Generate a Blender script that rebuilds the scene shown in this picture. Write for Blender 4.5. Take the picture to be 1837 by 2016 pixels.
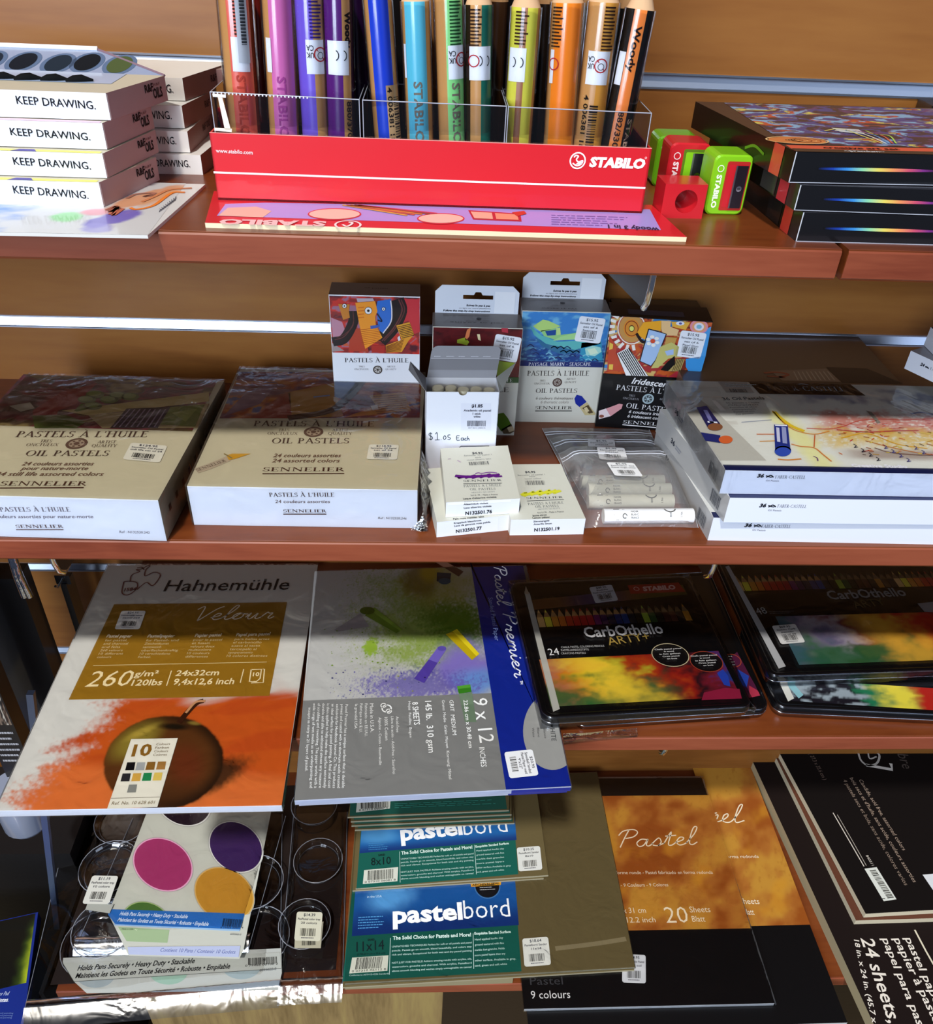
import bpy, math, random
import numpy as np
from mathutils import Vector, Matrix
for o in list(bpy.data.objects): bpy.data.objects.remove(o)
scene = bpy.context.scene
COL = scene.collection
random.seed(7); RNG = np.random.RandomState(11)
# ------------------------------------------------------------------ camera (cm in, metres out; camera 1.5 m above the floor)
EYE = 150.0
FPX = 1660.0; PITCH, YAW, ROLL = 0.63474504, 0.06412071, 0.04928031
CX, CY = 918.5, 1008.0
_cp, _sp, _cw, _sw = math.cos(PITCH), math.sin(PITCH), math.cos(YAW), math.sin(YAW)
FW = np.array([_sw*_cp, _cw*_cp, -_sp]); _R0 = np.array([_cw, -_sw, 0.]); _U0 = np.cross(_R0, FW)
RT = _R0*math.cos(ROLL)+_U0*math.sin(ROLL); UP = -_R0*math.sin(ROLL)+_U0*math.cos(ROLL)
cam_data = bpy.data.cameras.new('camera'); cam = bpy.data.objects.new('camera', cam_data); COL.objects.link(cam)
cam_data.sensor_fit = 'HORIZONTAL'; cam_data.sensor_width = 36.0; cam_data.lens = 36.0*FPX/1837.0
cam_data.clip_start = 0.02; cam_data.clip_end = 60
cam.matrix_world = Matrix(((RT[0], UP[0], -FW[0], 0), (RT[1], UP[1], -FW[1], 0), (RT[2], UP[2], -FW[2], EYE/100), (0, 0, 0, 1)))
scene.camera = cam
scene.view_settings.view_transform = 'Standard'; scene.view_settings.look = 'None'
scene.view_settings.gamma = 1.0; scene.view_settings.use_curve_mapping = False
scene.view_settings.exposure = 0.0
# ------------------------------------------------------------------ world and lights
world = bpy.data.worlds.new('world'); scene.world = world; world.use_nodes = True
_bg = world.node_tree.nodes['Background']; _bg.inputs[0].default_value = (0.62, 0.72, 1.0, 1); _bg.inputs[1].default_value = 0.11
def lamp(name, kind, loc, aim, energy, color, **kw):
    d = bpy.data.lights.new(name, kind); d.energy = energy; d.color = color
    for k, v in kw.items(): setattr(d, k, v)
    o = bpy.data.objects.new(name, d); COL.objects.link(o); o.location = loc
    o.rotation_euler = (Vector(aim)-Vector(loc)).to_track_quat('-Z', 'Y').to_euler(); return o
lamp('sun', 'SUN', (-1, -1.5, 4), (-1+.20, -1.5+.58, 3), 2.45, (1.0, .96, .90), angle=math.radians(3.0))
lamp('shop_window_light', 'AREA', (-1.15, -2.2, 1.9), (0.0, .6, 1.0), 76, (.72, .84, 1.0), shape='RECTANGLE', size=1.25, size_y=1.2)
lamp('side_fill_light', 'AREA', (1.9, -1.9, 2.3), (0.3, .7, 1.2), 14, (.62, .76, 1.0), shape='RECTANGLE', size=1.4, size_y=1.0)  # added fill from the right, gives the rails a bluish reflection
lamp('ceiling_panel_light', 'AREA', (-1.0, -1.0, 2.62), (-.2, .7, 1.3), 14, (1.0, .93, .82), shape='RECTANGLE', size=1.2, size_y=.6)
# ------------------------------------------------------------------ photo ray helpers: a pixel of the 1837 x 2016 frame onto a plane in space
_Z = [0., 0., 1.]
def Z(x0=0., y0=0., s=1.): _Z[:] = [x0, y0, s]
def _pix(x, y): return _Z[0]+x*_Z[2], _Z[1]+y*_Z[2]
def ray(x, y):
    x, y = _pix(x, y); return FW+RT*((x-CX)/FPX)-UP*((y-CY)/FPX)
def at(x, y, z): d = ray(x, y); return d*(z/d[2])
def aty(x, y, Y): d = ray(x, y); return d*(Y/d[1])
def topix(P):
    z = P@FW; return CX+FPX*(P@RT)/z, CY-FPX*(P@UP)/z
S1, S2, S3, S4 = -17.4, -41.5, -65.3, -105.6
WALL = 78.0; FRONT = 52.0; FLOOR = -EYE
# ------------------------------------------------------------------ colours and materials
def lin(c):
    if isinstance(c, str):
        c = c.lstrip('#'); c = [int(c[i:i+2], 16)/255 for i in (0, 2, 4)]
    return tuple((x/12.92 if x <= .04045 else ((x+.055)/1.055)**2.4) for x in c[:3])
MATS = {}
def newmat(name):
    m = bpy.data.materials.new(name); m.use_nodes = True; MATS[name] = m
    nt = m.node_tree; return m, nt, nt.nodes, nt.links, nt.nodes['Principled BSDF']
def colmat(name, rough, spec=.5, coat=0, metal=0, bump=0, bscale=60, cr=.08):
    m, nt, N, L, b = newmat(name)
    a = N.new('ShaderNodeAttribute'); a.attribute_name = 'Col'
    L.new(a.outputs['Color'], b.inputs['Base Color'])
    b.inputs['Roughness'].default_value = rough; b.inputs['Specular IOR Level'].default_value = spec
    b.inputs['Coat Weight'].default_value = coat; b.inputs['Coat Roughness'].default_value = cr; b.inputs['Metallic'].default_value = metal
    if bump:
        t = N.new('ShaderNodeTexCoord'); n = N.new('ShaderNodeTexNoise'); n.inputs['Scale'].default_value = bscale; n.inputs['Detail'].default_value = 3
        L.new(t.outputs['Object'], n.inputs['Vector']); bp = N.new('ShaderNodeBump'); bp.inputs['Strength'].default_value = bump; bp.inputs['Distance'].default_value = .002
        L.new(n.outputs['Fac'], bp.inputs['Height']); L.new(bp.outputs['Normal'], b.inputs['Normal']); L.new(bp.outputs['Normal'], b.inputs['Coat Normal'])
    return m
colmat('paper', .5, .35, bump=.08, bscale=120)
colmat('matte', .85, .15)
colmat('gloss', .38, .4, coat=.35, cr=.07, bump=.06, bscale=30)
colmat('plastic', .25, .5, coat=.2)
colmat('metal', .34, .5, metal=1)
colmat('chrome', .12, .5, metal=1)
colmat('foil', .08, .5, metal=1, bump=.8, bscale=55)
def woodmat(name, c1, c2, c3, rough, scale, stretch):
    m, nt, N, L, b = newmat(name)
    t = N.new('ShaderNodeTexCoord'); mp = N.new('ShaderNodeMapping'); mp.inputs['Scale'].default_value = stretch
    L.new(t.outputs['Object'], mp.inputs['Vector'])
    n1 = N.new('ShaderNodeTexNoise'); n1.inputs['Scale'].default_value = scale; n1.inputs['Detail'].default_value = 6; n1.inputs['Distortion'].default_value = .9
    n2 = N.new('ShaderNodeTexNoise'); n2.inputs['Scale'].default_value = scale*9; n2.inputs['Detail'].default_value = 4
    L.new(mp.outputs[0], n1.inputs['Vector']); L.new(mp.outputs[0], n2.inputs['Vector'])
    r = N.new('ShaderNodeValToRGB'); e = r.color_ramp.elements; e[0].position = .32; e[0].color = (*lin(c1), 1); e[1].position = .7; e[1].color = (*lin(c3), 1)
    k = e.new(.5); k.color = (*lin(c2), 1)
    mx = N.new('ShaderNodeMath'); mx.operation = 'MULTIPLY_ADD'; mx.inputs[1].default_value = .35; mx.inputs[2].default_value = -.17
    L.new(n2.outputs['Fac'], mx.inputs[0]); ad = N.new('ShaderNodeMath'); L.new(n1.outputs['Fac'], ad.inputs[0]); L.new(mx.outputs[0], ad.inputs[1])
    L.new(ad.outputs[0], r.inputs['Fac']); L.new(r.outputs['Color'], b.inputs['Base Color'])
    b.inputs['Roughness'].default_value = rough; b.inputs['Specular IOR Level'].default_value = .4
    return m
woodmat('wall_wood', '#7c4b1f', '#8f5b29', '#9a6630', .36, 2.2, (.8, 1, 6))
woodmat('shelf_wood', '#5c2a12', '#703718', '#7c401d', .3, 3.0, (1.0, 6, 6))
woodmat('edge_wood', '#743522', '#87432c', '#924c33', .4, 3.0, (1.0, 6, 9))
woodmat('floor_wood', '#6b5836', '#857048', '#93804f', .5, 3.0, (9, .8, 1))
def filmmat(name, tint, gl, rough, bump, bscale, base=.05, stretch=(1, 1, 1), haze=0.):
    m, nt, N, L, b = newmat(name); N.remove(b); out = N['Material Output']
    tr = N.new('ShaderNodeBsdfTransparent'); tr.inputs[0].default_value = (*tint, 1)
    g = N.new('ShaderNodeBsdfGlossy'); g.inputs['Roughness'].default_value = rough; g.inputs[0].default_value = (1, 1, 1, 1)
    t = N.new('ShaderNodeTexCoord'); mp = N.new('ShaderNodeMapping'); mp.inputs['Scale'].default_value = stretch
    n = N.new('ShaderNodeTexNoise'); n.inputs['Scale'].default_value = bscale; n.inputs['Detail'].default_value = 3; n.inputs['Distortion'].default_value = 1.2
    L.new(t.outputs['Object'], mp.inputs[0]); L.new(mp.outputs[0], n.inputs['Vector'])
    bp = N.new('ShaderNodeBump'); bp.inputs['Strength'].default_value = bump; bp.inputs['Distance'].default_value = .006
    L.new(n.outputs['Fac'], bp.inputs['Height']); L.new(bp.outputs['Normal'], g.inputs['Normal'])
    f = N.new('ShaderNodeFresnel'); f.inputs[0].default_value = 1.45; L.new(bp.outputs['Normal'], f.inputs['Normal'])
    ma = N.new('ShaderNodeMath'); ma.operation = 'MULTIPLY_ADD'; ma.use_clamp = True; ma.inputs[1].default_value = gl; ma.inputs[2].default_value = base
    L.new(f.outputs[0], ma.inputs[0]); mi = N.new('ShaderNodeMixShader'); L.new(ma.outputs[0], mi.inputs[0]); L.new(tr.outputs[0], mi.inputs[1]); L.new(g.outputs[0], mi.inputs[2])
    if haze:
        df = N.new('ShaderNodeBsdfDiffuse'); df.inputs[0].default_value = (.8, .82, .86, 1); m2 = N.new('ShaderNodeMixShader'); m2.inputs[0].default_value = haze
        L.new(mi.outputs[0], m2.inputs[1]); L.new(df.outputs[0], m2.inputs[2]); mi = m2
    L.new(mi.outputs[0], out.inputs['Surface']); return m
filmmat('film', (.97, .97, .98), .8, .08, .5, 22, 0.0)
filmmat('sleeve', (.97, .97, .98), .8, .1, .06, 6, 0.0)
filmmat('crinkle', (.93, .94, .96), 1.0, .05, 1.0, 45, 0.05)
filmmat('clear', (.86, .88, .92), 1.0, .04, .1, 20, 0.05)
filmmat('bag', (.95, .955, .96), .9, .14, .6, 26, 0.03, (1, 1, 1), .13)
# ------------------------------------------------------------------ mesh accumulator: coordinates in cm relative to the eye
def W(p): return Vector((p[0]/100, p[1]/100, (p[2]+EYE)/100))
class M:
    def __init__(s): s.v = []; s.f = []; s.m = []; s.c = []; s.vc = {}; s.sm = []; s.mats = []
    def mi(s, mat):
        if mat not in s.mats: s.mats.append(mat)
        return s.mats.index(mat)
    def poly(s, pts, mat, col, smooth=False):
        i = len(s.v); s.v += [tuple(map(float, p)) for p in pts]; s.f.append(tuple(range(i, i+len(pts)))); s.m.append(s.mi(mat)); s.c.append(lin(col) if isinstance(col, str) else col); s.sm.append(smooth)
    def mesh(s, verts, faces, mat, col, smooth=False):
        i = len(s.v); s.v += [tuple(map(float, p)) for p in verts]; k = s.mi(mat); c = lin(col) if isinstance(col, str) else col
        for f in faces: s.f.append(tuple(a+i for a in f)); s.m.append(k); s.c.append(c); s.sm.append(smooth)
    def grid(s, P, cols, mat, smooth=False):
        """P (ny,nx,3) points, cols (ny,nx,3) linear colours per vertex"""
        ny, nx = P.shape[:2]; i = len(s.v); s.v += [tuple(p) for p in P.reshape(-1, 3).tolist()]; k = s.mi(mat)
        for j, c in enumerate(cols.reshape(-1, 3).tolist()): s.vc[i+j] = c
        for y in range(ny-1):
            for x in range(nx-1):
                a = i+y*nx+x; s.f.append((a, a+1, a+nx+1, a+nx)); s.m.append(k); s.c.append(None); s.sm.append(smooth)
    def hexa(s, b, t, mat, col):
        """b: 4 bottom points, t: 4 top points (ccw from above)"""
        n = len(b); s.mesh(list(b)+list(t), [tuple(range(n-1, -1, -1)), tuple(range(n, 2*n))]+[(i, (i+1) % n, (i+1) % n+n, i+n) for i in range(n)], mat, col)
    def box(s, x0, x1, y0, y1, z0, z1, mat, col):
        s.hexa([(x0, y0, z0), (x1, y0, z0), (x1, y1, z0), (x0, y1, z0)], [(x0, y0, z1), (x1, y0, z1), (x1, y1, z1), (x0, y1, z1)], mat, col)
    def tube(s, pts, r, mat, col, n=10, cap=True, smooth=True):
        pts = [np.array(p, float) for p in pts]; k = len(pts); rr = r if hasattr(r, '__len__') else [r]*k
        V = []; pv = None
        for i, p in enumerate(pts):
            d = pts[min(i+1, k-1)]-pts[max(i-1, 0)]; d /= (np.linalg.norm(d)+1e-9)
            if pv is None:
                a = np.cross(d, [0, 0, 1.]); a = a if np.linalg.norm(a) > .1 else np.cross(d, [0, 1., 0])
            else: a = pv-d*(pv@d)
            a /= np.linalg.norm(a); pv = a; b = np.cross(d, a)
            for j in range(n):
                t = 2*math.pi*j/n; V.append(p+(a*math.cos(t)+b*math.sin(t))*rr[i])
        F = [(i*n+j, i*n+(j+1) % n, (i+1)*n+(j+1) % n, (i+1)*n+j) for i in range(k-1) for j in range(n)]
        s.mesh(V, F, mat, col, smooth)
        if cap: s.mesh(V[:n], [tuple(range(n))], mat, col); s.mesh(V[-n:], [tuple(range(n-1, -1, -1))], mat, col)
    def build(s, name, parent=None, base=None):
        me = bpy.data.meshes.new(name)
        o = bpy.data.objects.new(name, me)
        if parent is not None: off = np.array(parent['_base']) if '_base' in parent else np.zeros(3)
        elif base is not None: off = np.array(base, float)
        else:
            V = np.array(s.v); off = np.array([V[:, 0].mean(), V[:, 1].mean(), V[:, 2].min()])
        V = (np.array(s.v)-off)/100
        me.from_pydata(V.tolist(), [], s.f); me.update()
        for mt in s.mats: me.materials.append(MATS[mt])
        me.polygons.foreach_set('material_index', s.m); me.polygons.foreach_set('use_smooth', s.sm)
        ca = me.color_attributes.new('Col', 'FLOAT_COLOR', 'CORNER'); buf = np.ones((len(me.loops), 4), np.float32); li = 0
        for f, c in zip(s.f, s.c):
            for vi in f:
                buf[li, :3] = s.vc[vi] if c is None else c; li += 1
        ca.data.foreach_set('color', buf.ravel())
        COL.objects.link(o)
        if parent is not None: o.parent = parent
        else: o.location = W(off)
        o['_base'] = [float(x) for x in off]
        return o
def tag(o, label=None, cat=None, group=None, kind=None):
    if label: o['label'] = label
    if cat: o['category'] = cat
    if group: o['group'] = group
    if kind: o['kind'] = kind
    return o
def thing(name, base, label, cat, group=None):
    o = bpy.data.objects.new(name, None); o.empty_display_size = .02; COL.objects.link(o); o.location = W(base)
    o['_base'] = [float(x) for x in base]; return tag(o, label, cat, group)
# ------------------------------------------------------------------ printing: sans text from the built-in font, a drawn serif, strokes, bars
_TC = {}
def glyphs(s, bold=0.):
    key = (s, bold)
    if key in _TC: return _TC[key]
    cu = bpy.data.curves.new('t', 'FONT'); cu.body = s; cu.resolution_u = 2; cu.fill_mode = 'FRONT'; cu.offset = bold
    ob = bpy.data.objects.new('t', cu); COL.objects.link(ob); bpy.context.view_layer.update()
    me = ob.to_mesh(); V = np.array([v.co[:2] for v in me.vertices]).reshape(-1, 2); F = [tuple(p.vertices) for p in me.polygons]
    ob.to_mesh_clear(); bpy.data.objects.remove(ob); bpy.data.curves.remove(cu)
    if len(V): x0 = V[:, 0].min(); w = V[:, 0].max()-x0; V = V-[x0, 0]
    else: w = 1
    _TC[key] = (V, F, w); return _TC[key]
CAP = glyphs('H')[0][:, 1].max()
def _arc(cx, cy, rx, ry, a0, a1, t=.13, th=.045, n=14):
    V = []; F = []
    for i in range(n+1):
        a = math.radians(a0+(a1-a0)*i/n); c, s_ = math.cos(a), math.sin(a); w = th+(t-th)*abs(c)
        V += [(cx+rx*c, cy+ry*s_), (cx+(rx-w)*c, cy+(ry-th-(w-th)*.3)*s_)]
    return V, [(2*i, 2*i+2, 2*i+3, 2*i+1) for i in range(n)]
def _ln(x0, y0, x1, y1, w):
    d = np.array([x1-x0, y1-y0]); d = d/np.linalg.norm(d); n = np.array([-d[1], d[0]])*w/2
    return [(x0+n[0], y0+n[1]), (x1+n[0], y1+n[1]), (x1-n[0], y1-n[1]), (x0-n[0], y0-n[1])], [(0, 3, 2, 1)]
T_, H_ = .13, .045
def _st(x, y0=0, y1=1, sb=1, st=1):
    r = [_ln(x, y0, x, y1, T_)]
    if sb: r.append(_ln(x-.16, y0+.02, x+.16, y0+.02, .04))
    if st: r.append(_ln(x-.16, y1-.02, x+.16, y1-.02, .04))
    return r
def _sf(x, y): return [_ln(x-.13, y, x+.13, y, .04)]
SER = {
 'A': (.78, [_ln(.1, 0, .38, 1, .055), _ln(.37, 1, .68, 0, .13), _ln(.2, .33, .58, .33, H_)]+_sf(.1, .02)+_sf(.68, .02)),
 'B': (.64, _st(.15)+[_arc(.3, .76, .22, .24, -90, 90), _arc(.3, .27, .28, .27, -90, 90), _ln(.15, .98, .3, .98, H_), _ln(.15, .02, .3, .02, H_), _ln(.15, .52, .3, .52, H_)]),
 'C': (.74, [_arc(.42, .5, .38, .5, 40, 320), _ln(.7, .98, .7, .78, .04), _ln(.7, .2, .7, .05, .04)]),
 'D': (.8, _st(.15)+[_arc(.3, .5, .42, .5, -90, 90), _ln(.15, .98, .3, .98, H_), _ln(.15, .02, .3, .02, H_)]),
 'E': (.6, _st(.15)+[_ln(.15, .98, .52, .98, H_), _ln(.15, .02, .55, .02, H_), _ln(.15, .52, .42, .52, H_), _ln(.52, 1, .52, .84, .04), _ln(.55, 0, .55, .18, .04), _ln(.42, .6, .42, .44, .035)]),
 'F': (.56, _st(.15)+[_ln(.15, .98, .52, .98, H_), _ln(.15, .52, .42, .52, H_), _ln(.52, 1, .52, .84, .04), _ln(.42, .6, .42, .44, .035)]),
 'G': (.8, [_arc(.42, .5, .38, .5, 40, 330), _ln(.7, .98, .7, .78, .04), _ln(.7, .4, .7, .06, .12)]+_sf(.68, .4)),
 'H': (.84, _st(.16)+_st(.68)+[_ln(.16, .52, .68, .52, H_)]),
 'I': (.32, _st(.16)),
 'L': (.58, _st(.15)+[_ln(.15, .02, .53, .02, H_), _ln(.53, 0, .53, .2, .04)]),
 'M': (.96, [_ln(.12, 0, .16, 1, .05), _ln(.16, 1, .47, .05, .12), _ln(.47, .05, .78, 1, .05), _ln(.78, 1, .82, 0, .13)]+_sf(.12, .02)+_sf(.82, .02)+_sf(.12, .98)+_sf(.84, .98)),
 'N': (.84, [_ln(.14, 0, .14, 1, .05), _ln(.14, 1, .7, 0, .13), _ln(.7, 0, .7, 1, .05)]+_sf(.14, .02)+_sf(.1, .98)+_sf(.7, .98)),
 'O': (.84, [_arc(.42, .5, .4, .52, 0, 360, n=26)]),
 'P': (.6, _st(.15)+[_arc(.27, .73, .28, .27, -90, 90), _ln(.15, .98, .28, .98, H_), _ln(.15, .48, .28, .48, H_)]),
 'Q': (.84, [_arc(.42, .5, .4, .52, 0, 360, n=26), _ln(.42, .05, .82, -.2, .1)]),
 'R': (.68, _st(.15)+[_arc(.27, .75, .26, .25, -90, 90), _ln(.15, .98, .28, .98, H_), _ln(.15, .51, .28, .51, H_), _ln(.3, .5, .62, 0, .12)]),
 'S': (.52, [_arc(.26, .75, .22, .26, 30, 270, .1), _arc(.26, .26, .24, .27, -150, 90, .1), _ln(.46, .98, .46, .8, .04), _ln(.04, .2, .04, .02, .04)]),
 'T': (.66, _st(.33, st=0)+[_ln(.03, .98, .63, .98, H_), _ln(.04, 1, .04, .82, .04), _ln(.62, 1, .62, .82, .04)]),
 'U': (.8, [_ln(.16, .3, .16, 1, .12), _ln(.66, .3, .66, 1, .05), _arc(.41, .32, .31, .33, 180, 360)]+_sf(.16, .98)+_sf(.66, .98)),
 'V': (.76, [_ln(.1, 1, .39, 0, .13), _ln(.39, 0, .66, 1, .05)]+_sf(.1, .98)+_sf(.66, .98)),
 'X': (.76, [_ln(.1, 1, .66, 0, .13), _ln(.1, 0, .66, 1, .05)]+_sf(.1, .98)+_sf(.66, .98)+_sf(.1, .02)+_sf(.66, .02)),
 'Y': (.72, [_ln(.08, 1, .36, .45, .12), _ln(.36, .45, .64, 1, .05)]+_st(.36, 0, .45, 1, 0)+_sf(.08, .98)+_sf(.64, .98)),
 "'": (.2, [_ln(.1, 1, .08, .75, .07)]), '-': (.4, [_ln(.05, .4, .35, .4, .06)]), ' ': (.34, []), '.': (.2, [_ln(.05, .05, .15, .05, .1)]),
}
SER['\u00c0'] = (SER['A'][0], SER['A'][1]+[_ln(.2, 1.3, .42, 1.1, .07)])
def serif(s, gap=.06):
    V = []; F = []; x = 0
    for ch in s:
        w, ops = SER.get(ch, SER[' '])
        for ov, of in ops:
            i = len(V); V += [(x+a, b) for a, b in ov]; F += [tuple(k+i for k in f) for f in of]
        x += w+gap
    return np.array(V), F, x-gap
def smoothpts(pts, n=6):
    P = [np.array(p, float) for p in pts]; Q = [P[0]*2-P[1]]+P+[P[-1]*2-P[-2]]; out = []
    for i in range(1, len(Q)-2):
        for k in range(n):
            t = k/n; a, b, c, d = Q[i-1:i+3]
            out.append(.5*((2*b)+(c-a)*t+(2*a-5*b+4*c-d)*t*t+(3*b-a-3*c+d)*t**3))
    out.append(P[-1]); return out
LAY = .012
class Fr:
    """flat drawing frame: origin o, axes U, V (3D vectors), normal N; a layer n lifts by LAY cm"""
    def __init__(s, o, U, V, m=None):
        s.o = np.array(o, float); s.U = np.array(U, float); s.V = np.array(V, float); s.N = np.cross(s.U, s.V); s.N /= np.linalg.norm(s.N); s.m = m; s.A = np.linalg.inv(np.stack([s.U, s.V, s.N], 1))
    clip = None
    def p(s, u, v, n=1):
        if s.clip: u = min(max(u, 0), s.clip[0]); v = min(max(v, 0), s.clip[1])
        return s.o+s.U*u+s.V*v+s.N*(LAY*n)
    def px(s, x, y):
        d = ray(x, y); P = d*((s.o@s.N)/(d@s.N)); q = s.A@(P-s.o); return q[:2]
    def sub(s, tl, tr, bl, m=None):
        """unit frame from three zoomed-pixel corners"""
        a, b, c = s.px(*tl), s.px(*tr), s.px(*bl)
        return s.subuv(a, b, c, m)
    def subuv(s, a, b, c, m=None):
        P = [s.o+s.U*q[0]+s.V*q[1] for q in (a, b, c)]
        return Fr(P[2], P[1]-P[0], P[0]-P[2], m or s.m)
    def poly(s, uv, col, mat='paper', n=1): s.m.poly([s.p(a, b, n) for a, b in uv], mat, col)
    def pp(s, pts, col, mat='paper', n=1): s.poly([s.px(*q) for q in pts], col, mat, n)
    def rect(s, u0, v0, u1, v1, col, mat='paper', n=1): s.poly([(u0, v0), (u1, v0), (u1, v1), (u0, v1)], col, mat, n)
    def disc(s, u, v, r, col, mat='paper', n=1, r2=None, k=28): s.poly([(u+r*math.cos(2*math.pi*i/k), v+(r2 or r)*math.sin(2*math.pi*i/k)) for i in range(k)], col, mat, n)
    def ring(s, u, v, r, w, col, mat='paper', n=1, r2=None, k=30):
        r2 = r2 or r
        for i in range(k):
            a, b = 2*math.pi*i/k, 2*math.pi*(i+1)/k
            s.poly([(u+r*math.cos(a), v+r2*math.sin(a)), (u+r*math.cos(b), v+r2*math.sin(b)), (u+(r-w)*math.cos(b), v+(r2-w)*math.sin(b)), (u+(r-w)*math.cos(a), v+(r2-w)*math.sin(a))], col, mat, n)
    def discp(s, x, y, rx, ry, col, mat='paper', n=1): s.pp([(x+rx*math.cos(a*.2244), y+ry*math.sin(a*.2244)) for a in range(28)], col, mat, n)
    def text(s, t, u, v, w, h, col, mat='matte', n=3, bold=0., shear=0., font='sans', d=(1, 0)):
        if font == 'serif': V, F, tw = serif(t); ch = 1.
        else: V, F, tw = glyphs(t, bold); ch = CAP
        if not len(V): return
        X = V[:, 0]*w/tw; Y = V[:, 1]*h/ch; X = X+Y*shear
        dx, dy = d
        s.m.mesh([s.p(u+a*dx-b*dy, v+a*dy+b*dx, n) for a, b in zip(X, Y)], F, mat, col)
    def tp(s, t, x1, y1, x2, y2, h, col, mat='matte', n=3, bold=0., shear=0., font='sans'):
        """text whose baseline runs between two zoomed pixels; h = cap height in zoomed pixels"""
        a, b = s.px(x1, y1), s.px(x2, y2); d = b-a; w = np.linalg.norm(d); d = d/w; pv = np.array([-d[1], d[0]])
        L = math.hypot(x2-x1, y2-y1); ex, ey = (x2-x1)/L, (y2-y1)/L
        c = s.px(x1+ey*h, y1-ex*h)-a; hh = abs(c@pv)
        s.text(t, a[0], a[1], w, hh, col, mat, n, bold, shear, font, d)
    def stroke(s, pts, w, col, mat='matte', n=3, px=True, sm=5, taper=False):
        q = [s.px(*p) for p in pts] if px else [np.array(p, float) for p in pts]
        if sm and len(q) > 2: q = smoothpts(q, sm)
        L = []
        for i, p in enumerate(q):
            d = q[min(i+1, len(q)-1)]-q[max(i-1, 0)]; d = d/(np.linalg.norm(d)+1e-9); k = w/2*(1 if not taper else (.35+.65*math.sin(math.pi*min(1, max(0, i/(len(q)-1))))))
            L.append((p+np.array([-d[1], d[0]])*k, p-np.array([-d[1], d[0]])*k))
        V = []; [V.extend([s.p(a[0], a[1], n), s.p(b[0], b[1], n)]) for a, b in L]
        s.m.mesh(V, [(2*i, 2*i+1, 2*i+3, 2*i+2) for i in range(len(L)-1)], mat, col)
    def art(s, a, b, c, nx, ny, fn, mat='paper', n=1):
        """painted picture: corners a (top left), b (top right), c (bottom left) in uv; fn(x, y) -> (...,3) linear, x right and y down in 0..1"""
        a, b, c = map(np.array, (a, b, c)); X, Y = np.meshgrid(np.linspace(0, 1, nx), np.linspace(0, 1, ny))
        uv = a+(b-a)*X[..., None]+(c-a)*Y[..., None]
        P = s.o+s.U*uv[..., :1]+s.V*uv[..., 1:]+s.N*(LAY*n)
        s.m.grid(P[::-1], fn(X, Y)[::-1], mat)
    def bars(s, u, v, w, h, col='#141414', n=4, k=26, mat='matte'):
        r = random.Random(int(abs(u*91+v*37))+k); x = 0; tot = k*1.0
        while x < tot:
            b = r.choice((.35, .5, .9, .5)); s.rect(u+w*x/tot, v, u+w*min(tot, x+b)/tot, v+h, col, mat, n); x += b+r.choice((.4, .5, .8, 1.1))
    def greek(s, u, v, w, h, rows, col, mat='matte', n=3, fill=.62, seed=1, ragged=.25):
        """block of small unreadable print: rows of short words"""
        r = random.Random(seed); lh = h/rows
        for i in range(rows):
            x = 0; end = w*(1-r.random()*ragged)
            while x < end:
                ww = min(w*(.04+.1*r.random()), end-x)
                y0 = v+h-(i+1)*lh+lh*.28; s.rect(u+x, y0, u+x+ww, y0+lh*fill*.55, col, mat, n)
                x += ww+w*.02
    def rrect(s, u0, v0, u1, v1, r, col, mat='paper', n=1, ry=None):
        ry = ry or r; P = []
        for cx, cy, a0 in ((u1-r, v1-ry, 0), (u0+r, v1-ry, 90), (u0+r, v0+ry, 180), (u1-r, v0+ry, 270)):
            for i in range(5): a = math.radians(a0+i*22.5); P.append((cx+r*math.cos(a), cy+ry*math.sin(a)))
        s.poly(P, col, mat, n)
class Cyl(Fr):
    """frame wrapped on a tapered round body: u = arc cm around from the side facing the viewer, v = cm along the axis"""
    def __init__(s, a, b, r, m):
        s.a = np.array(a, float); s.b = np.array(b, float); s.r = r; s.m = m; d = s.b-s.a; s.L = np.linalg.norm(d); s.d = d/s.L
        f = -s.a.copy(); f -= s.d*(f@s.d); s.f = f/np.linalg.norm(f); s.g = np.cross(s.d, s.f)
    def p(s, u, v, n=1):
        t = u/s.r; return s.a+s.d*v+(s.f*math.cos(t)+s.g*math.sin(t))*(s.r+LAY*n)
    def wrap(s, u0, u1, v0, v1, col, mat='plastic', n=0, k=None):
        k = k or max(2, int(abs(u1-u0)/s.r*4))
        V = []; 
        for i in range(k+1): u = u0+(u1-u0)*i/k; V += [s.p(u, v0, n), s.p(u, v1, n)]
        s.m.mesh(V, [(2*i, 2*i+2, 2*i+3, 2*i+1) for i in range(k)], mat, col, True)
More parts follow.
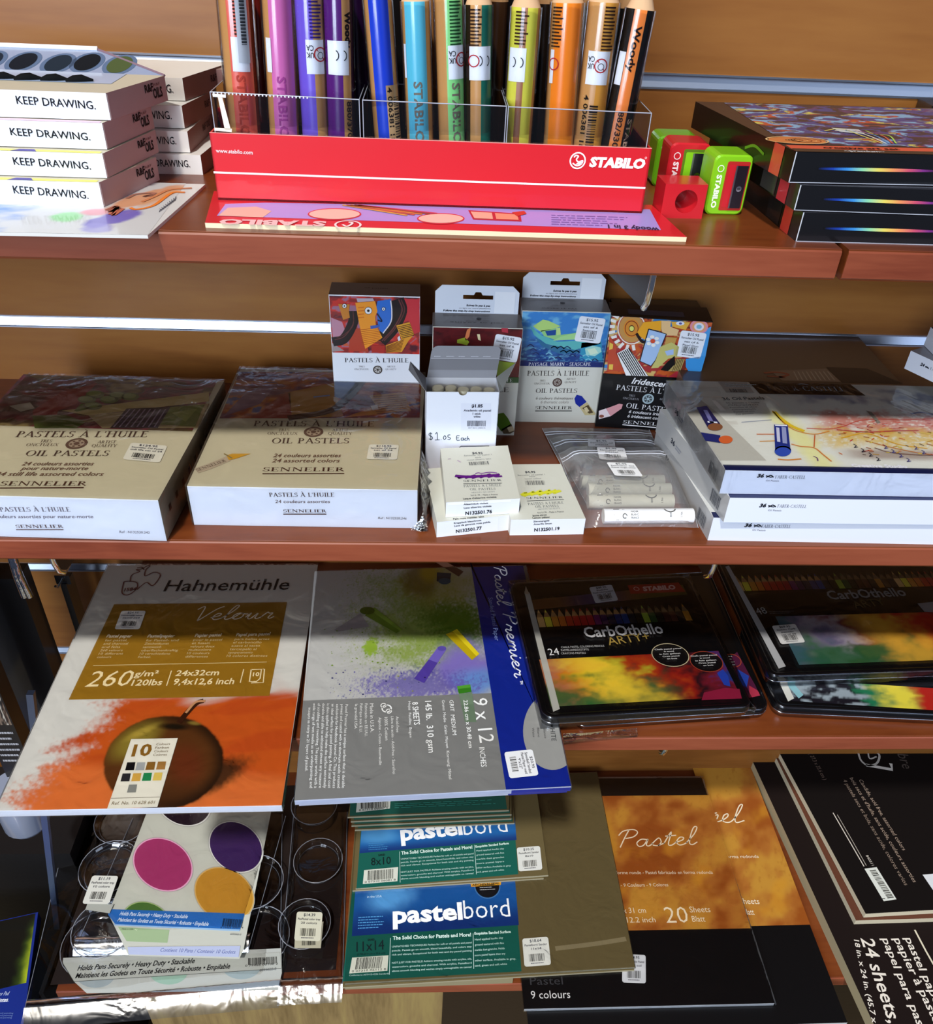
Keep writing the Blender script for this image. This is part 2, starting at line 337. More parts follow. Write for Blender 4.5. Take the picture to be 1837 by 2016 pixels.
CURS = {'P': (.62, [[(.12, 0), (.22, .55), (.32, 1.0)], [(.02, .7), (.15, .95), (.45, 1.02), (.6, .85), (.5, .6), (.25, .5)]]), 'V': (.62, [[(0, .8), (.12, 1.0), (.2, .9), (.25, .05), (.3, .02), (.6, .75), (.8, 1.0)]]),
 'a': (.46, [[(.3, .4), (.12, .42), (.0, .22), (.08, .02), (.22, .08), (.33, .42), (.3, .1), (.38, .02), (.5, .15)]]), 's': (.38, [[(0, .12), (.2, .46), (.29, .22), (.2, .02), (.04, .06)], [(.2, .02), (.4, .15)]]), 't': (.34, [[(0, .12), (.2, .8), (.14, .1), (.24, .01), (.36, .14)], [(.02, .55), (.36, .58)]]),
 'e': (.36, [[(0, .15), (.22, .28), (.26, .42), (.14, .45), (.05, .2), (.14, .01), (.28, .04), (.4, .16)]]), 'l': (.32, [[(0, .12), (.22, .6), (.3, 1.0), (.2, 1.02), (.12, .6), (.1, .1), (.2, .0), (.34, .14)]]), 'r': (.4, [[(0, .12), (.1, .42), (.14, .46), (.2, .38), (.3, .4), (.24, .08), (.32, .0), (.42, .14)]]),
 'm': (.6, [[(0, .12), (.1, .44), (.08, 0), (.12, .3), (.24, .46), (.28, .35), (.25, 0), (.3, .3), (.42, .46), (.47, .35), (.45, .05), (.52, 0), (.62, .14)]]), 'i': (.28, [[(0, .12), (.12, .44), (.1, .08), (.18, 0), (.3, .14)], [(.17, .62), (.19, .66), (.21, .7)]]),
 'o': (.44, [[(.05, .1), (.2, .45), (.05, .35), (.02, .12), (.15, 0), (.3, .12), (.32, .34), (.22, .46), (.34, .38), (.46, .36)]]), 'u': (.5, [[(0, .12), (.1, .44), (.08, .1), (.18, 0), (.32, .4), (.32, .08), (.4, 0), (.52, .14)]]), ' ': (.3, [])}
def cursive(F, t, x1, y1, x2, y2, h, w, col, n=5, shear=.35):
    a, b = F.px(x1, y1), F.px(x2, y2); d = b-a; W_ = np.linalg.norm(d); d = d/W_; L = math.hypot(x2-x1, y2-y1); ex, ey = (x2-x1)/L, (y2-y1)/L
    hh = abs((F.px(x1+ey*h, y1-ex*h)-a)@np.array([-d[1], d[0]])); tot = sum(CURS[c][0] for c in t); x = 0
    for c in t:
        ad, st = CURS[c]
        for s_ in st: F.stroke([(a[0]+(px_*W_/tot+py_*hh*shear)*d[0]-py_*hh*d[1], a[1]+(px_*W_/tot+py_*hh*shear)*d[1]+py_*hh*d[0]) for px_, py_ in [(x+q[0], q[1]) for q in s_]], w, col, n=n, px=False, sm=5)
        x += ad
# noise on arrays
def vnoise(x, y, f, seed=0):
    r = np.random.RandomState(seed); G = r.rand(97, 97); X, Y = x*f+13.7, y*f+7.1; xi, yi = np.floor(X).astype(int), np.floor(Y).astype(int); fx, fy = X-xi, Y-yi
    fx, fy = fx*fx*(3-2*fx), fy*fy*(3-2*fy); g = lambda a, b: G[a % 97, b % 97]
    return (g(xi, yi)*(1-fx)+g(xi+1, yi)*fx)*(1-fy)+(g(xi, yi+1)*(1-fx)+g(xi+1, yi+1)*fx)*fy
def fbm(x, y, f, o=4, seed=0):
    t = 0; a = .5
    for i in range(o): t = t+a*vnoise(x, y, f*2**i, seed+i); a *= .5
    return t/(1-.5**o)
def C3(c): return np.array(lin(c) if isinstance(c, str) else c)
def mixc(a, b, t): t = np.clip(t, 0, 1)[..., None]; return a*(1-t)+C3(b)*t
def sstep(a, b, x): t = np.clip((x-a)/(b-a), 0, 1); return t*t*(3-2*t)
# ------------------------------------------------------------------ cartons
BODY = {}
class Box:
    """carton on a level base: front-left, front-right and one back corner in plan (cm), bottom height z0, height h"""
    def __init__(s, name, label, cat, group, fl, fr, back, z0, h, cols, mat='paper', side='r', part='carton', round_=0):
        fl, fr, back = [np.array(q[:2], float) for q in (fl, fr, back)]
        if side == 'r': br = back; bl = fl+(back-fr)
        else: bl = back; br = fr+(back-fl)
        s.q = [fl, fr, br, bl]; s.z0 = z0; s.h = h; s.z1 = z0+h; s.part = part; s.name = name
        c = sum(s.q)/4; s.th = thing(name, (c[0], c[1], z0), label, cat, group); s.m = M()
        g = lambda q, z: np.array([q[0], q[1], z])
        B = [g(q, z0) for q in s.q]; T = [g(q, s.z1) for q in s.q]
        if isinstance(cols, str): cols = dict(all=cols)
        k = lambda a: cols.get(a, cols.get('all', '#ffffff'))
        s.m.poly([B[3], B[2], B[1], B[0]], mat, k('bottom')); s.m.poly(T, mat, k('top')); s.m.poly([B[0], B[1], T[1], T[0]], mat, k('front'))
        s.m.poly([B[1], B[2], T[2], T[1]], mat, k('right')); s.m.poly([B[2], B[3], T[3], T[2]], mat, k('back')); s.m.poly([B[3], B[0], T[0], T[3]], mat, k('left'))
        def fr_(o, e, up): u = e-o; u = u/np.linalg.norm(u); up = up-u*(up@u); up /= np.linalg.norm(up); return Fr(o, u, up, s.m)
        z = np.array([0, 0, 1.])
        s.top = fr_(T[0], T[1], T[3]-T[0]); s.front = fr_(B[0], B[1], z); s.right = fr_(B[1], B[2], z); s.left = fr_(B[3], B[0], z)
        s.w = np.linalg.norm(fr-fl); s.d = np.linalg.norm(s.q[2]-s.q[1]); s.B = B; s.T = T; s.front.clip = (s.w, h)
    def done(s): s.body = s.m.build(s.part, s.th); BODY[s.th.name] = s.body; return s
def price(th, F, tl, tr, bl, lines=('$15.95', 'oil pastel', 'set of 6'), name='price_sticker', n=5, col='#eceef4', uv=False, bar=True):
    m = M(); f = (F.subuv if uv else F.sub)(tl, tr, bl, m); f.rrect(0, 0, 1, 1, .09, col, 'paper', n)
    k = len(lines)
    for i, t in enumerate(lines):
        w = min(.86, .12+.055*len(t)); h = .1 if i == 0 else .075
        f.text(t, .5-w/2, .84-.135*i, w, h, '#3a3c48', n=n+2, bold=.01)
    if bar: f.bars(.2, .16, .6, .26, n=n+2, k=22); f.greek(.25, .06, .5, .08, 1, '#555560', n=n+2)
    return m.build(name, BODY.get(th.name, th))
def film(th, q, z0, z1, mat='film', name='shrink_wrap', off=.12, res=14, amp=.05):
    """thin loose film around a carton: top and four sides, slightly uneven"""
    m = M(); c = sum(q)/4; Q = [c+(p-c)*(1+off/np.linalg.norm(p-c)*1.4) for p in q]; Q = [np.array([p[0], p[1]]) for p in Q]
    X, Y = np.meshgrid(np.linspace(0, 1, res), np.linspace(0, 1, res))
    P = ((Q[0]*(1-X[..., None])+Q[1]*X[..., None])*(1-Y[..., None])+(Q[3]*(1-X[..., None])+Q[2]*X[..., None])*Y[..., None])
    zz = z1+off*.7+amp*fbm(X, Y, 5, 3, int(abs(c[0])*7))
    G = np.concatenate([P, zz[..., None]], 2); m.grid(G, np.ones((res, res, 3)), mat, True)
    for i in range(4):
        a, b = Q[i], Q[(i+1) % 4]; e = [(G[0, :], 0), (G[:, -1], 1), (G[-1, ::-1], 2), (G[::-1, 0], 3)][i][0]
        S = np.stack([np.concatenate([e[:, :2], np.full((res, 1), z0+.02)], 1), e]); m.grid(S, np.ones((2, res, 3)), mat, False)
    return m.build(name, th)
def zof(x, y, P):
    """height at which the ray of a zoomed pixel meets the vertical plane Y of point P"""
    return aty(x, y, P[1])[2]
# ------------------------------------------------------------------ the setting: slatted back wall with aluminium channels, floor
Z()
rails = [-12.25, -35.2, -66.3, -80.2]
XW0, XW1 = -95, 95
m = M(); edges = [30]+[e for r_ in rails for e in (r_+.62, r_-.62)]+[FLOOR]
for i in range(0, len(edges), 2): m.box(XW0, XW1, WALL, WALL+1.6, edges[i+1], edges[i], 'wall_wood', '#a06a30')
m.box(XW0, XW1, WALL+1.6, WALL+2.4, FLOOR, 30, 'wall_wood', '#a06a30')
tag(m.build('wall_back', base=(0, WALL, FLOOR)), kind='structure')
for i, r_ in enumerate(rails):
    m = M(); c = '#c3ccdc'
    m.box(XW0, XW1, WALL+.9, WALL+1.1, r_-.6, r_+.6, 'metal', c)
    m.box(XW0, XW1, WALL-.1, WALL+.95, r_+.48, r_+.62, 'metal', c); m.box(XW0, XW1, WALL-.1, WALL+.95, r_-.62, r_-.48, 'metal', c)
    m.hexa([(XW0, WALL+.05, r_-.47), (XW1, WALL+.05, r_-.47), (XW1, WALL+.9, r_-.47), (XW0, WALL+.9, r_-.47)], [(XW0, WALL+.42, r_+.47), (XW1, WALL+.42, r_+.47), (XW1, WALL+.9, r_+.47), (XW0, WALL+.9, r_+.47)], 'metal', c)
    tag(m.build('trim_%d' % (i+1)), kind='structure')
m = M(); m.box(XW0, XW1, -60, WALL, FLOOR-3, FLOOR, 'floor_wood', '#857048'); tag(m.build('floor', base=(0, 0, FLOOR)), kind='structure')
# ------------------------------------------------------------------ shelves
def shelf(name, x0, x1, y0, z, label, th_=2.0, y1=WALL):
    t = thing('shelf_board', ((x0+x1)/2, (y0+y1)/2, z-th_), label, 'shelf', None)
    m = M(); m.box(x0, x1, y0+.1, y1, z-th_, z, 'shelf_wood', '#9a4a26'); m.build('board', t)
    m = M(); b = .18
    m.mesh([(x0, y0, z-th_+b), (x1, y0, z-th_+b), (x1, y0, z-b), (x0, y0, z-b), (x0, y0+b, z+.01), (x1, y0+b, z+.01), (x0, y0+b, z-th_-.01), (x1, y0+b, z-th_-.01)],
           [(0, 1, 2, 3), (3, 2, 5, 4), (6, 7, 1, 0)], 'edge_wood', '#9a5038'); m.build('edge_band', t)
    return t
xr = aty(1676, 484, FRONT)[0]; xl = xr-122; gap = .45
shelf('a', xl, xr-gap, FRONT, S1, 'reddish wood shelf carrying the red pencil display tray')
shelf('b', xr, xr+50, FRONT, S1, 'short end of a neighbouring wood shelf right of a narrow dark gap')
shelf('c', xl, xr+50, FRONT, S2, 'reddish wood shelf carrying the boxed oil pastel sets')
shelf('d', -33, xr+50, FRONT, S3, 'reddish wood shelf carrying paper pads and black pencil tins')
shelf('e', -42.3, xr+50, 47.6, S4, 'lowest reddish wood shelf carrying boards and big pads')
def bracket(x, z, label, part=True, y0=FRONT+1.2, drop=3.6):
    """flat steel shelf bracket with an upturned rounded nose"""
    t = thing('shelf_bracket', (x, WALL-10, z-drop), label, 'bracket', None); m = M()
    prof = [(y0, z-.1), (y0+.15, z-1.6), (y0+.6, z-2.6), (y0+1.3, z-3.1), (y0+2.4, z-drop+.3), (WALL, z-drop-3.6), (WALL, z-.1)]
    n = len(prof); A = [(x-.16, a, b) for a, b in prof]; B = [(x+.16, a, b) for a, b in prof]
    m.mesh(A+B, [tuple(range(n-1, -1, -1)), tuple(range(n, 2*n))]+[(i, (i+1) % n, (i+1) % n+n, i+n) for i in range(n)], 'metal', '#6a625c'); m.build('plate', t)
    m = M(); m.tube([(x, y0-.1, z-.1), (x, y0-.05, z-1.2), (x, y0+.3, z-2.4), (x, y0+1.0, z-3.1)], .22, 'chrome', '#e8eaee', 8); m.build('rounded_nose', t)
Z()
for (px, py, zz, lab) in ((1283, 560, S1-2.0, 'steel shelf bracket under the top shelf above the black pastel box'), (112, 1125, S2-2.0, 'steel shelf bracket at the left end under the pastel box shelf'),
                          (1401, 1130, S2-2.0, 'steel shelf bracket whose nose shows above the pencil tins'), (1303, 1503, S3-2.0, 'steel shelf bracket whose nose shows above the orange pastel pad')):
    bracket(aty(px, py, FRONT+1.2)[0], zz, lab)
# ================================================================== TOP SHELF
# white boxes lettered on the front, front stack
Z(0, 60, .18508)
card_z = S1+.22
base = [((1105, 1880), (1050, 1608), (1700, 1590)), ((1140, 1570), (1070, 1300), (1690, 1295)), ((1140, 1265), (1075, 975), (1645, 1040)), ((1180, 955), (1115, 655), (1790, 745))]
txt = [((150, 1730), (945, 1790), 80), ((150, 1425), (970, 1478), 78), ((118, 1112), (965, 1168), 78), ((182, 778), (1022, 838), 84)]
ord_ = ['bottom box of the front stack, on the coloured card', 'second box from the bottom of the front stack', 'third box from the bottom of the front stack', 'top box of the front stack, its window lid raised']
zc = card_z; d0 = None
for i in range(4):
    b, tpx, sd = base[i]; fr = at(*b, zc); h = zof(*tpx, fr)-zc; br = at(*sd, zc)
    if i == 0: dr = at(0, 1850, zc)-fr; dr = dr/np.linalg.norm(dr)
    bk = br; fl = fr+dr*17
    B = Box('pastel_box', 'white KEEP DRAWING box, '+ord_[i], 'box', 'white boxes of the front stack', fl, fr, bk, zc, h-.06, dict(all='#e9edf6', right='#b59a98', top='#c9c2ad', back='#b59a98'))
    B.front.tp('KEEP DRAWING.', *txt[i][0], *txt[i][1], txt[i][2], '#15171c', bold=.004)
    R = B.right; R.rect(0, .06, .12, B.h-.06, '#f2efe8', n=1)
    w = np.linalg.norm(bk-fr)
    # brownish shade is painted into the side panel colour; small lettering on top
    R.text('R&F', w-2.6, h*.55, 1.0, h*.28, '#2c1c1c', bold=.03); R.text('OILS', w-1.7, h*.25, 1.1, h*.36, '#2c1c1c', bold=.03); R.text('R&F', w-1.55, h*.7, .8, h*.1, '#7c5050')
    if i < 3:
        c = ['#e6e06a', '#e6e06a', '#e9c6dd'][i]; B.top.rect(0, 0, B.w-.15, .5, c, n=1)
        if i < 2: B.top.poly([(B.w-5.6, 0), (B.w-4, 0), (B.w-4.3, .5), (B.w-5.2, .5)], '#4b3f9a', n=2)
    zc += h
    B.done()
    if i == 3:
        T = B.T; c0 = T[0]; u = (T[1]-T[0]); v = (T[3]-T[0]); P = lambda a, b, z=0: c0+u*a+v*b+np.array([0, 0, z])
        m = M(); f = B.top; W_, D_ = B.w, B.d
        fm = Fr(f.o, f.U, f.V, m); fm.rect(.2, D_*.42, W_-.5, D_-.3, '#a9c0e4', 'gloss', 2); m.build('liner', B.th)
        m = M()
        for k in range(7):
            xx = W_-1.9-k*1.62; a = f.p(xx-1.5, D_*.45+.1*(k % 2), 4); b = f.p(xx+.1, D_*.52, 4); m.tube([a, a*.7+b*.3+np.array([0, 0, .1]), a*.4+b*.6+np.array([0, 0, .12]), b], [.12, .24, .26, .1], 'matte', '#07090c', 8)
            s_ = m.build('oil_stick', B.th); s_['label'] = 'black wrapped oil stick lying in the open box'; m = M()
        # raised window lid: a tapering panel hinged on the back, bluish window reflection painted in
        hb = T[2]; hl = T[3]; top_r = aty(1040, 205, hb[1]+4.5); top_l = top_r+(hl-hb)*.93
        m = M(); fl_ = [hl, hb, top_r, top_l]; m.poly(fl_, 'plastic', '#8fa5c9'); nf = np.cross(hb-hl, top_l-hl); nf /= np.linalg.norm(nf); gf = Fr(hl, (hb-hl)/np.linalg.norm(hb-hl), np.cross(nf, (hb-hl)/np.linalg.norm(hb-hl)), m); q = gf.px(560*0+1040, 205); lh = q[1]
        gf.rect(0, lh*.02, 30, lh*.16, '#c0d4f2', 'plastic', 1) if False else None
        for (bx, by, c) in ((250, 330, '#101824'), (620, 350, '#1c2a38'), (930, 340, '#0c141c'), (1275, 365, '#4c5a34'), (-120, 320, '#1c2838')): q = gf.px(bx, by); gf.disc(q[0], q[1], .8, c, 'matte', 2, r2=.36*lh); gf.disc(q[0], q[1], 1.1, '#5c7090', 'matte', 1, r2=.44*lh)  # dark discs are painted reflections of the sticks
        gf.rect(-2, lh*.86, 16, lh*.97, '#5c6474', 'plastic', 1) if False else None
        m.build('window_lid', B.th)
        m = M(); m.tube([top_r, top_l], .22, 'paper', '#f5f7fb', 4, smooth=False); m.tube([hb, top_r], .1, 'paper', '#7c6470', 4, smooth=False); m.build('lid_rim', B.th)
# back stack
Z(0, 0, .3375)
bk_ = [((1185, 1020), (1168, 900), (1225, 985)), ((1110, 890), (1082, 762), (1225, 780)), ((1078, 748), (1060, 612), (1240, 660)), ((1082, 588), (1062, 450), (1262, 522))]
tx = [('KEEP DRAWING.', 1110, 975, 42), ('KEEP DRAWING.', 1030, 842, 42), ('KEEP DRAWING.', 1003, 695, 42), ('KEEP DRAWING.', 1012, 540, 42)]
wd = ['bottom box', 'second box up', 'third box up', 'top box']
zc = S1
for i in range(4):
    b, tpx, sd = bk_[i]; fr = at(*b, zc); h = zof(*tpx, fr)-zc; br = at(*sd, zc); dd = (br-fr)/np.linalg.norm(br-fr); bk = fr+dd*min(7.5, (WALL-.6-fr[1])/max(dd[1], .2)); fl = fr+np.array([-13, -.3, 0])
    B = Box('pastel_box', 'white KEEP DRAWING box in the stack behind, half hidden, '+wd[i], 'box', 'white boxes of the back stack', fl, fr, bk, zc, h-.06, dict(all='#e6e3dc', right='#8d6660'))  # right side colour has brownish shade painted in
    a = at(tx[i][1], tx[i][2], 0)
    q = B.front.px(tx[i][1], tx[i][2]); hh = h*.34; B.front.text('KEEP DRAWING.', q[0]-hh*7.6, q[1], hh*7.6, hh, '#15171c', bold=.004)
    B.right.text('R&F OILS', max(1, B.d-3.5), h*.4, 2.2, h*.3, '#2c1c1c'); B.done(); zc += h
fr = at(1330, 520, zc-h); 
B = Box('pastel_box', 'small dark sided box behind the back stack against the wall rail', 'box', None, fr+np.array([-5, 0, 0]), fr, fr+np.array([.3, 3, 0]), S1, zc-S1-.2, dict(all='#a08a80', right='#6d4c48', front='#7a5650')); B.done()
# leaflet card under the front stack
Z(0, 0, .3375)
fr = at(865, 1392, S1); br = at(1200, 1092, S1); l0 = at(0, 1375, S1); dr = (l0-fr)/np.linalg.norm(l0-fr)
B = Box('sign_card', 'pale printed card with crayon scribbles under the white boxes', 'card', None, fr+dr*20, fr, br, S1, .2, dict(all='#d9d8d4'), 'gloss')
def _f(X, Y):
    a = np.broadcast_to(C3('#cfd0cf'), X.shape+(3,)).copy(); n = fbm(X, Y, 9, 4, 3)
    def px_(cx, cy, rx, ry, c, k=1., ang=0): 
        nonlocal a
        ca, sa = math.cos(ang), math.sin(ang); dx, dy = X-cx, Y-cy; x, y = (dx*ca+dy*sa)/rx, (-dx*sa+dy*ca)/ry
        a = mixc(a, c, sstep(1.15, .75, np.sqrt(x*x+y*y)+(n-.5)*.9)*k)
    px_(.2, .6, .35, .8, '#3f7fd0', .9); px_(.72, .72, .05, .1, '#7fd87a', .8); px_(.79, .62, .05, .07, '#e07a86', .8); px_(.86, .72, .05, .22, '#6250b8', .9, .25); px_(.84, .9, .05, .09, '#8a80cc', .7)
    px_(.9, .35, .05, .3, '#d88a48', .8, .3); px_(.955, .3, .02, .3, '#d9a070', .6, .2); return a
B.top.art((0, B.d), (B.w, B.d), (0, 0), 110, 60, _f, 'gloss')
for c, pts in (('#e07a2c', [(760, 1215), (800, 1225), (900, 1200), (1000, 1130), (1080, 1125)]), ('#c27a50', [(830, 1180), (900, 1150), (990, 1110), (1120, 1100)]), ('#b4624a', [(640, 1255), (690, 1210), (660, 1260), (720, 1220)]), ('#9c5a48', [(620, 1230), (680, 1205), (640, 1240), (700, 1215)]), ('#a06a58', [(740, 1160), (800, 1135), (905, 1130), (840, 1150), (900, 1140)])):
    B.top.stroke(pts, .25, c, n=4)
for k in range(9): B.top.stroke([(930+k*11, 1240-k*8), (938+k*11, 1225-k*8), (930+k*12, 1222-k*9)], .05, '#44424c', n=4, sm=0)
B.done()
# promo card under the tray
Z(400, 0, .4899)
fl = at(10, 915, S1); fr = at(1940, 972, S1); br = at(1800, 841, S1)
B = Box('promo_card', 'lavender and red promotional card lying under the red tray', 'card', None, fl, fr, br, S1, .3, dict(all='#e8d8b0', top='#d6202e', front='#f0e2bc'), 'gloss')
f = B.top; f.pp([(55, 868), (1240+600, 925), (1795, 842), (250, 815), (90, 820)], '#a99be8', 'gloss', 1)
f.pp([(60, 868), (240, 875), (275, 850), (215, 832), (100, 836)], '#e6bba8', 'gloss', 2)
for cx_, cy_, rx_, ry_ in ((528, 862, 108, 24), (955, 880, 96, 22)):
    f.discp(cx_, cy_, rx_, ry_, '#d23040', 'gloss', 2); f.discp(cx_, cy_, rx_-6, ry_-4, '#ecc9b8', 'gloss', 3)
f.pp([(1065, 846), (1275, 860), (1280, 892), (1085, 884)], '#b82838', 'gloss', 2); f.pp([(1075, 852), (1160, 857), (1165, 882), (1090, 879)], '#e8b9a0', 'gloss', 3); f.pp([(1172, 858), (1262, 864), (1268, 886), (1178, 882)], '#e9a080', 'gloss', 3)
f.pp([(1240, 856), (1290, 850), (1300, 862), (1262, 872)], '#c83a2a', 'gloss', 4)
for k in range(5): f.stroke([(560+k*16, 826), (820+k*30, 868-k*2)], .22, ['#d8a848', '#c05a50', '#d88a3a', '#8a4a30', '#c8405a'][k], 'gloss', 4, sm=0)
f.tp('STABILO', 496, 893, 70, 884, 18, '#f0c0c0', bold=.05, n=4)
q = f.px(582, 906); f.ring(q[0], q[1], .85, .14, '#f6e0e0', n=4); f.stroke([(560, 905), (575, 912), (590, 908), (600, 898), (585, 896)], .16, '#f6e0e0', n=4)
f.tp('woody 3 in 1', 1830, 918, 1625, 905, 13, '#3a2c4c', bold=.03, n=4)
for k in range(5): f.greek(*(f.px(1400, 905-k*9)), 4.2+.3*k, .28, 1, '#7468b0', seed=k, n=4)
B.done()
# red display tray
zt = S1+.3; Pl = at(60, 803, zt); Pr = at(1762, 858, zt); w_ = Pr-Pl; nv = np.array([-w_[1], w_[0], 0]); nv /= np.linalg.norm(nv); DT = 7.5
h = zof(12, 533, Pl)-zt; hr = zof(1803, 598, Pr)-zt; h = (h+hr)/2
red = '#d41e29'
T0 = thing('display_tray', ((Pl+Pr)[0]/2, Pl[1]+DT/2, zt), 'long red card display tray holding the thick colour pencils', 'display tray')
m = M(); ou = w_/np.linalg.norm(w_); up = np.array([0, 0, 1.])
m.hexa([Pl, Pr, Pr+nv*.12, Pl+nv*.12], [Pl+up*h, Pr+up*h, Pr+up*h+nv*.12, Pl+up*h+nv*.12], 'gloss', red)
m.hexa([Pl+nv*DT, Pr+nv*DT, Pr+nv*(DT+.12), Pl+nv*(DT+.12)], [q+up*h for q in (Pl+nv*DT, Pr+nv*DT, Pr+nv*(DT+.12), Pl+nv*(DT+.12))], 'gloss', red)
for P_, s_ in ((Pl, 1), (Pr, -1)):
    q = [P_, P_+ou*.12*s_, P_+ou*.12*s_+nv*DT, P_+nv*DT]; q = q if s_ > 0 else [q[1], q[0], q[3], q[2]]; m.hexa(q, [a+up*h for a in q], 'gloss', red)
q = [Pl, Pr, Pr+nv*DT, Pl+nv*DT]; m.hexa(q, [a+up*.15 for a in q], 'matte', '#401014')
m.hexa([Pl+up*h+nv*.0, Pr+up*h, Pr+up*h+nv*.12, Pl+up*h+nv*.12], [a+up*.02 for a in (Pl+up*h, Pr+up*h, Pr+up*h+nv*.12, Pl+up*h+nv*.12)], 'paper', '#f2a8a0')
f = Fr(Pl, ou, up, m); f.tp('www.stabilo.com', 52, 612, 200, 620, 15, '#f6d8d8', bold=.02)
a, b = f.px(42, 692), f.px(1777, 755); f.poly([(a[0], a[1]-.06), (b[0], b[1]-.06), (b[0], b[1]+.06), (a[0], a[1]+.06)], '#f8e4e4', n=2)
f.tp('STABILO', 1550, 668, 1772, 676, 36, '#ffffff', bold=.055, shear=.12)
q = f.px(1505, 645); f.ring(q[0], q[1], .53, .09, '#ffffff', n=3); f.stroke([(1485, 655), (1500, 665), (1518, 660), (1525, 645), (1508, 650), (1500, 640), (1508, 628), (1498, 624), (1490, 632)], .085, '#ffffff', n=3)
f.pp([(1496, 660), (1520, 660), (1526, 642), (1510, 650)], '#ffffff', n=3)
q = f.px(1779, 634); f.ring(q[0], q[1], .07, .02, '#ffffff', n=3, k=10)
m.build('tray_body', T0)
# black card at the back of the tray
m = M(); b0 = Pl+nv*(DT-.4)+ou*1.6; b1 = Pr+nv*(DT-.4)-ou*.3; m.hexa([b0, b1, b1+nv*.2, b0+nv*.2], [a+up*14.5 for a in (b0, b1, b1+nv*.2, b0+nv*.2)], 'matte', '#0a0809'); m.build('back_card', T0)
# clear plastic window cells
for (xa, xb, ya, yb, pa, pb) in ((25, 626, 372, 403, 28, 626), (640, 1220, 405, 430, 640, 1220), (1228, 1805, 432, 458, 1228, 1803)):
    m = M(); u0 = f.px(xa, ya); u1 = f.px(xb, yb); zt0, zt1 = u0[1], u1[1]; a = Pl+ou*u0[0]+nv*.2; b = Pl+ou*u1[0]+nv*.2
    A0, B0, A1, B1 = a+up*.3, b+up*.3, a+up*zt0, b+up*zt1
    m.poly([A0, B0, B1, A1], 'clear', '#ffffff'); bk1 = nv*5.8
    m.poly([A0+bk1, B0+bk1, B1+bk1, A1+bk1], 'clear', '#ffffff'); m.poly([A0, A1, A1+bk1, A0+bk1], 'clear', '#ffffff'); m.poly([B0, B1, B1+bk1, B0+bk1], 'clear', '#ffffff')
    for s_, e_ in ((A1, B1), (A1, A0), (B1, B0), (A1+bk1, B1+bk1), (A1, A1+bk1), (B1, B1+bk1)): m.tube([s_, e_], .035, 'plastic', '#aab0bd', 4)
    for k in range(26 if xa < 100 else 0):
        p_ = A1+(B1-A1)*(k+1)/40; m.tube([p_, p_+up*.02-nv*.02-up*.12], .05, 'plastic', '#e8ecf4', 5)
    m.build('clear_window', T0)
m = M(); f2 = Fr(Pl+nv*.1, ou, up, m)
f2.pp([(60, 390), (78, 392), (112, 520), (88, 520)], '#f4ead8', 'plastic', 6); f2.pp([(38, 375), (92, 380), (92, 392), (40, 388)], '#eef0f4', 'plastic', 6); f2.pp([(46, 512), (116, 516), (116, 530), (46, 524)], '#f4ead8', 'plastic', 6); m.build('folded_tab', T0)
# pencils: thick, round, wood body with painted facets, in clear sleeves
PEN = [  # top x at y=0, bottom x at y=550, width, paint, arcs (deg from the viewer side; negative = left), text side
 (128, 172, 120, '#e9604a', 'coral red', (-34, 50)), (298, 328, 112, '#dc74b8', 'pink', (-38, 60)), (425, 455, 106, '#7a5ed6', 'violet', (-80, 8)), (540, 556, 108, '#5a1a78', 'dark purple', (-70, 14)),
 (700, 742, 104, '#1c44d0', 'royal blue', (-42, 46)), (852, 872, 104, '#5fc4dc', 'sky blue', (-52, 42)), (985, 1000, 104, '#8ee08a', 'pale green', (-14, 75)), (1108, 1105, 100, '#0d6a58', 'dark green', (12, 80)),
 (1300, 1262, 110, '#e0dc50', 'yellow', (-75, -18)), (1466, 1428, 118, '#f58a1c', 'orange', (-46, 60)), (1612, 1545, 112, '#d8983a', 'ochre', (8, 80)), (1765, 1655, 104, '#141414', 'black', (14, 85))]
wood = '#cf9a5c'
